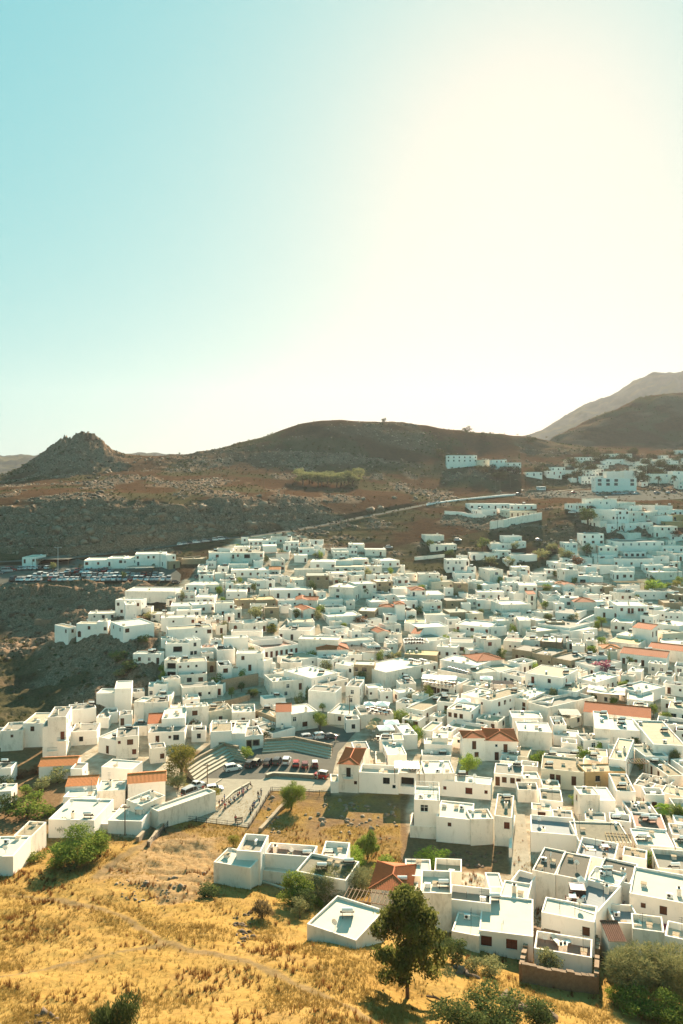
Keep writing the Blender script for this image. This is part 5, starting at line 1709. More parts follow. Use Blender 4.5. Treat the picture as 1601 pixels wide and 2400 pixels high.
# foreground and plaza
plant('tall_evergreen_tree', 955, 2338, 11.2, 8.2, 'pine', 'evergreen', 'tall dark evergreen tree with a bare lower trunk on the golden hillside', 'tree', n=17000, var=1)
for a in [
    ('tamarisk_tree', 815, 2108, 5.0, 9.5, 'tamarisk', 'olive', 'wide feathery grey green tree beside the orange hipped roof', 'tree', None, 0, 6000),
    ('tamarisk_tree', 745, 2112, 4.6, 7.0, 'tamarisk', 'olive', 'feathery grey green tree left of the widest one behind the low white house', 'tree', None, 1, 4500),
    ('leafy_bush', 690, 2118, 4.4, 5.2, 'bush', 'green', 'tall leafy green bush at the right end of the long white house', 'bush', None, 2, 3500),
    ('leafy_bush', 712, 2132, 3.0, 4.0, 'bush', 'dark', 'dark bush in front of the tall leafy bush by the long white house', 'bush', None, 1, 2000),
    ('olive_tree', 703, 2152, 2.7, 2.8, 'tree', 'olive', 'small olive tree standing in dry ground left of the low white house', 'tree', None, 2, 1300),
    ('leafy_bush', 745, 2125, 1.6, 2.0, 'bush', 'bright', 'small bright bush at the back corner of the low white house', 'bush', None, 3, 800),
    ('dry_shrub', 615, 2150, 2.2, 4.0, 'reedy', 'dry', 'dry straw coloured shrub in front of the long white house', 'shrub', None, 1, 700),
    ('leafy_bush', 490, 2100, 2.0, 3.4, 'bush', 'dark', 'dark bush at the left corner of the long white house', 'bush', None, 0, 1300),
    ('leafy_bush', 547, 1984, 2.0, 3.0, 'bush', 'yellow', 'yellow green bush behind the long white house by its roof terrace', 'bush', None, 2, 900),
    ('tall_shrub', 862, 2012, 4.6, 5.0, 'reedy', 'green', 'upright green shrub with spiky shoots at the edge of the ruins field', 'shrub', None, 1, 2600),
    ('leafy_bush', 832, 2035, 3.2, 5.0, 'bush', 'bright', 'bright green bush below the spiky shrub above the orange hipped roof', 'bush', None, 1, 1800),
    ('leafy_bush', 905, 2052, 3.4, 5.6, 'bush', 'green', 'green bush between the spiky shrub and the orange hipped roof', 'bush', None, 3, 1800),
    ('leafy_bush', 1020, 2032, 2.9, 6.6, 'bush', 'bright', 'wide bright bush at the bottom edge of the ruins field', 'bush', None, 0, 2000),
    ('pepper_tree', 683, 1897, 5.6, 5.4, 'tamarisk', 'green', 'green weeping tree in the corner of the ruins field beside the plaza', 'tree', None, 3, 4200),
    ('olive_tree', 425, 1822, 6.6, 9.0, 'tree', 'yellow', 'spreading yellow green tree above the left stone seating', 'tree', None, 1, 2600),
    ('leafy_bush', 418, 1850, 3.2, 5.4, 'bush', 'olive', 'grey green bush under the spreading tree by the street', 'bush', None, 2, 1300),
    ('leafy_bush', 395, 1830, 2.6, 4.0, 'bush', 'olive', 'smaller grey green bush left of the one under the spreading tree', 'bush', None, 1, 900),
    ('young_tree', 578, 1783, 3.4, 3.4, 'tree', 'green', 'small green tree between the two flights of stone seating', 'tree', None, 2, 900),
    ('round_shrub', 502, 1872, 2.3, 3.2, 'tree', 'yellow', 'round clipped shrub beside the white hatchback on the plaza', 'shrub', None, 3, 900),
    ('round_shrub', 471, 1908, 2.4, 2.8, 'tree', 'yellow', 'round clipped shrub nearer the railing on the plaza', 'shrub', None, 0, 900),
    ('leafy_bush', 178, 2030, 5.6, 9.4, 'bush', 'green', 'broad green bush in front of the white houses at the hill foot', 'bush', None, 1, 5200),
    ('leafy_bush', 235, 2008, 4.0, 5.0, 'bush', 'green', 'green bush at the right end of the broad one below the white houses', 'bush', None, 2, 2200),
    ('leafy_bush', 152, 1958, 3.8, 3.4, 'bush', 'dark', 'upright dark bush rising behind the broad one at the hill foot', 'bush', None, 3, 1500),
    ('leafy_bush', 196, 1955, 2.4, 3.2, 'bush', 'green', 'small bush behind the broad one against the white roof', 'bush', None, 0, 900),
    ('tall_shrub', 272, 2440, 3.4, 5.4, 'reedy', 'dark', 'dark shrub with upright twigs at the bottom left edge', 'shrub', None, 2, 3000),
    ('leafy_bush', 1075, 2442, 3.6, 5.2, 'bush', 'dark', 'dark leafy bush at the bottom edge below the evergreen tree', 'bush', None, 1, 3500),
    ('leafy_bush', 1165, 2425, 4.3, 6.4, 'bush', 'dark', 'largest dark leafy bush along the bottom edge', 'bush', None, 0, 4500),
    ('leafy_bush', 1258, 2418, 3.0, 4.4, 'bush', 'dark', 'dark leafy bush at the right end of the bottom edge clump', 'bush', None, 2, 2600),
    ('olive_tree', 1478, 2330, 5.4, 8.0, 'tamarisk', 'olive', 'wide grey green tree beside the roofless stone ruin', 'tree', None, 1, 5200),
    ('olive_tree', 1572, 2335, 5.6, 8.0, 'tamarisk', 'olive', 'grey green tree at the right edge below the terrace house', 'tree', None, 2, 5200),
    ('leafy_bush', 1490, 2372, 3.4, 6.2, 'bush', 'green', 'green bush in front of the wide grey green tree at the right', 'bush', None, 3, 3400),
    ('leafy_bush', 1450, 2352, 2.6, 3.0, 'bush', 'bright', 'small bright bush at the left of the right hand clump', 'bush', None, 0, 1500),
    ('leafy_bush', 1570, 2402, 3.2, 5.4, 'bush', 'green', 'green bush at the bottom right corner', 'bush', None, 1, 3000),
    ('olive_tree', 1283, 2292, 3.6, 3.6, 'bush', 'olive', 'grey green tree growing inside the roofless stone ruin', 'tree', None, 2, 1800),
    ('leafy_bush', 1148, 2286, 2.6, 3.4, 'bush', 'olive', 'round olive green bush left of the stone ruin', 'bush', None, 0, 1500),
    ('leafy_bush', 1107, 2278, 2.0, 2.8, 'bush', 'olive', 'lower olive green bush beside the round one left of the ruin', 'bush', None, 3, 1100),
    ('leafy_bush', 1062, 2258, 3.2, 3.8, 'bush', 'dark', 'dark bush under the white house right of the evergreen tree', 'bush', None, 1, 1800),
    ('leafy_bush', 1028, 2165, 3.6, 4.0, 'bush', 'green', 'green bush between the evergreen tree and the white terraces', 'bush', None, 2, 1800),
    ('shade_tree', 1095, 1822, 5.0, 5.6, 'tree', 'bright', 'bright green tree in the courtyard below the two storey red roofed house', 'tree', None, 3, 2600),
    ('palm_tree', 1375, 1800, 4.6, 4.4, 'palm', 'green', 'palm tree in the alley beside the white arch', 'palm', None, 0, None),
    ('palm_tree', 1556, 1925, 3.6, 5.6, 'palm', 'bright', 'wide bright palm above the reddish roof terrace', 'palm', None, 1, None),
    ('small_tree', 1255, 1790, 2.2, 3.0, 'bush', 'bright', 'small bright tree behind the beige rooftop room', 'tree', None, 1, 700),
    ('round_tree', 750, 1713, 4.6, 5.0, 'tree', 'green', 'dark green round tree at the top of the square', 'tree', None, 1, 1800),
    ('round_tree', 757, 1668, 2.6, 2.4, 'tree', 'green', 'small tree behind the white houses above the square', 'tree', None, 2, 600),
    ('round_tree', 940, 1695, 4.4, 5.2, 'bush', 'green', 'green tree beside the restaurant roof with white parasols', 'tree', None, 3, 1500),
    ('round_tree', 963, 1648, 3.6, 4.0, 'bush', 'yellow', 'yellow green tree on the flat beige roof behind the restaurant', 'tree', None, 0, 900),
    ('bougainvillea', 1445, 2140, 4.0, 3.6, 'bush', 'pink', 'pink bougainvillea climbing the white wall beside the alley', 'climber', None, 1, 1100),
    ('bougainvillea', 1422, 2148, 4.2, 2.8, 'bush', 'rust', 'rust coloured bougainvillea left of the pink one by the alley', 'climber', None, 2, 900),
    ('bougainvillea', 1553, 2192, 1.8, 4.0, 'bush', 'pink', 'pink flowering bush in the white terrace at the right edge', 'climber', None, 3, 700),
    ('leafy_bush', 1462, 2168, 2.2, 1.6, 'bush', 'dark', 'dark potted bush in the white planter court', 'bush', None, 0, 400),
    ('leafy_bush', 1350, 2205, 1.4, 3.4, 'bush', 'green', 'low green bush on the reddish roof terrace wall', 'bush', None, 2, 500),
]: plant(*a[:9], a[9], a[10], int(a[11] * 1.5) if a[11] else None)
# left slope and hill foot
for px, py, h, w, k, lf, lb in [
    (62, 1918, 4.6, 8.5, 'bush', 'green', 'large green bush at the left edge below the orange roofs'), (20, 1912, 4.6, 6.0, 'bush', 'dark', 'dark bush at the left edge beside the large green one'),
    (100, 1850, 3.4, 5.0, 'bush', 'olive', 'olive bush on the slope left of the orange roofs'), (135, 1835, 4.0, 5.6, 'bush', 'olive', 'bigger olive bush touching the orange roofed houses'),
    (60, 1868, 2.8, 4.2, 'bush', 'green', 'small bush above the large green one at the left edge'), (85, 1885, 3.0, 4.8, 'bush', 'green', 'middle bush of the clump at the left edge'),
    (112, 1910, 2.6, 4.0, 'bush', 'green', 'bush beside the steps at the hill foot'), (15, 1840, 2.6, 5.0, 'bush', 'olive', 'olive bush below the white houses at the left edge'), (50, 1822, 2.2, 5.0, 'bush', 'rust', 'rust brown bush on the bank above the left edge clump'),
    (90, 1812, 2.0, 5.0, 'bush', 'rust', 'second rust brown bush on the bank'), (35, 2022, 1.9, 4.4, 'bush', 'olive', 'low bush at the left edge of the golden slope'), (80, 2020, 2.0, 4.4, 'bush', 'green', 'low bush in front of the bottom left white house'),
    (130, 2032, 1.9, 4.0, 'bush', 'green', 'low bush left of the broad bush on the golden slope'), (165, 2042, 1.6, 3.0, 'bush', 'olive', 'low bush at the foot of the broad bush'),
    (352, 1452, 4.0, 6.0, 'bush', 'olive', 'olive bush on the slope behind the white house on the hill'), (275, 1548, 4.0, 7.5, 'bush', 'dark', 'dark bush on the rocky slope left of the town'), (305, 1572, 3.6, 7.0, 'bush', 'dark', 'second dark bush on the rocky slope'), (335, 1508, 3.0, 6.0, 'bush', 'dark', 'dark bush under the white house on the hill'),
    (283, 1585, 3.0, 6.0, 'bush', 'olive', 'olive bush above the tall white tower house'), (455, 1720, 4.0, 4.0, 'tree', 'rust', 'brownish tree in the courtyard left of the school'), (632, 1735, 4.2, 5.0, 'bush', 'dark', 'dark bush at the right end of the school'),
    (598, 1460, 6.6, 8.0, 'tree', 'olive', 'large olive tree before the stone ruins'), (636, 1482, 4.0, 5.5, 'bush', 'yellow', 'yellow green bush beside the stone ruins'), (525, 1482, 4.0, 4.5, 'bush', 'olive', 'olive bush left of the arched white wall'), (695, 1455, 5.0, 3.6, 'tree', 'dark', 'dark tree behind the small gabled house'),
    (752, 1438, 4.6, 6.5, 'bush', 'green', 'green bush behind the small gabled house'), (732, 1388, 5.0, 6.0, 'bush', 'dark', 'dark bush beside the brown stone house'), (800, 1378, 4.0, 5.0, 'bush', 'dark', 'dark bush right of the brown stone house'),
    (862, 1352, 4.4, 5.0, 'bush', 'olive', 'olive bush between the white terraces'), (857, 1400, 5.4, 4.6, 'palm', 'dark', 'palm in front of the tall white house'), (550, 1378, 4.0, 5.0, 'bush', 'dark', 'dark bush by the white arches'), (493, 1352, 3.4, 5.5, 'bush', 'dark', 'dark bush by the parked cars'),
    (522, 1412, 2.4, 3.6, 'bush', 'bright', 'bright small bush behind the curved white hall'), (508, 1452, 3.0, 4.6, 'bush', 'olive', 'olive bush in a courtyard above the stone arch'), (585, 1290, 3.4, 7.0, 'bush', 'dark', 'dark hedge below the topmost white house'), (660, 1300, 3.0, 6.0, 'bush', 'dark', 'dark hedge by the upper pergola'),
    (745, 1306, 3.0, 7.0, 'bush', 'olive', 'olive hedge below the long white house'), (850, 1465, 4.2, 8.0, 'bush', 'rust', 'rust coloured bougainvillea over a courtyard'), (915, 1548, 3.8, 5.0, 'bush', 'olive', 'olive tree in the dark courtyard'),
    (1120, 1640, 3.0, 4.4, 'bush', 'yellow', 'yellow green bush by the pink flowers in mid town'), (1100, 1650, 2.4, 4.6, 'bush', 'bright', 'bright low bush in a walled garden'), (1168, 1455, 3.6, 6.0, 'bush', 'olive', 'olive tree by the ornate church front'), (1345, 1460, 4.0, 6.5, 'bush', 'olive', 'olive bush behind the garden wall'),
    (1410, 1470, 4.4, 5.0, 'tree', 'green', 'green tree inside the walled garden'), (1385, 1487, 3.0, 5.0, 'bush', 'yellow', 'yellow green bush inside the walled garden'), (1428, 1568, 6.4, 1.9, 'cypress', 'dark', 'slim dark cypress beside the pink bougainvillea'), (1412, 1582, 5.0, 8.0, 'bush', 'pink', 'big pink bougainvillea in mid town'), (1447, 1588, 3.0, 4.6, 'bush', 'pink', 'smaller pink bougainvillea right of the big one'),
    (1535, 1385, 6.4, 12.0, 'bush', 'bright', 'big bright green hedge on the right'), (1586, 1385, 5.0, 7.0, 'bush', 'yellow', 'yellow green bush right of the bright hedge'), (1508, 1660, 3.0, 5.0, 'bush', 'bright', 'bright bush behind the long red roof'), (1378, 1230, 10.0, 12.0, 'tree', 'dark', 'big dark round tree left of the upper villas'),
    (1376, 1298, 5.6, 7.0, 'bush', 'dark', 'dark bush below the white block of flats'), (1585, 1268, 5.6, 7.0, 'tree', 'rust', 'round brownish tree among the upper villas'), (1530, 1250, 4.0, 5.0, 'tree', 'dark', 'dark round tree among the upper villas'), (1555, 1252, 4.0, 4.0, 'tree', 'dark', 'smaller dark round tree among the upper villas'), (1353, 1330, 6.0, 8.0, 'bush', 'rust', 'rust red bougainvillea behind the white block'),
    (1131, 1293, 8.0, 9.0, 'tree', 'dark', 'round dark tree on the slope above town'), (1150, 1325, 5.0, 9.0, 'bush', 'olive', 'olive bush in front of the low white house on the slope'), (1195, 1327, 5.0, 6.0, 'bush', 'olive', 'olive bush beside the low white house on the slope'), (1008, 1287, 5.0, 6.0, 'tree', 'dark', 'dark tree in front of the blank white house'), (1055, 1305, 4.0, 7.0, 'bush', 'dark', 'dark bush right of the blank white house'),
    (1208, 1290, 5.0, 5.0, 'bush', 'olive', 'olive bush against the upper white house'), (1270, 1308, 6.0, 10.0, 'bush', 'olive', 'olive bush on the dry slope'), (1325, 1312, 6.0, 10.0, 'bush', 'olive', 'second olive bush on the dry slope'), (1295, 1290, 5.0, 9.0, 'bush', 'olive', 'third olive bush on the dry slope'), (1305, 1352, 3.4, 5.0, 'bush', 'dark', 'dark bush left of the white church block'),
    (1030, 1372, 4.0, 4.6, 'bush', 'yellow', 'yellow green bush on the cream roofed house'), (980, 1440, 3.4, 6.0, 'bush', 'dark', 'dark bush behind the small white terrace'), (360, 1335, 3.0, 3.0, 'bush', 'dark', 'dark bush beside the car park pavilion'), (125, 1335, 3.6, 4.6, 'bush', 'olive', 'olive bush beside the car park lamp'), (290, 1362, 4.6, 3.6, 'bush', 'dark', 'dark bush at the front row of parked cars'),
    (1485, 1750, 3.4, 4.4, 'bush', 'dark', 'dark bush in the shaded yard right of the tower'), (1500, 1805, 2.8, 2.4, 'bush', 'yellow', 'yellow green bush under the timber pergola'), (1060, 1525, 3.0, 4.0, 'bush', 'dark', 'dark bush in the small courtyard with the red parasol'), (1195, 1580, 2.4, 4.0, 'bush', 'yellow', 'yellow bush beside the hipped red roof'),
]:
    cat = 'palm' if k == 'palm' else 'climber' if 'bougain' in lb else 'hedge' if 'hedge' in lb else 'tree' if k in ('tree', 'cypress') else 'bush'
    plant({'palm': 'palm_tree', 'climber': 'bougainvillea', 'hedge': 'hedge_bush', 'tree': 'town_tree', 'bush': 'town_bush'}[cat], px, py, h * 0.92, w * 0.9, k, lf, lb, cat)
# pine clump on the plateau, trees on the ridge, green belt round the upper hotels
rngP = random.Random(4)
for i in range(14):
    px = 702 + i * 10.6 + rngP.uniform(-3, 3); py = 1138 + rngP.uniform(-6, 6) - (8 if i in (0, 13) else 0)
    plant('umbrella_pine', px, py, rngP.uniform(7.5, 10), rngP.uniform(11, 15), 'tree', 'olive', 'umbrella pine in the clump on the bare brown plateau', 'tree', 'pines in the clump on the plateau', near=440)
for px, py, h, w, lb in [(1182, 1017, 6, 10, 'small round tree on the ridge, left of the larger one on the skyline'), (1213, 1020, 8, 15, 'round tree standing alone on the skyline ridge'), (1281, 1027, 9, 15, 'round dark tree in the dip of the ridge before the far mountain'), (1095, 1016, 9, 13, 'round tree just below the ridge left of the skyline trees'), (1133, 1024, 6, 12, 'low round tree below the ridge between the skyline trees'), (1243, 1040, 10, 16, 'round tree on the slope below the skyline trees'), (900, 989, 5, 8, 'tiny bush on the crest of the big hill')]:
    plant('ridge_tree', px, py, h * .75, w * .7, 'bush', 'far', lb, 'tree', None, near=560)
for i in range(64):
    t = rngP.random()
    px = rngP.uniform(1330, 1640); py = rngP.uniform(1062, 1132)
    if 1380 < px < 1500 and 1108 < py: continue
    if px < 1370 and py < 1085 and px > 1315: continue
    plant('garden_tree', px, py, rngP.uniform(5, 8.5), rngP.uniform(8, 14), rngP.choice(('tree', 'bush', 'bush')), 'far', 'dark green tree in the belt round the upper hotels', 'tree', 'trees round the upper hotels', near=500)
for px, py, h in [(1370, 1078, 8), (1402, 1080, 9), (1408, 1081, 8)]:
    plant('cypress_tree', px, py, h, h * 0.42, 'cypress', 'far', 'tall cypress left of the upper hotels', 'tree', 'cypresses left of the upper hotels', near=500)
for px, py in [(1122, 1103), (1140, 1106), (1156, 1104), (1175, 1110), (1190, 1106), (1215, 1112), (1240, 1114), (1258, 1110), (1280, 1112), (1165, 1124), (1180, 1122), (1204, 1108), (1045, 1076), (1032, 1068), (1270, 1100)]:
    plant('hotel_shrub', px, py, rngP.uniform(4, 6.5), rngP.uniform(6, 11), 'bush', 'far', 'dark shrub around the hillside hotel blocks', 'shrub', 'shrubs round the hillside hotels', near=500)
for px, py in [(1495, 1140), (1508, 1138), (1518, 1140), (1490, 1128), (1543, 1142), (1580, 1140)]:
    plant('palm_tree', px, py, 9, 7, 'palm', 'far', 'palm beside the large glass fronted building', 'palm', 'palms beside the glass fronted building', near=450)
for p in GAPS:
    plant('courtyard_shrub', 0, 0, RNG.uniform(2.4, 4.6), RNG.uniform(2.4, 4.2), RNG.choice(('bush', 'tree', 'bush', 'tamarisk')), RNG.choice(('green', 'olive', 'bright', 'dark', 'green')), 'green shrub growing in a courtyard gap between the white houses', 'shrub', 'courtyard shrubs between the houses', at=p)
print('plants', len(PLANTS), flush=True)
# ------------------------------------------------------------------ vehicles
car_paint = mat('car_paint', (0.8, 0.8, 0.8), 0.25, obj_color=True, spec=0.5)
car_glass = mat('car_glass', (0.015, 0.018, 0.02), 0.06, spec=0.6)
tyre_m = mat('tyre', (0.02, 0.02, 0.02), 0.9)
rim_m = mat('rim', (0.45, 0.45, 0.46), 0.35, metallic=0.6)
lamp_m = mat('headlamp', (0.8, 0.8, 0.78), 0.1)
red_lamp = mat('tail_lamp', (0.45, 0.02, 0.015), 0.2)
black_trim = mat('black_trim', (0.03, 0.03, 0.03), 0.6)

def car_meshes(kind):
    """lofted body shell, glasshouse, wheel; front at +x, length about 4.1 m"""
    def f():
        prof = {   # x, belt height, roof height (0 = no cabin), half width
            'hatch': [(-1.95, .62, 0, .74), (-1.90, .88, 0, .80), (-1.75, .94, 1.36, .84), (-1.2, .96, 1.46, .85), (-.3, .95, 1.49, .85), (.35, .93, 1.42, .85), (.95, .92, 0, .84), (1.6, .80, 0, .81), (1.93, .66, 0, .72)],
            'suv': [(-2.15, .70, 0, .80), (-2.1, 1.0, 0, .88), (-1.95, 1.05, 1.62, .91), (-1.3, 1.07, 1.72, .92), (-.2, 1.06, 1.74, .92), (.5, 1.04, 1.64, .92), (1.05, 1.03, 0, .91), (1.85, .95, 0, .88), (2.15, .78, 0, .80)],
            'van': [(-2.2, .70, 0, .84), (-2.18, 1.05, 1.85, .90), (-1.6, 1.08, 1.96, .92), (.2, 1.08, 1.98, .92), (1.0, 1.06, 1.86, .92), (1.55, 1.04, 0, .91), (2.0, .92, 0, .88), (2.2, .75, 0, .80)],
            'pickup': [(-2.4, .72, 0, .84), (-2.38, .98, 0, .88), (-.7, .98, 0, .89), (-.62, 1.0, 1.58, .89), (-.1, 1.0, 1.66, .89), (.5, 1.0, 1.56, .89), (1.05, .98, 0, .88), (2.0, .90, 0, .86), (2.3, .76, 0, .80)],
            'jeep': [(-1.75, .75, 0, .78), (-1.72, 1.0, 0, .80), (-1.65, 1.02, 1.70, .82), (-.8, 1.02, 1.75, .82), (.1, 1.02, 1.75, .82), (.45, 1.02, 1.66, .82), (.6, 1.02, 0, .80), (1.5, 1.0, 0, .74), (1.7, .8, 0, .72)]}[kind]
        b = MB()
        rows = []
        for x, z, r, w in prof:
            rows.append([(x, -w, .26), (x, -w * 1.0, .55), (x, -w * .97, z), (x, -w * .80, z + .02), (x, w * .80, z + .02), (x, w * .97, z), (x, w, .55), (x, w, .26)])
        for a, c in zip(rows[:-1], rows[1:]):
            for k in range(7): b.face([a[k], c[k], c[k + 1], a[k + 1]])
        b.face(rows[0]); b.face(rows[-1][::-1])
        body = b.mesh('body', car_paint, True)
        g = MB()
        cab = [p for p in prof if p[2] > 0]
        i0 = prof.index(cab[0]); i1 = prof.index(cab[-1])
        lo = [prof[i0 - 1] if i0 > 0 else cab[0]] + cab + [prof[i1 + 1]]
        def ring(x, zb, zt, w): return [(x, -w * .95, zb), (x, -w * .78, zt), (x, w * .78, zt), (x, w * .95, zb)]
        rs = [ring(lo[0][0], lo[0][1] + .01, lo[0][1] + .02, lo[0][3])] + [ring(p[0], p[1] + .01, p[2], p[3]) for p in cab] + [ring(lo[-1][0], lo[-1][1] + .01, lo[-1][1] + .02, lo[-1][3])]
        for a, c in zip(rs[:-1], rs[1:]):
            for k in range(3): g.face([a[k], c[k], c[k + 1], a[k + 1]], 0)
        r = MB()
        for p, q in zip(cab[:-1], cab[1:]):
            r.face([(p[0], -p[3] * .79, p[2] + .02), (q[0], -q[3] * .79, q[2] + .02), (q[0], q[3] * .79, q[2] + .02), (p[0], p[3] * .79, p[2] + .02)])
            for s in (-1, 1):
                pts = [(p[0], s * p[3] * .79, p[2] + .02), (q[0], s * q[3] * .79, q[2] + .02), (q[0], s * q[3] * .805, q[2] - .07), (p[0], s * p[3] * .805, p[2] - .07)]
                r.face(pts if s < 0 else pts[::-1])
        for p in cab[::2] + [cab[-1]]:
            for s in (-1, 1): r.tube([(p[0], s * p[3] * .955, p[1]), (p[0], s * p[3] * .785, p[2])], .035, 4)
        w_ = MB()
        n = 12
        for rad, y0, y1, mi in ((.33, -.1, .1, 0), (.2, -.115, .115, 1)):
            for k in range(n):
                a0, a1 = 2 * math.pi * k / n, 2 * math.pi * (k + 1) / n
                w_.face([(rad * math.cos(a0), y0, rad * math.sin(a0)), (rad * math.cos(a1), y0, rad * math.sin(a1)), (rad * math.cos(a1), y1, rad * math.sin(a1)), (rad * math.cos(a0), y1, rad * math.sin(a0))], mi)
            for y in (y0, y1): w_.face([(rad * math.cos(2 * math.pi * k / n), y, rad * math.sin(2 * math.pi * k / n)) for k in range(n)], mi)
        li = MB()
        xe = prof[-1][0]; xs = prof[0][0]
        li.box(-.02, .03, -.16, .16, -.07, .07, 0, True)
        tl_ = MB(); tl_.box(-.03, .02, -.1, .1, -.12, .12, 0, True)
        bm = MB(); bm.box(xe - .12, xe + .04, -.72, .72, .3, .48, 0, True); bm2 = MB(); bm2.box(xs - .04, xs + .12, -.72, .72, .3, .48, 0, True)
        return dict(body=body, glass=g.mesh('window', car_glass), roof=r.mesh('roof', car_paint), wheel=w_.mesh('wheel', [tyre_m, rim_m]), lamp=li.mesh('headlight', lamp_m), tail=tl_.mesh('tail_light', red_lamp),
                    bumper=bm.mesh('bumper', black_trim), rear=bm2.mesh('bumper_rear', black_trim), prof=prof)
    return shared('car_' + kind, f)

CARC = {'white': (.82, .82, .80), 'silver': (.48, .49, .50), 'grey': (.20, .21, .22), 'black': (.025, .026, .03), 'dark': (.06, .065, .07), 'red': (.42, .03, .025), 'maroon': (.16, .02, .02), 'blue': (.06, .12, .26), 'beige': (.5, .44, .34)}
VEH = []
def car(p, heading, kind, colour, label, group=None, cat='car', simple=False, scale=0.92, roofc=None):
    """heading: angle of the nose from +x, anticlockwise"""
    M = car_meshes(kind)
    nm = {'van': 'parked_van', 'pickup': 'pickup_truck', 'jeep': 'open_jeep', 'suv': 'parked_car', 'hatch': 'parked_car'}[kind]
    root = empty(nm, p, heading, label, cat, group)
    root.scale = (scale,) * 3
    col = CARC[colour] + (1,)
    o = link(bpy.data.objects.new('body', M['body']), root); o.color = col
    link(bpy.data.objects.new('window', M['glass']), root)
    o = link(bpy.data.objects.new('roof', M['roof']), root); o.color = (CARC[roofc] + (1,)) if roofc else col
    prof = M['prof']; L0, L1 = prof[0][0], prof[-1][0]
    for x in (L0 + .75, L1 - .75):
        for s in (-1, 1):
            w = link(bpy.data.objects.new('wheel', M['wheel']), root); w.location = (x, s * (prof[2][3] - .09), .33)
    if not simple:
        for s in (-1, 1):
            h = link(bpy.data.objects.new('headlight', M['lamp']), root); h.location = (L1 - .01, s * .55, .66)
            h = link(bpy.data.objects.new('tail_light', M['tail']), root); h.location = (L0 - .0, s * .66, .78)
        link(bpy.data.objects.new('bumper', M['bumper']), root); link(bpy.data.objects.new('bumper', M['rear']), root)
    VEH.append(root)
    return root
def drape(px, py, dz=0.0, near=60):
    p = hit(px, py, 0, near); p.z += dz
    return p
def on_sheet(px, py, zf):
    """point on a paved sheet under a photo pixel"""
    c = zf(0.0, 0.0); ka, kb = zf(1.0, 0.0) - c, zf(0.0, 1.0) - c
    u, k = (px - CX) / F, (py - H0) / F
    D = (ZC - c) / (k + ka * u + kb)
    return Vector((u * D, D, ZC - k * D - 0.06))
R_ = math.radians
for px, py, hd, kind, col, lab, kw in [
    (546, 1805, 28, 'suv', 'white', 'white car standing alone on the open asphalt of the square', {}),
    (587, 1797, 70, 'jeep', 'dark', 'dark open jeep at the left end of the parked row', {}),
    (603, 1793, 70, 'jeep', 'dark', 'dark jeep with a tan roof second in the parked row', {'roofc': 'beige'}),
    (630, 1792, 75, 'suv', 'black', 'black car third in the row before the stone seating', {}),
    (651, 1789, 78, 'suv', 'dark', 'dark car left of the white one in the parked row', {}),
    (672, 1788, 84, 'suv', 'white', 'white car in the middle of the row before the seating', {}),
    (694, 1794, 90, 'hatch', 'red', 'red car in the row before the stone seating', {}),
    (715, 1797, 92, 'hatch', 'maroon', 'maroon car right of the red one in the row', {}),
    (738, 1797, 94, 'jeep', 'dark', 'dark jeep with a white roof at the right end of the row', {'roofc': 'white'}),
    (752, 1822, 160, 'jeep', 'red', 'red jeep with a white roof parked across by the low wall', {'roofc': 'white'}),
    (723, 1733, 20, 'suv', 'silver', 'silver car under the trees at the top of the square', {}),
    (753, 1730, 20, 'suv', 'white', 'white car right of the silver one at the top of the square', {}),
    (776, 1730, 25, 'hatch', 'dark', 'dark car right of the two pale ones at the top of the square', {}),
    (460, 1846, 52, 'pickup', 'white', 'white pickup truck parked along the street by the long white house', {}),
    (447, 1862, 52, 'van', 'silver', 'silver van behind the white pickup on the street', {}),
    (503, 1853, 15, 'hatch', 'white', 'white hatchback beside the round clipped shrub', {}),
    (738, 1751, 10, 'hatch', 'silver', 'pale car behind the stone seating wall', {}),
    (760, 1754, 12, 'hatch', 'white', 'small white car right of the pale one behind the seating', {}),
]:
    zf = zsq
    car(on_sheet(px, py, zf), R_(hd), kind, col, lab, 'cars parked in the square', 'pickup' if kind == 'pickup' else 'van' if kind == 'van' else 'jeep' if kind == 'jeep' else 'car', **kw)
rc = random.Random(11)
ORD = ['first', 'second', 'third', 'fourth', 'fifth', 'sixth', 'seventh', 'eighth', 'ninth', 'tenth', 'eleventh', 'twelfth', 'thirteenth', 'fourteenth', 'fifteenth', 'sixteenth', 'seventeenth', 'eighteenth', 'nineteenth', 'twentieth', 'twenty first', 'twenty second', 'twenty third', 'twenty fourth', 'twenty fifth', 'twenty sixth', 'twenty seventh', 'twenty eighth', 'twenty ninth', 'thirtieth', 'thirty first', 'thirty second']
def rank(i): return ORD[i] if i < len(ORD) else str(i + 1) + 'th'
for nm, x0, x1, y0, y1, step, hd in [('front row', 30, 398, 1361, 1360, 12.6, -88), ('second row', 58, 395, 1350.5, 1350, 12.8, 90), ('third row', 120, 270, 1342.5, 1341, 12.6, -92), ('back row', 52, 138, 1335, 1332, 12.4, 60), ('left end row', 0, 30, 1345, 1338, 9.0, 20)]:
    n = int((x1 - x0) / step) + 1
    k = 0
    for i in range(n):
        if rc.random() < (0.06 if nm == 'front row' else 0.14): continue
        px = x0 + i * step + rc.uniform(-1.2, 1.2); py = y0 + (y1 - y0) * i / max(1, n - 1) + rc.uniform(-.5, .5)
        if nm != 'front row' and 280 < px < 300: continue
        col = rc.choice(('white', 'white', 'white', 'silver', 'silver', 'grey', 'white', 'black', 'red', 'silver', 'white'))
        car(on_sheet(px, py, zlot), R_(hd + rc.uniform(-5, 5)), rc.choice(('hatch', 'hatch', 'suv', 'hatch', 'van')), col, '%s car, %s from the left in the %s of the clifftop car park' % (col, rank(k), nm), 'cars in the clifftop car park', simple=True, scale=1.12)
        k += 1
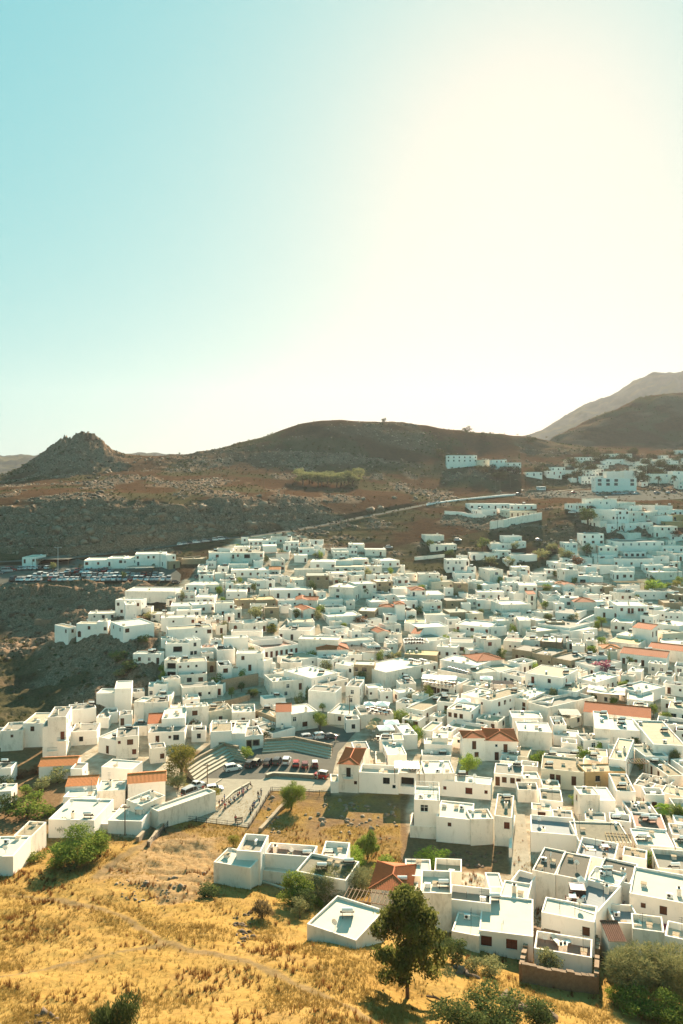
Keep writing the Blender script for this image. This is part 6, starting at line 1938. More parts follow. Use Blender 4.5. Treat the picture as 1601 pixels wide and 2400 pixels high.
def road_point(px):
    """point on the hill road under a photo column"""
    u = (px - CX) / F
    for a, b in zip(ROAD[:-1], ROAD[1:]):
        ua, ub = a.x / a.y, b.x / b.y
        if (ua - u) * (ub - u) <= 0 and ua != ub:
            t = (u - ua) / (ub - ua); p = a.lerp(b, t); d = (b - a).normalized()
            return p, d
    return ROAD[0], (ROAD[1] - ROAD[0]).normalized()
for k, (px, col, kind) in enumerate([(421, 'white', 'hatch'), (432, 'silver', 'hatch'), (444, 'dark', 'hatch'), (457, 'white', 'suv'), (468, 'grey', 'hatch'), (479, 'silver', 'suv'), (491, 'dark', 'hatch'), (502, 'white', 'suv'), (515, 'white', 'van'), (527, 'grey', 'hatch'), (1002, 'silver', 'hatch'), (1012, 'dark', 'hatch'), (1022, 'white', 'hatch'), (1211, 'dark', 'suv')]):
    p, d = road_point(px)
    p = p + Vector((d.y, -d.x, 0)) * 2.4 + Vector((0, 0, -0.02))
    car(p, math.atan2(d.y, d.x), kind, col, '%s car parked along the hill road, %s from its lower end' % (col, rank(k)), 'cars along the hill road', simple=True)
for k, (px, py, hd, kind, col) in enumerate([(1226, 1152, 10, 'hatch', 'dark'), (1236, 1150, 20, 'hatch', 'grey'), (1247, 1149, 15, 'hatch', 'white'), (1258, 1148, 20, 'suv', 'silver'), (1345, 1156, 0, 'hatch', 'red'), (1399, 1158, 80, 'van', 'white'), (1440, 1159, 30, 'hatch', 'silver'), (1450, 1158.5, 30, 'suv', 'silver'), (1460, 1158, 30, 'hatch', 'white'), (1470, 1157.5, 30, 'suv', 'white'), (1480, 1157.5, 30, 'hatch', 'silver'), (1490, 1158, 30, 'hatch', 'white'), (1540, 1157, 5, 'suv', 'grey'), (1566, 1156, 40, 'hatch', 'silver'), (1580, 1155, 0, 'suv', 'maroon')]):
    car(on_sheet(px, py, zlot2), R_(hd), kind, col, '%s car, %s from the left on the upper car park above the villas' % (col, rank(k)), 'cars on the upper car park', simple=True)
for px, py, hd, kind, col, lab in [(912, 1285, 20, 'suv', 'silver', 'pale car parked alone on the slope right of the long white house'), (1073, 1268, 5, 'suv', 'silver', 'pale car parked right of the blank white house'), (1263, 1268, 10, 'hatch', 'grey', 'grey car parked on the dry slope'), (1447, 1268, 10, 'hatch', 'silver', 'pale car parked behind the long white hall'), (412, 1367, 15, 'hatch', 'black', 'black car below the car park beside the white hall'), (466, 1355, 5, 'suv', 'dark', 'dark car in front of the arched white house'), (1341, 1203, 160, 'suv', 'white', 'white car on the track left of the big dark tree')]:
    car(drape(px, py, 0.05), R_(hd), kind, col, lab, simple=True)
# small bus on the upper car park
def small_bus(p, hd):
    root = empty('small_bus', p, hd, 'white minibus standing on the upper road beside the parked cars', 'bus')
    b = MB(); b.box(-3.2, 3.2, -1.05, 1.05, .4, 2.9, 0, True); o = b.build('body', car_paint, root); o.color = CARC['white'] + (1,)
    g = MB()
    for s in (-1, 1):
        for k in range(5): g.box(-2.9 + k * 1.18, -1.85 + k * 1.18, s * 1.06 - .01, s * 1.06 + .01, 1.6, 2.4, 0, True)
    g.box(3.2, 3.22, -.95, .95, 1.4, 2.5, 0, True); g.build('window', car_glass, root)
    for x in (-2.1, 2.1):
        for s in (-1, 1):
            w = link(bpy.data.objects.new('wheel', car_meshes('suv')['wheel']), root); w.location = (x, s * .98, .38); w.scale = (1.15,) * 3
small_bus(on_sheet(1268, 1150, zlot2), R_(5))
# ------------------------------------------------------------------ stone seating, walls, railings of the square
wall_stone = mat('dry_stone', (0.36, 0.28, 0.19), 0.95, 0.0, 2.5, col2=(0.22, 0.165, 0.11), bump=0.9, bscale=3.5, stain=((0.12, 0.09, 0.06), 1.6, 0.58, 0.6))
pale_stone = mat('pale_stone', (0.50, 0.44, 0.34), 0.95, 0.0, 2.0, col2=(0.38, 0.32, 0.24), bump=0.5, bscale=4)
step_shade = mat('seat_stone_shaded', (0.42, 0.335, 0.23), 0.95, 0.2, 2.0, bump=0.5, bscale=4)  # darker copy of the stone for the risers, their shade in the colour
grey_rock = mat('grey_rock', (0.165, 0.114, 0.078), 0.95, 0.0, 1.2, col2=(0.10, 0.068, 0.047), bump=0.9, bscale=4, objrand=0.2)
pale_rock = mat('pale_rock', (0.29, 0.212, 0.146), 0.95, 0.0, 1.2, col2=(0.19, 0.138, 0.094), bump=0.9, bscale=4, objrand=0.15)

def low_wall(name, pix, height, half, m, label, cat='wall', coping=None, near=60, base=None, stones=False):
    """a free-standing wall along photo pixels on the ground"""
    P = [hit(px, py, 0, near) for px, py in pix] if base is None else base
    root = empty(name, P[0], 0, label, cat)
    b = MB(); c = MB()
    o = P[0]
    for a, d in zip(P[:-1], P[1:]):
        n = max(1, int((d - a).length / 3.5))
        for k in range(n):
            p, q = a.lerp(d, k / n), a.lerp(d, (k + 1) / n)
            gp, gq = ground(p.x, p.y), ground(q.x, q.y)
            if base is not None: gp, gq = p.z, q.z
            h = height
            b.obox((p.x - o.x, p.y - o.y), (q.x - o.x, q.y - o.y), half, (gp - 1.2 - o.z, gq - 1.2 - o.z), (gp + h - o.z, gq + h - o.z))
            if coping: c.obox((p.x - o.x, p.y - o.y), (q.x - o.x, q.y - o.y), half + 0.06, (gp + h - o.z + .003, gq + h - o.z + .003), (gp + h + .14 - o.z, gq + h + .14 - o.z))
    b.build('wall_body', m, root)
    if coping: c.build('coping', coping, root)
    return root

def seating(name, pix, steps, tread, rise, toward, label, m_top, m_face, zf):
    """flights of long stone seats along a polyline (back edge), descending towards the square; every step is an object of its own"""
    P = [on_sheet(px, py, zf) for px, py in pix]
    zb = zf(P[0].x, P[0].y)
    root = empty(name, (P[0].x, P[0].y, zb - .1), 0, label, 'seating')
    o = Vector((P[0].x, P[0].y, 0))
    t = Vector(toward + (0,)).normalized()
    H = steps * rise
    for s in range(steps):
        b = MB()
        for a, d in zip(P[:-1], P[1:]):
            q0, q1 = a + t * tread * s - o, d + t * tread * s - o
            q2, q3 = d + t * tread * (s + 1) - o, a + t * tread * (s + 1) - o
            z1 = H - rise * s
            lo = [(q3.x, q3.y, -.4), (q2.x, q2.y, -.4), (q2.x, q2.y, z1), (q3.x, q3.y, z1)]
            b.face(lo, 1)
            b.face([(q3.x, q3.y, z1), (q2.x, q2.y, z1), (q1.x, q1.y, z1), (q0.x, q0.y, z1)], 0)
            b.face([(q0.x, q0.y, -.4), (q3.x, q3.y, -.4), (q3.x, q3.y, z1), (q0.x, q0.y, z1)], 1)
            b.face([(q2.x, q2.y, -.4), (q1.x, q1.y, -.4), (q1.x, q1.y, z1), (q2.x, q2.y, z1)], 1)
        b.build('step', [m_top, m_face], root)
    w = MB()
    for a, d in zip(P[:-1], P[1:]):
        w.obox((a.x - o.x - t.x * .3, a.y - o.y - t.y * .3), (d.x - o.x - t.x * .3, d.y - o.y - t.y * .3), 0.28, -1.0, H + .75)
    w.build('back_wall', wall_stone, root)
    return root
seating('stone_seating', [(438, 1818), (470, 1796), (527, 1764), (560, 1772)], 5, 1.1, .36, (0.55, -0.85), 'pale flight of long stone seats rising from the left of the square', pale_stone, step_shade, zsq)
seating('stone_seating', [(620, 1752), (690, 1746), (778, 1764)], 4, 1.0, .36, (-0.05, -1.0), 'shaded flight of stone seats behind the row of parked cars', pale_stone, step_shade, zsq)
low_wall('retaining_wall', [(624, 1824), (640, 1819), (738, 1824)], 0.75, 0.3, wall_stone, 'low stone wall between the parked cars and the plaza', coping=pale_stone)
low_wall('low_wall', [(508, 1895), (548, 1858), (584, 1838)], 0.42, 0.2, pale_stone, 'low pale bench wall on the plaza with people sitting along it')
low_wall('plaza_wall', [(424, 1917), (492, 1845), (520, 1828)], 0.3, 0.15, pale_stone, 'kerb wall between the street and the plaza')
low_wall('street_wall', [(348, 1985), (372, 1950), (418, 1905)], 0.9, 0.25, wall_stone, 'stone wall beside the lane at the foot of the golden hill')
low_wall('street_wall', [(322, 1975), (342, 1955)], 1.0, 0.3, wall_stone, 'short stone wall in front of the tall corner house at the lane')
low_wall('field_wall', [(610, 1950), (655, 1900), (690, 1870)], 0.7, 0.35, wall_stone, 'tumbled dry stone wall running down the ruins field')
low_wall('garden_wall', [(590, 2060), (640, 2075), (690, 2092)], 0.2, 0.2, pale_stone, 'narrow footing along the long white house')
low_wall('guard_wall', [(1000, 1185), (1050, 1177), (1080, 1173), (1150, 1166), (1208, 1161)], 1.0, 0.28, frame_w, 'sunlit white guard wall along the outer edge of the hill road', near=300)
low_wall('white_wall', [(972, 1313), (1000, 1310), (1042, 1306)], 1.6, 0.25, white2, 'white retaining wall below the blank white house', near=300)
low_wall('white_wall', [(1042, 1205), (1070, 1207), (1110, 1213), (1140, 1214)], 2.0, 0.25, white1, 'stepped white garden wall left of the hillside hotel', near=300)
low_wall('white_wall', [(1148, 1240), (1180, 1236), (1215, 1228), (1270, 1218)], 4.2, 0.3, white2, 'high white retaining wall below the hillside hotel', near=300)
low_wall('terrace_wall', [(518, 1622), (560, 1614), (605, 1606)], 3.6, 0.35, wall_stone, 'stone retaining wall below the white houses above the courtyard')
low_wall('terrace_wall', [(498, 1660), (540, 1652), (585, 1640)], 1.6, 0.35, wall_stone, 'lower stone wall across the brown courtyard')
low_wall('garden_wall', [(1335, 1488), (1368, 1466), (1392, 1455)], 2.4, 0.25, white1, 'long white garden wall climbing behind the green bushes')
low_wall('terrace_wall', [(415, 1318), (440, 1316), (470, 1313)], 2.2, 0.3, wall_stone, 'old stone wall right of the car park pavilion', near=300)
low_wall('lane_wall', [(1196, 2010), (1200, 1965), (1205, 1930)], 1.6, 0.25, white2, 'whitewashed wall along the left of the alley')

def railing(name, pix, label, near=60, h=1.0, zf=None):
    P = [hit(px, py, 0, near) for px, py in pix]
    root = empty(name, P[0], 0, label, 'railing'); o = P[0].copy()
    for a, d in zip(P[:-1], P[1:]):
        n = max(1, int((d - a).length / 2.2))
        g = MB()
        for z in (.12, .55, h): g.tube([a - o + Vector((0, 0, z)), d - o + Vector((0, 0, z))], .03, 4)
        m = int((d - a).length / .32)
        for k in range(m):
            p = a.lerp(d, (k + .5) / m) - o
            g.box(p.x - .012, p.x + .012, p.y - .012, p.y + .012, p.z + .12, p.z + h)
        g.build('rail', dark_metal, root)
        for k in range(n + 1):
            p = a.lerp(d, k / n) - o
            b = MB(); b.box(-.05, .05, -.05, .05, -.4, h + .12); q = b.build('post', dark_metal, root); q.location = p
    return root
railing('iron_railing', [(402, 1921), (460, 1927), (582, 1943)], 'iron railing along the lower edge of the plaza')
railing('iron_railing', [(584, 1941), (610, 1900), (635, 1857)], 'iron railing between the plaza and the ruins field')
railing('iron_railing', [(638, 1856), (700, 1860), (774, 1866)], 'iron railing behind the weeping tree above the ruins field')
railing('iron_railing', [(345, 1987), (385, 1948), (418, 1908)], 'iron railing along the lane below the long white house')

# ------------------------------------------------------------------ people
skin_m = mat('skin', (0.42, 0.26, 0.19), 0.7)
hair_m = mat('hair', (0.05, 0.033, 0.022), 0.8)
cloth_m = mat('cloth', (0.9, 0.9, 0.9), 0.9, obj_color=True)
def person_meshes(pose):
    """one continuous body grown over a skeleton, with clothes as meshes that follow it"""
    def f():
        if pose == 'sit':
            J = {'pel': (0, 0, .50), 'chest': (0, .02, .92), 'neck': (0, .0, 1.06), 'head': (0, -.04, 1.22), 'lk': (.13, -.42, .52), 'rk': (-.13, -.42, .52), 'lf': (.13, -.40, .06), 'rf': (-.13, -.40, .06), 'lt': (.13, -.55, .03), 'rt': (-.13, -.55, .03),
                 'ls': (.19, 0, .98), 'rs': (-.19, 0, .98), 'le': (.25, -.08, .72), 're': (-.25, -.08, .72), 'lh': (.16, -.30, .60), 'rh': (-.16, -.30, .60)}
        else:
            st = {'stand': .04, 'walk': .22}[pose]
            J = {'pel': (0, 0, .92), 'chest': (0, .0, 1.30), 'neck': (0, -.01, 1.45), 'head': (0, -.04, 1.61), 'lk': (.10, -st, .50), 'rk': (-.10, st * .4, .50), 'lf': (.10, -st * .9, .07), 'rf': (-.10, st * 1.3, .09), 'lt': (.11, -st * .9 - .15, .03), 'rt': (-.11, st * 1.3 - .14, .03),
                 'ls': (.20, 0, 1.39), 'rs': (-.20, 0, 1.39), 'le': (.27, .02 + st * .3, 1.12), 're': (-.27, .02 - st * .3, 1.12), 'lh': (.27, -.10 + st * .5, .87), 'rh': (-.27, -.10 - st * .5, .87)}
        E = [('pel', 'chest'), ('chest', 'neck'), ('neck', 'head'), ('pel', 'lk'), ('lk', 'lf'), ('lf', 'lt'), ('pel', 'rk'), ('rk', 'rf'), ('rf', 'rt'), ('chest', 'ls'), ('ls', 'le'), ('le', 'lh'), ('chest', 'rs'), ('rs', 're'), ('re', 'rh')]
        R = {'pel': .145, 'chest': .155, 'neck': .06, 'head': .105, 'lk': .075, 'rk': .075, 'lf': .045, 'rf': .045, 'lt': .035, 'rt': .035, 'ls': .07, 'rs': .07, 'le': .045, 're': .045, 'lh': .036, 'rh': .036}
        names = list(J)
        def grow(edges, rad, extra, mats):
            used = sorted({n for e in edges for n in e}, key=names.index)
            me = bpy.data.meshes.new('body')
            me.from_pydata([J[n] for n in used], [(used.index(a), used.index(b)) for a, b in edges], [])
            o = bpy.data.objects.new('grow_body', me); SC.collection.objects.link(o)
            sk = o.modifiers.new('skin', 'SKIN')
            if not me.skin_vertices: pass
            for i, n in enumerate(used):
                r = rad[n] + extra; me.skin_vertices[0].data[i].radius = (r, r * .8 if n in ('pel', 'chest') else r)
            me.skin_vertices[0].data[0].use_root = True
            o.modifiers.new('sub', 'SUBSURF').levels = 1
            dg = bpy.context.evaluated_depsgraph_get()
            res = bpy.data.meshes.new_from_object(o.evaluated_get(dg)); bpy.data.objects.remove(o)
            res.materials.clear()
            for m in mats: res.materials.append(m)
            res.polygons.foreach_set('use_smooth', [True] * len(res.polygons))
            return res
        body = grow(E, R, 0, [skin_m])
        shirt = grow([('pel', 'chest'), ('chest', 'ls'), ('ls', 'le'), ('chest', 'rs'), ('rs', 're')], {**R, 'le': .05, 're': .05}, .018, [cloth_m])
        trous = grow([('pel', 'lk'), ('lk', 'lf'), ('pel', 'rk'), ('rk', 'rf')], {**R, 'pel': .15, 'lf': .05, 'rf': .05}, .014, [cloth_m])
        hd = J['head']; b = MB(); n = 8
        rings = [(math.pi * .5 * k / 4) for k in range(5)]
        for a0, a1 in zip(rings[:-1], rings[1:]):
            for k in range(n):
                t0, t1 = 2 * math.pi * k / n, 2 * math.pi * (k + 1) / n
                P = lambda a, t: (hd[0] + .118 * math.cos(a) * math.cos(t), hd[1] + .02 + .125 * math.cos(a) * math.sin(t), hd[2] + .02 + .125 * math.sin(a))
                b.face([P(a0, t0), P(a0, t1), P(a1, t1), P(a1, t0)])
        hair = b.mesh('hair', hair_m, True)
        return body, shirt, trous, hair
    return shared('person_' + pose, f)
CL = {'red': (.5, .03, .03), 'white': (.8, .8, .78), 'blue': (.06, .12, .3), 'black': (.02, .02, .022), 'grey': (.25, .25, .26), 'beige': (.5, .42, .3), 'green': (.08, .16, .07), 'pink': (.6, .25, .3), 'navy': (.02, .03, .09), 'pale blue': (.35, .5, .62)}
def person(px, py, face, pose, top, legs, label, group=None, dz=0.0, zf=None):
    p = on_sheet(px, py, zf) if zf else hit(px, py, 0, 60)
    p.z += dz + .06
    root = empty('person', p, face, label, 'person', group)
    root.scale = (.95,) * 3
    b, s, t, h = person_meshes(pose)
    link(bpy.data.objects.new('body', b), root)
    o = link(bpy.data.objects.new('shirt', s), root); o.color = CL[top] + (1,)
    o = link(bpy.data.objects.new('trousers', t), root); o.color = CL[legs] + (1,)
    link(bpy.data.objects.new('hair', h), root)
    return root
for px, py, fc, pose, top, legs, lb in [
    (527, 1899, 2.2, 'walk', 'red', 'black', 'person in a red top walking near the seated group on the plaza'), (521, 1890, 2.6, 'stand', 'navy', 'grey', 'person in dark clothes standing by the one in red'), (514, 1893, 1.0, 'stand', 'black', 'beige', 'person in black standing left of the one in red'), (526, 1880, 1.4, 'stand', 'blue', 'grey', 'person in blue behind the one in red'),
    (570, 1868, 2.4, 'walk', 'pink', 'navy', 'person in pink standing at the upper end of the bench wall'), (567, 1861, 2.0, 'stand', 'blue', 'black', 'person in blue at the upper end of the bench wall'),
    (476, 1857, .4, 'walk', 'red', 'beige', 'person in red walking beside the pickup'), (483, 1852, .3, 'walk', 'black', 'grey', 'person in black walking beside the pickup'),
    (717, 1811, 1.8, 'walk', 'red', 'beige', 'person in red crossing below the parked row'), (787, 1740, 2.9, 'walk', 'pink', 'beige', 'person in pink walking up to the village lane'), (744, 1826, 1.2, 'stand', 'white', 'beige', 'person in white by the red jeep'),
    (605, 1872, -.6, 'stand', 'black', 'black', 'person in black leaning by the plaza railing'), (612, 1866, -.6, 'stand', 'grey', 'navy', 'person in grey leaning by the plaza railing'), (608, 1881, -.6, 'stand', 'white', 'navy', 'person in white leaning by the plaza railing'), (592, 1902, -.6, 'stand', 'navy', 'black', 'person in navy at the lower plaza railing'), (596, 1895, -.6, 'stand', 'blue', 'grey', 'person in blue at the lower plaza railing'), (587, 1911, -.5, 'stand', 'grey', 'black', 'person in grey at the lower plaza railing'),
]: person(px, py, fc, pose, top, legs, lb, zf=zpl if py > 1830 and px > 500 else zsq)
for i, t in enumerate(('white', 'black', 'pale blue', 'grey', 'white', 'navy', 'red', 'blue', 'pink', 'white', 'beige', 'black')):
    f = i / 11
    person(541 - 0 + (561 - 541) * 0 + 538 * 0 + (-28 + 56 * f) + 18, 1892 - 46 * f, 2.2 if i % 2 else -0.9, 'sit', t, ('navy', 'black', 'beige')[i % 3], 'person in a %s top sitting on the bench wall, %s from its lower end' % (t, ORD[i]), 'people sitting on the plaza bench wall', zf=zpl)
# park bench with one person
def park_bench(px, py, rz, label):
    p = on_sheet(px, py, zpl)
    root = empty('bench', p, rz, label, 'bench')
    s = MB(); s.box(-.8, .8, -.22, .22, .42, .47, 0, True); s.build('seat', timber, root)
    s = MB(); s.box(-.8, .8, .2, .25, .55, .85, 0, True); s.build('backrest', timber, root)
    for x in (-.65, .65):
        l = MB(); l.box(x - .03, x + .03, -.2, .2, .0, .42); l.box(x - .03, x + .03, .17, .24, .42, .8); l.build('leg', dark_metal, root)
park_bench(560, 1927, .35, 'wooden bench at the lower railing of the plaza')
person(552, 1925, .35, 'sit', 'red', 'black', 'person sitting on the wooden bench by the lower railing', zf=zpl)

# ------------------------------------------------------------------ parasols, tables, pergolas on the terraces
def roof_top(px, py, h):
    """a point on a terrace that lies h above the ground"""
    return hit(px, py, h, 75)
def parasol(px, py, h, size, label, group, thatch=False, z=None):
    p = roof_top(px, py, h)
    root = empty('straw_parasol' if thatch else 'parasol', p, RNG.uniform(-.2, .2), label, 'parasol', group)
    b = MB(); b.tube([(0, 0, 0), (0, 0, 2.6)], .035, 6); b.build('pole', timber, root)
    c = MB(); n = 8 if thatch else 4; r = size / 2 * (1 if thatch else 1.41)
    ring = [(r * math.cos(2 * math.pi * (k + .5) / n), r * math.sin(2 * math.pi * (k + .5) / n)) for k in range(n)]
    for k in range(n):
        a, d = ring[k], ring[(k + 1) % n]
        c.face([(a[0], a[1], 2.1), (d[0], d[1], 2.1), (0, 0, 2.7)]); c.face([(a[0], a[1], 1.9), (d[0], d[1], 1.9), (d[0], d[1], 2.1), (a[0], a[1], 2.1)])
    c.build('canopy', reed if thatch else canvas_w, root)
    b = MB(); b.box(-.3, .3, -.3, .3, 0, .08); b.build('foot', metal, root)
for px, py, h, s, lb in [(866, 1668, 4.0, 3.0, 'white square parasol at the left end of the restaurant roof'), (897, 1668, 4.0, 3.6, 'wide white parasol on the restaurant roof'), (917, 1712, 1.6, 3.9, 'white parasol farther back of the pair by the straw parasols'), (904, 1725, 1.6, 4.0, 'white parasol nearer of the pair by the straw parasols'), (1088, 1660, 4.0, 3.4, 'white parasol on the terrace by the yellow green bush'), (1140, 1606, 4.2, 3.6, 'white parasol on the mid town terrace by the pink flowers'), (1304, 1386, 3.4, 3.0, 'small white parasol under the dark restaurant pergola')]:
    parasol(px, py, h, s, lb, 'white parasols on the terraces')
for px, py, lb in [(881, 1706, 'straw parasol farthest up the lane beside the white parasols'), (876, 1714, 'straw parasol in the middle of the three by the lane'), (870, 1723, 'straw parasol nearest the square of the three')]:
    parasol(px, py, 1.4, 3.0, lb, 'straw parasols by the lane', True)
parasol(1362, 2096, 4.9, 1.0, 'folded pink parasol beside the hot tub on the roof terrace', None)
def _table():
    b = MB(); b.box(-.5, .5, -.5, .5, .70, .75, 0, True); b.tube([(0, 0, 0), (0, 0, .7)], .05, 6, 1); b.box(-.25, .25, -.25, .25, 0, .04, 1)
    return b.mesh('table_top', [canvas_w, dark_metal])
def _chair():
    b = MB(); b.box(-.22, .22, -.22, .22, .42, .46, 0, True); b.box(-.22, .22, .19, .23, .46, .9, 0, True)
    for x in (-.2, .2):
        for y in (-.2, .2): b.box(x - .02, x + .02, y - .02, y + .02, 0, .42)
    return b.mesh('seat', wood_b)
def table_set(px, py, h, label, group, k=4):
    p = roof_top(px, py, h)
    root = empty('cafe_table', p, RNG.uniform(-.3, .3), label, 'table', group)
    link(bpy.data.objects.new('table_top', shared('table', _table)), root)
    for i in range(k):
        a = math.pi / 2 * i
        c = empty('cafe_chair', p + Vector((math.cos(a) * .75, math.sin(a) * .75, 0)), a - math.pi / 2, 'wooden chair at a ' + label.replace('white table', 'table'), 'chair', 'chairs round the ' + (group or 'single tables'))
        link(bpy.data.objects.new('seat', shared('chair', _chair)), c)
for i, (px, py) in enumerate([(862, 1664), (872, 1668), (882, 1671), (892, 1674), (904, 1676), (875, 1662), (888, 1665), (900, 1668), (912, 1670)]):
    table_set(px, py, 3.9, 'white table with dark chairs on the restaurant roof above the square', 'tables on the restaurant roof', 4)
for i in range(16):
    f, g_ = (i % 8) / 7, i // 8
    table_set(1001 + 62 * f - g_ * 8, 1595 + 10 * f + g_ * 7, 3.6, 'white table on the mid town restaurant terrace under the white canopy', 'tables on the mid town terrace', 2)
for px, py in [(886, 1732), (897, 1735), (910, 1733), (920, 1728), (893, 1742)]:
    table_set(px, py, 1.2, 'table under the white parasols by the lane', 'tables by the lane', 4)
for i in range(14):
    table_set(952 + 6.4 * (i % 7) + rc.uniform(-1, 1), 1501 + 8 * (i // 7) + rc.uniform(-1, 1), 4.0, 'table among the crowd of chairs on the mid town roof terrace', 'tables on the crowded roof terrace', 4)
for i in range(8):
    table_set(962 + 5 * i, 1551 + rc.uniform(-2, 2), 3.6, 'table on the roof terrace edge behind the long white house', 'tables on the long roof terrace', 3)
for i in range(6):
    table_set(1054 + 8 * i, 1568 + 2.2 * i, 3.2, 'table on the dark deck below the long blank roof', 'tables on the dark deck', 3)
def canopy(name, px, py, w, d, h, base, yaw, m, label, slats=False, cat='pergola', sag=0.0):
    """posts with a cloth, metal or timber top; px, py is the middle of the front edge of the top, h its height over the floor, base the floor's height over ground"""
    p = hit(px, py, base + h, 75); p.z -= h
    root = empty(name, p, -yaw, label, cat)
    for x in (-w / 2 + .1, w / 2 - .1):
        for y in (.1, d - .1):
            b = MB(); b.box(-.06, .06, -.06, .06, -.8, h - .02); q = b.build('post', timber, root); q.location = (x, y, 0)
    if slats:
        for y in (.1, d - .1):
            b = MB(); b.box(-w / 2, w / 2, y - .05, y + .05, h, h + .12, 0, True); b.build('beam', timber, root)
        n = int(w / .55); sl = MB(); sl.box(-.05, .05, -.2, d + .2, 0, .1, 0, True); me_ = sl.mesh('slat', m)
        for k in range(n + 1):
            q = link(bpy.data.objects.new('slat', me_), root); q.location = (-w / 2 + w * k / n, 0, h + .123)
    else:
        b = MB(); n = 6
        for i in range(n):
            for j in range(3):
                def S(a, c): return (-w / 2 + w * a / n, d * c / 3, h - sag * math.sin(math.pi * a / n) * math.sin(math.pi * c / 3) + .03 * (a % 2))
                b.face([S(i, j), S(i + 1, j), S(i + 1, j + 1), S(i, j + 1)])
                b.face([S(i, j + 1), S(i + 1, j + 1), S(i + 1, j), S(i, j)][::1])
        b.build('cover', m, root)
    return root
canopy('awning', 954, 1801, 5.2, 4.4, 2.3, 3.5, 0.05, metal, 'pale corrugated awning over the loggia of the large white building', cat='awning')
canopy('awning', 1340, 1676, 5.0, 5.5, 2.4, 1.8, .1, canvas, 'cream canvas awning left of the long red roof', cat='awning')
canopy('awning', 1420, 1626, 10, 8, 2.6, 1.5, .35, canvas, 'wide cream fabric canopy in mid town', cat='awning', sag=.5)
canopy('awning', 1028, 1592, 10, 5, 2.5, 3.5, .2, canvas_w, 'white fabric canopy over the mid town restaurant terrace', cat='awning', sag=.4)
canopy('awning', 1262, 1708, 5, 3, 2.2, 1.0, .05, canvas_w, 'white awning beside the small white houses', cat='awning')
canopy('awning', 1180, 1604, 6, 4.5, 2.4, 2.0, .1, black_cloth, 'black awning on the mid town roof', cat='awning')
canopy('awning', 1294, 1619, 3.4, 2.2, 2.2, .6, .1, metal, 'small pale awning by the doors of the large white house', cat='awning')
canopy('pergola', 1380, 1370, 16, 6, 2.6, .6, 0, timber, 'timber pergola left of the bright hedge', True)
canopy('pergola', 1478, 1366, 12, 5, 2.6, 1.0, 0, reed, 'straw coloured pergola before the bright hedge', True)
canopy('pergola', 1272, 1377, 9, 6, 2.6, 1.0, 0, reed, 'restaurant pergola with cream blinds by the gabled chapel', True)
canopy('pergola', 846, 1528, 14, 9, 2.8, .4, .35, timber, 'broad slatted pergola over a courtyard in mid town', True)
canopy('pergola', 1495, 1790, 4.4, 2.8, 2.4, 1.4, .1, timber, 'timber pergola above the yellow green bush', True)
canopy('pergola', 1460, 1987, 4.2, 5.2, 2.2, .4, .18, reed, 'pale split timber pergola left of the white house with red shutters', True)
canopy('pergola', 515, 1460, 6, 4, 2.4, .8, .1, timber, 'timber pergola in the courtyard above the stone arch', True)
canopy('pergola', 1290, 1892, 1, 1, 1, .2, 0, timber, 'small timber stand on the blue grey courtyard', True)
canopy('pergola', 870, 2118, 8.0, 3.0, 2.2, .3, .28, timber, 'weathered bar pergola behind the low white house', True)
canopy('pergola', 648, 1297, 13, 5, 2.6, .6, 0, timber, 'dark pergola below the topmost white house', True)
# things on the roof terraces in front
def tub(px, py, h):
    p = roof_top(px, py, h); root = empty('hot_tub', p, -.15, 'square hot tub with pale blue water on the roof terrace', 'hot tub')
    b = MB(); b.box(-1.05, 1.05, -1.05, 1.05, 0, .8); 
    for x0, x1, y0, y1 in ((-1.1, 1.1, -1.1, -.9), (-1.1, 1.1, .9, 1.1), (-1.1, -.9, -.9, .9), (.9, 1.1, -.9, .9)): b.box(x0, x1, y0, y1, .8, .9, 0, True)
    b.build('tub_body', wood_d, root)
    w = MB(); w.face([(-.9, -.9, .84), (.9, -.9, .84), (.9, .9, .84), (-.9, .9, .84)]); w.build('water', mat('tub_water', (0.35, 0.62, 0.68), 0.15, 0.1, 3.0), root)
tub(1353, 2092, 4.9)
def lounger(px, py, h, rz, label, m):
    p = roof_top(px, py, h); root = empty('sun_lounger', p, rz, label, 'lounger', 'loungers on the roof terraces')
    b = MB(); b.box(-.32, .32, -.9, .9, .28, .34, 0, True)
    for x in (-.28, .28):
        for y in (-.8, .8): b.box(x - .03, x + .03, y - .03, y + .03, 0, .28)
    b.build('frame', timber, root)
    c = MB(); c.box(-.3, .3, -.88, .25, .343, .43, 0, True); c.build('cushion', m, root)
    c = MB(); c.face([(-.3, .25, .345), (.3, .25, .345), (.3, .85, .75), (-.3, .85, .75)]); c.face([(-.3, .85, .75), (.3, .85, .75), (.3, .25, .345), (-.3, .25, .345)]); c.build('backrest', m, root)
lounger(1378, 1990, 3.4, 1.4, 'pale lounger on the grey roof terrace by the patched roof', canvas_w); lounger(1384, 1997, 3.4, 1.4, 'second lounger on the grey roof terrace by the patched roof', canvas)
lounger(1303, 2210, 2.8, .3, 'patterned lounger lying on the reddish roof terrace', canvas); lounger(1322, 2215, 2.8, 1.8, 'white lounger on the reddish roof terrace', canvas_w)
for px, py, lb in [(1418, 1992, 'round table with chairs on the grey roof terrace'), (1342, 2112, 'white table beside the hot tub on the roof terrace')]:
    table_set(px, py, 3.4 if px > 1400 else 4.9, lb, None, 4)
p = roof_top(993, 1917, 2.2)
t_ = empty('covered_tub', p, -.1, 'round tub under a grey cover on the corner terrace', 'hot tub')
b = MB(); b.tube([(0, 0, 0), (0, 0, .85)], 1.15, 20); b.build('tub_body', wood_b, t_)
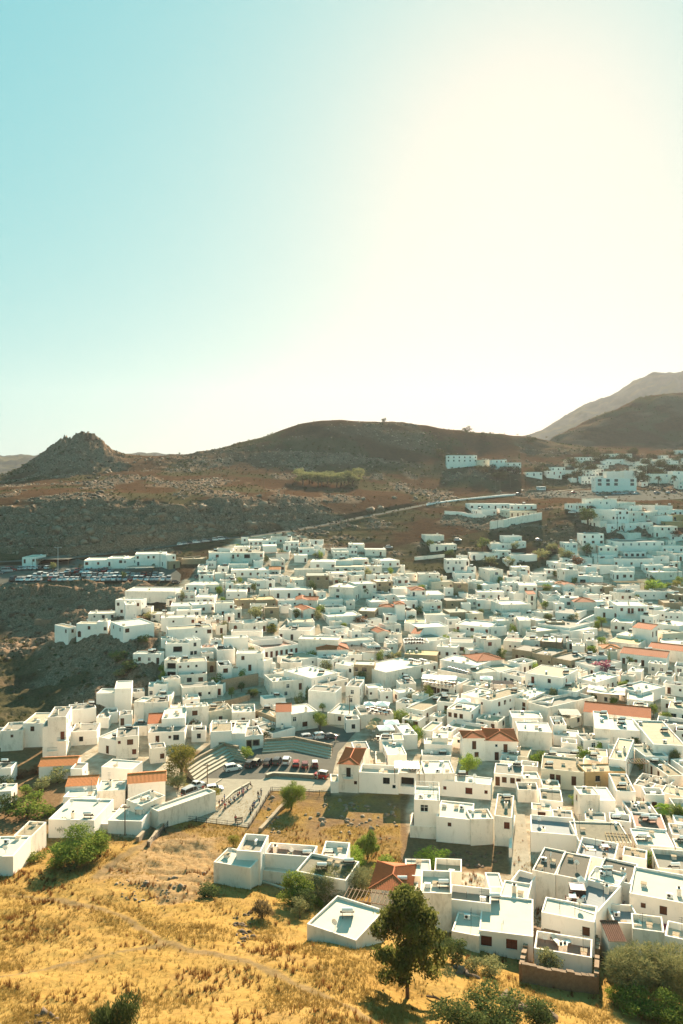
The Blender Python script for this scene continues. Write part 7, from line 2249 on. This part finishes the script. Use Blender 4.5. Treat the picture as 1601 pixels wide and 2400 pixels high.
b = MB(); b.tube([(0, 0, .85), (0, 0, .95), (0, 0, 1.02)], [1.22, 1.22, .9], 20); b.build('cover', mat('grey_vinyl', (.25, .24, .21), .7), t_)
# ------------------------------------------------------------------ poles
def pole(px, py, h, label, arms=1, name='utility_pole', near=60, lamp=False, m=None):
    p = hit(px, py, 0, near); root = empty(name, p, RNG.uniform(-.3, .3), label, 'pole' if not lamp else 'street lamp')
    b = MB(); b.tube([(0, 0, -.5), (0, 0, h)], [.13, .09], 6); b.build('pole', m or timber, root)
    if lamp:
        c = MB()
        for s in (-1, 1): c.tube([(0, 0, h - .2), (s * 1.3, 0, h)], .05, 5); c.box(s * 1.3 - .35, s * 1.3 + .35, -.15, .15, h - .05, h + .1, 0, True)
        c.build('lamp_head', metal, root)
    else:
        for k in range(arms):
            c = MB(); c.box(-.9, .9, -.06, .06, h - .5 - k * .9, h - .38 - k * .9, 0, True)
            for x in (-.8, -.3, .3, .8): c.tube([(x, 0, h - .38 - k * .9), (x, 0, h - .2 - k * .9)], .04, 5)
            c.build('cross_arm', timber, root)
for px, py, h, lb, nr in [(617, 1146, 9, 'utility pole on the brown plateau left of the pine clump', 400), (972, 1152, 12, 'tall utility pole on the plateau right of the pine clump', 400), (955, 1156, 7, 'short utility pole beside the tall one on the plateau', 400), (1161, 1151, 10, 'left of two utility poles above the hill road', 400), (1172, 1150, 10, 'right of two utility poles above the hill road', 400), (1196, 1142, 8, 'utility pole between the twin poles and the minibus', 400), (1233, 1148, 11, 'utility pole left of the minibus', 400), (1362, 1150, 13, 'tall pole by the trees left of the glass fronted building', 400),
                       (508, 1353, 9, 'dark pole before the white tower house with the chimney', 60), (527, 1407, 11, 'tall dark pole in front of the white houses below the car park', 60), (1401, 1335, 11, 'pole in front of the white villas on the right', 60), (1589, 1358, 11, 'pole at the right edge beside the bright hedge', 60), (388, 1478, 9, 'leaning dark pole at the left of the town', 60), (1166, 1250, 9, 'pole in front of the hillside hotel wall', 300), (1447, 1245, 9, 'pole before the upper villas', 300), (375, 1340, 9, 'pole beside the pavilion of the car park', 60), (819, 1690, 7, 'slim pole at the mouth of the lane above the square', 60), (486, 1838, 4.5, 'slim pole beside the left stone seating', 60), (293, 1958, 5.5, 'pole with a meter box against the corner house', 60)]:
    pole(px, py, h, lb, 2 if 'tall' in lb else 1, near=nr)
pole(136, 1345, 12, 'lamp post with two heads in the clifftop car park', name='street_lamp', lamp=True, m=metal)
# car park pavilion: flat roof on posts beside the white house
canopy('pavilion', 118, 1311, 17, 12, 3.0, .2, 0, ROOFM['g'], 'flat grey roof on posts above the clifftop car park', cat='pavilion')
canopy('pavilion', 327, 1330, 13, 8, 3.2, .6, 0, ROOFM['w'], 'flat white roof on posts in front of the white buildings by the car park', cat='pavilion')
# houses round the car park
for i, (x1, y1, x2, y2, yb, h, fl, wn_) in enumerate([(52, 1306, 84, 1306, 1296, 4.2, 'W rw', 'd.w'), (197, 1314, 262, 1311, 1303, 4.6, 'W rw', 'W.w.d'), (250, 1309, 290, 1308, 1303, 4.8, 'W rw', 'w.W'), (288, 1310, 322, 1308, 1302, 4.6, 'W rw', 'w..w'), (317, 1301, 390, 1296, 1291, 6.4, 'W rw', 'w.ww.w/d...w'), (390, 1303, 412, 1297, 1293, 6.2, 'W rw', '.w/w.'), (395, 1318, 422, 1312, 1305, 3.6, 'S rb', 'd'), (425, 1311, 480, 1309, 1305, 2.6, 'S rb', '.')]):
    TILES['Z'] = (0, 0, 1)
    c, yaw, w, dep, zt, h = survey('Z', x1, y1, x2, y2, yb, h)
    rec = house(c.x, c.y, zt - h, yaw, w, dep, h, fl, wn_, seed=3000 + i, tile='Z')
    rec['px'] = ((x1 + x2) / 2, (y1 + y2) / 2)
# ruin on the peak, roofless stone ruin by the street, ruined hut on the slope
def ruin(name, corners, heights, th, m, label, doors=()):
    o = Vector(corners[0]); root = empty(name, o, 0, label, 'ruin')
    for i in range(len(corners)):
        a, d = Vector(corners[i]), Vector(corners[(i + 1) % len(corners)])
        L = (d - a).length; n = max(3, int(L / .9)); b = MB(); r = random.Random(i)
        for k in range(n):
            if (i, k) in doors: continue
            p, q = a.lerp(d, k / n) - o, a.lerp(d, (k + 1) / n) - o
            h = heights[i] + r.uniform(-.22, .22)
            b.obox((p.x, p.y), (q.x, q.y), th / 2, (p.z - 2.5, q.z - 2.5), (p.z + h, q.z + h))
        b.build('wall', m, root)
    return root
zr_ = hit(1310, 2300, 0).z
cr = [hit(1222, 2300), hit(1398, 2328), hit(1402, 2240, 0), hit(1240, 2212, 0)]
ruin('stone_ruin', [(c.x, c.y, c.z) for c in cr], [2.1, 2.6, 2.4, 2.0], .55, stone_b, 'roofless brown stone ruin with a tree inside beside the alley', doors=((1, 5), (1, 6)))
pk = hit(207, 1021, 0, 500)
ruin('hilltop_ruin', [(pk.x - 5, pk.y - 2, pk.z - .5), (pk.x + 3, pk.y - 2, pk.z - .5), (pk.x + 4, pk.y + 4, pk.z - .5), (pk.x - 4, pk.y + 4, pk.z - .5)], [2.4, 2.0, 2.4, 2.2], .8, grey_rock, 'crumbling stone walls on the very top of the pointed hill', doors=((0, 2), (0, 5)))
q0 = hit(100, 1465)
ruin('stone_hut', [(q0.x - 3, q0.y, q0.z), (q0.x + 3, q0.y, q0.z), (q0.x + 3, q0.y + 4, q0.z), (q0.x - 3, q0.y + 4, q0.z)], [2.2, 2.2, 2.2, 2.2], .4, pale_rock, 'small pale hut on the rocky slope left of the town')
# fallen trunk near the evergreen
lg = hit(1000, 2338); root = empty('fallen_branch', lg, 0, 'dead branch lying on the ground right of the tall evergreen', 'branch')
b = MB(); e = hit(1040, 2352) - lg; b.tube([(0, 0, .15), (e.x * .5, e.y * .5, e.z * .5 + .35), (e.x, e.y, e.z + .2)], [.10, .14, .06], 6); b.tube([(e.x * .5, e.y * .5, e.z * .5 + .3), (e.x * .3, e.y + 1.0, e.z + .5)], [.07, .03], 5); b.build('branch', bark, root)
# ------------------------------------------------------------------ loose stones, scrub and dry grass
def rock_mesh(seed, m, flat=.7):
    r = np.random.default_rng(seed)
    bm_v, bm_f = [], []
    t = (1 + 5 ** .5) / 2
    V = np.array([(-1, t, 0), (1, t, 0), (-1, -t, 0), (1, -t, 0), (0, -1, t), (0, 1, t), (0, -1, -t), (0, 1, -t), (t, 0, -1), (t, 0, 1), (-t, 0, -1), (-t, 0, 1)], float) / 1.9
    Fc = [(0, 11, 5), (0, 5, 1), (0, 1, 7), (0, 7, 10), (0, 10, 11), (1, 5, 9), (5, 11, 4), (11, 10, 2), (10, 7, 6), (7, 1, 8), (3, 9, 4), (3, 4, 2), (3, 2, 6), (3, 6, 8), (3, 8, 9), (4, 9, 5), (2, 4, 11), (6, 2, 10), (8, 6, 7), (9, 8, 1)]
    V *= r.uniform(.5, 1.35, (12, 1)); V *= np.array([1.0, r.uniform(.5, .9), flat * r.uniform(.6, 1.1)])
    return V, np.array(Fc)
rock_shapes = [rock_mesh(s, None) for s in range(6)]
rock_me = [np_mesh('rock', v, f, grey_rock) for v, f in rock_shapes]
prock_me = [np_mesh('rock', v, f, pale_rock) for v, f in rock_shapes]
rr = np.random.default_rng(5)
def boulders(pxs, n, lo, hi, meshes, name, label, cat, group, near=60, sink=.25):
    poly, k = pxs, 0
    xs = [p[0] for p in poly]; ys = [p[1] for p in poly]
    while k < n:
        px, py = rr.uniform(min(xs), max(xs)), rr.uniform(min(ys), max(ys))
        if not poly_mask(poly, np.array([[px]]), np.array([[py]]))[0, 0]: continue
        p = hit(px, py, 0, near)
        s = lo + (hi - lo) * rr.random() ** 3.2
        o = link(bpy.data.objects.new(name, meshes[rr.integers(6)]))
        o.location = (p.x, p.y, p.z + s * (.3 - sink)); o.scale = (s, s, s); o.rotation_euler = (rr.uniform(-.3, .3), rr.uniform(-.3, .3), rr.uniform(0, 6.28))
        tag(o, label, cat, group); k += 1
FIELD = [(770, 1868), (938, 1872), (935, 1975), (880, 1990), (790, 1965), (700, 1900)]
boulders(FIELD, 70, .35, .95, prock_me, 'fallen_block', 'pale fallen stone block lying in the ruins field', 'stone', 'stone blocks in the ruins field')
boulders([(960, 1990), (1180, 2000), (1170, 2040), (1060, 2030)], 36, .3, .8, rock_me, 'fallen_block', 'grey stone block in the shaded plot below the large white building', 'stone', 'stone blocks in the shaded plot')
boulders([(620, 1860), (640, 1860), (660, 1950), (620, 1960)], 26, .25, .7, prock_me, 'fallen_block', 'stone block tumbled along the old field wall', 'stone', 'stones along the old field wall')
boulders([(545, 2150), (590, 2130), (600, 2200), (560, 2220)], 34, .25, .8, rock_me, 'loose_rock', 'grey rock in the stony patch on the golden hillside', 'rock', 'rocks on the golden hillside')
boulders([(1170, 2330), (1260, 2370), (1290, 2390), (1180, 2360)], 16, .5, 1.5, rock_me, 'outcrop_rock', 'grey outcrop rock above the bushes at the bottom edge', 'rock', 'outcrop rocks near the bottom edge')
boulders([(1065, 2262), (1110, 2285), (1120, 2295), (1060, 2280)], 8, .5, 1.1, rock_me, 'outcrop_rock', 'grey outcrop rock beside the evergreen tree', 'rock', 'outcrop rocks beside the evergreen')
boulders([(60, 2385), (120, 2370), (140, 2400), (60, 2400)], 12, .3, .7, rock_me, 'loose_rock', 'pale rock at the bottom left edge', 'rock', 'rocks at the bottom left edge')
boulders([(235, 2060), (330, 2060), (520, 2040), (500, 2090), (300, 2130)], 60, .2, .75, prock_me, 'loose_rock', 'pale rock in the quarried ground beside the long white house', 'rock', 'rocks in the quarried ground')
boulders([(0, 1200), (190, 1180), (260, 1230), (420, 1190), (420, 1262), (200, 1282), (0, 1288)], 70, .9, 4.4, prock_me, 'cliff_boulder', 'grey boulder on the cliff band left of the hill road', 'boulder', 'boulders on the left cliff', near=380, sink=.3)
boulders([(430, 1185), (700, 1170), (1000, 1165), (1000, 1176), (700, 1225), (430, 1256)], 60, .9, 4.4, prock_me, 'cliff_boulder', 'grey boulder on the cliff band above the hill road', 'boulder', 'boulders above the hill road', near=400, sink=.3)
boulders([(0, 1385), (230, 1380), (260, 1440), (140, 1480), (0, 1560)], 55, .8, 2.2, rock_me, 'slope_boulder', 'grey boulder on the rocky slope below the car park', 'boulder', 'boulders below the car park', near=200, sink=.3)
boulders([(200, 1085), (255, 1090), (275, 1150), (225, 1175), (190, 1160)], 50, 1.2, 3.2, rock_me, 'slope_boulder', 'grey boulder on the scree right of the pointed hill', 'boulder', 'boulders by the pointed hill', near=430, sink=.3)
def mass(name, pts, sizes, shapes, m, zflat=1.0, jitter=.3):
    """one joined mesh of many small pieces"""
    Vs, Fs, off = [], [], 0
    n = len(pts)
    for k, (v, f) in enumerate(shapes):
        sel = np.arange(k, n, len(shapes))
        if len(sel) == 0: continue
        a = rr.uniform(0, 6.28, len(sel)); c, s = np.cos(a), np.sin(a)
        V = v[None] * sizes[sel][:, None, None]
        X = V[..., 0] * c[:, None] - V[..., 1] * s[:, None]; Y = V[..., 0] * s[:, None] + V[..., 1] * c[:, None]
        W = np.stack([X, Y, V[..., 2] * zflat], -1) + pts[sel][:, None, :]
        Vs.append(W.reshape(-1, 3)); Fs.append((f[None] + (np.arange(len(sel)) * len(v))[:, None, None] + off).reshape(-1, f.shape[1])); off += len(sel) * len(v)
    me = np_mesh(name, np.concatenate(Vs), np.concatenate(Fs), m)
    return tag(link(bpy.data.objects.new(name, me)), kind='stuff')
def sample(n, weight):
    """points on the terrain chosen with a weight per grid cell (weights already include cell area)"""
    w = weight[:-1, :-1].ravel(); w = w / w.sum()
    c = rr.choice(len(w), n, p=w); j, i = c // (nc - 1), c % (nc - 1)
    a, b = rr.random(n), rr.random(n)
    x = (XX[j, i] * (1 - a) + XX[j, i + 1] * a) * (1 - b) + (XX[j + 1, i] * (1 - a) + XX[j + 1, i + 1] * a) * b
    y = YY[j, i] * (1 - b) + YY[j + 1, i] * b
    z = (GZ[j, i] * (1 - a) + GZ[j, i + 1] * a) * (1 - b) + (GZ[j + 1, i] * (1 - a) + GZ[j + 1, i + 1] * a) * b
    return np.stack([x, y, z], 1)
area = np.zeros(XX.shape); area[:-1, :-1] = np.abs((XX[:-1, 1:] - XX[:-1, :-1]) * (YY[1:, :-1] - YY[:-1, :-1]))
inview = (np.abs(UU) < 0.50)
# rubble on the cliffs and slopes
w = area * inview * np.clip(rock, 0, 1) * ((DD > 205) & (DD < 720))
pts = sample(9000, w); sz = 0.28 + 0.9 * rr.random(9000) ** 4 + (pts[:, 1] > 390) * .35
pts[:, 2] += sz * .1
mass('rubble', pts[::2], sz[::2], rock_shapes, grey_rock); mass('pale_rubble', pts[1::2], sz[1::2] * 1.15, rock_shapes, pale_rock)
# low scrub: dots of dark vegetation over slopes and plateau
def tuft_shape(seed, n, spread, hgt, wid):
    r = np.random.default_rng(seed); v, f = [], []
    for k in range(n):
        a = r.uniform(0, 6.28); lean = r.uniform(.1, .9) * spread; b = r.uniform(0, spread * .5)
        bx, by = b * math.cos(a), b * math.sin(a); tx, ty = bx + lean * math.cos(a), by + lean * math.sin(a)
        px_, py_ = -math.sin(a) * wid, math.cos(a) * wid
        i = len(v); v += [(bx - px_, by - py_, -.05), (bx + px_, by + py_, -.05), (tx, ty, hgt * r.uniform(.7, 1.1))]; f.append((i, i + 1, i + 2))
    return np.array(v), np.array(f)
scr_shapes = []
for s in range(4):
    v, f = crown_arrays(np.random.default_rng(s), lobes(np.random.default_rng(s + 9), 1.0, .8, .0, 5), 60, .26)
    f = np.concatenate([f[:, [0, 1, 2]], f[:, [0, 2, 3]]]); scr_shapes.append((v, f))
w = area * inview * (DD > 205) * (DD < 1300) * (0.05 + scrub) * (1 - town * .97) * np.where(DD > 700, .5, 1.0)
pts = sample(9500, w); sz = rr.uniform(.8, 2.2, 9500) * np.where(pts[:, 1] > 600, 1.35, 1.0)
mass('scrub', pts, sz, scr_shapes, LEAF['far'], .6)
w = area * inview * (DD > 420) * (DD < 1000) * (upland > .4)
pts = sample(3500, w); mass('dry_scrub', pts, rr.uniform(.5, 1.4, 3500), scr_shapes, LEAF['rust'], .5)
# dry grass on the golden slope and in the ruins field
grass_m = leaf_mat('straw', (0.20, 0.118, 0.032), (0.35, 0.232, 0.066), .35, .08)
tuss_m = leaf_mat('tussock', (0.12, 0.05, 0.015), (0.25, 0.11, 0.034), .3, .2)
clump = smooth(.35, .62, fbm(XX / 5.5, YY / 5.5, 3, 131))
w = area * inview * (DD < 150) * (DD > 52) * np.clip(dry, 0, 1) * (1 - path_px) ** 3 * (0.12 + clump * smooth(0.62, 0.48, fbm(XX / 12, YY / 9, 3, 171))) / np.maximum(DD, 50) ** .7
pts = sample(42000, w); mass('dry_grass', pts, rr.uniform(.6, 1.25, 42000), [tuft_shape(s, 6, .28, .34, .028) for s in range(5)], grass_m)
clump2 = smooth(.56, .70, fbm(XX / 7, YY / 4, 4, 151))
w = area * inview * (DD < 150) * (DD > 52) * np.clip(dry + .4 * bench, 0, 1) * (1 - path_px) ** 3 * (0.02 + clump2)
pts = sample(2300, w); mass('tussock', pts, rr.uniform(.55, 1.25, 2300), [tuft_shape(s + 20, 14, .34, .62, .035) for s in range(5)], tuss_m)
w = area * (DD > 140) * (DD < 175) * np.clip(dry - .4, 0, 1) * (XX < (935 - CX) / F * DD)
pts = sample(2600, w); mass('field_grass', pts, rr.uniform(.5, 1.0, 2600), [tuft_shape(s + 40, 6, .26, .32, .03) for s in range(4)], grass_m)
# ------------------------------------------------------------------ labels of the houses: look first, then place
LM = [('the clifftop car park', 230, 1345), ('the square of parked cars', 650, 1780), ('the ruins field', 800, 1900), ('the low hillside house', 830, 2130), ('the long hillside house', 600, 2040), ('the orange hipped roof', 920, 2035), ('the hot tub terrace', 1355, 2090),
      ('the patched garden roof', 1420, 1960), ('the red shuttered house', 1535, 1985), ('the large field building', 900, 1800), ('the roofless stone ruin', 1300, 2270), ('the red roofed arcade house', 1150, 1735), ('the long red roof', 1450, 1670), ('the beige weathered house', 1310, 1830),
      ('the palm in the alley', 1375, 1760), ('the pink bougainvillea', 1415, 1570), ('the stone tower house', 850, 1575), ('the white canopied terrace', 1040, 1590), ('the mid town hipped roof', 1150, 1540), ('the long stone hall', 1280, 1545), ('the bright green hedge', 1535, 1365), ('the gabled chapel', 1333, 1385),
      ('the big dark tree', 1380, 1208), ('the long right hand hall', 1505, 1275), ('the glass fronted building', 1440, 1125), ('the hillside hotel', 1180, 1190), ('the upper hotel blocks', 1080, 1070), ('the pale hotel block', 1500, 1080), ('the blank slope house', 1020, 1260), ('the three storey slope house', 1072, 1320),
      ('the topmost house', 620, 1270), ('the long many windowed house', 790, 1290), ('the brown stone house', 905, 1372), ('the olive tree by the stone ruins', 598, 1430), ('the arched white wall', 555, 1465), ('the school by the seating', 540, 1700), ('the tall white tower house', 290, 1640), ('the left hill house', 325, 1470),
      ('the left orange roof', 135, 1790), ('the terracotta lane roof', 345, 1825), ('the broad bush at the hill foot', 180, 1980), ('the arcade roof terrace', 690, 1520), ('the parasol restaurant', 890, 1665), ('the spreading tree', 425, 1775), ('the curved white hall', 595, 1390), ('the walled garden', 1400, 1475), ('the ochre roofed hall', 1460, 1515), ('the brick brown house', 1290, 1510)]
SECT = ['right of', 'upper right of', 'above', 'upper left of', 'left of', 'lower left of', 'below', 'lower right of']
WALLN = {'W': 'white', 'V': 'whitewashed', 'C': 'cream', 'S': 'honey stone', 'B': 'brown stone', 'O': 'ochre'}
ROOFN = {'w': 'pale roof', 'c': 'cream roof', 'g': 'grey roof', 'o': 'ochre roof', 'k': 'gravel roof', 'b': 'beige roof', 'p': 'patched roof', 't': 'reddish roof', 'd': 'dark deck', 'n': 'green grey roof'}
CATN = {'house': 'house', 'stone_house': 'stone house', 'tiled_house': 'tiled house', 'roof_terrace': 'terrace', 'villa': 'villa', 'annex': 'annex'}
def look(h):
    s = WALLN[h['wall']]
    st = 'tall ' if h['h'] > 7.4 else ('low ' if h['h'] < 3.4 else '')
    n = {'roof_terrace': 'roof terrace', 'villa': 'villa', 'annex': 'annex'}.get(h['kind'], 'house')
    rf = {'hip': 'hipped tile roof', 'gab': 'gabled tile roof', 'gaf': 'gable to the front', 'shed': 'sloping tile roof'}.get(h['rtype']) or ROOFN[h['roof']]
    return st + s + ' ' + n, rf
buckets = {}
for h in HOUSES:
    x, y = h['px']
    best = sorted(LM, key=lambda l: math.hypot(l[1] - x, (l[2] - y) * 1.6))[0]
    d = math.hypot(best[1] - x, (best[2] - y) * 1.6)
    a = math.atan2(-(y - best[2]) * 1.6, x - best[1])
    s = SECT[int(round(a / (math.pi / 4))) % 8]
    if d < 14: s = 'at'
    buckets.setdefault((best[0], s) + look(h), []).append((d, h))
for (lm, s, lk, rf), v in buckets.items():
    v.sort(key=lambda q: q[0])
    for i, (d, h) in enumerate(v):
        w = h['nwin']
        extra = '' if len(v) == 1 else (', nearest' if i == 0 else ', %s nearest' % ORD[i])
        h['o']['label'] = '%s, %s, %s %s%s' % (lk, rf, s, lm, extra)
        if len(h['o']['label'].split()) > 16: h['o']['label'] = '%s, %s %s%s' % (lk, s, lm, extra)
        h['o']['category'] = CATN[h['kind']]
        h['o']['group'] = {'house': 'white houses of the town', 'stone_house': 'stone and plaster houses of the town', 'tiled_house': 'houses with tile roofs', 'roof_terrace': 'roof terraces', 'villa': 'villas and hotels on the upper slope', 'annex': 'small annexes between the houses'}[h['kind']]
# ------------------------------------------------------------------ the air
hb = MB(); hb.box(-2900, 2900, -30, 3480, -40, 470, bottom=True)
hm = bpy.data.materials.new('haze_air'); hm.use_nodes = True
hn = hm.node_tree.nodes; hn.clear()
hv = hn.new('ShaderNodeVolumePrincipled'); ho = hn.new('ShaderNodeOutputMaterial')
hv.inputs['Color'].default_value = (0.54, 0.55, 0.57, 1)
hv.inputs['Density'].default_value = 0.00006
hv.inputs['Anisotropy'].default_value = 0.4
hm.node_tree.links.new(hv.outputs[0], ho.inputs['Volume'])
tag(hb.build('haze', hm), kind='stuff')
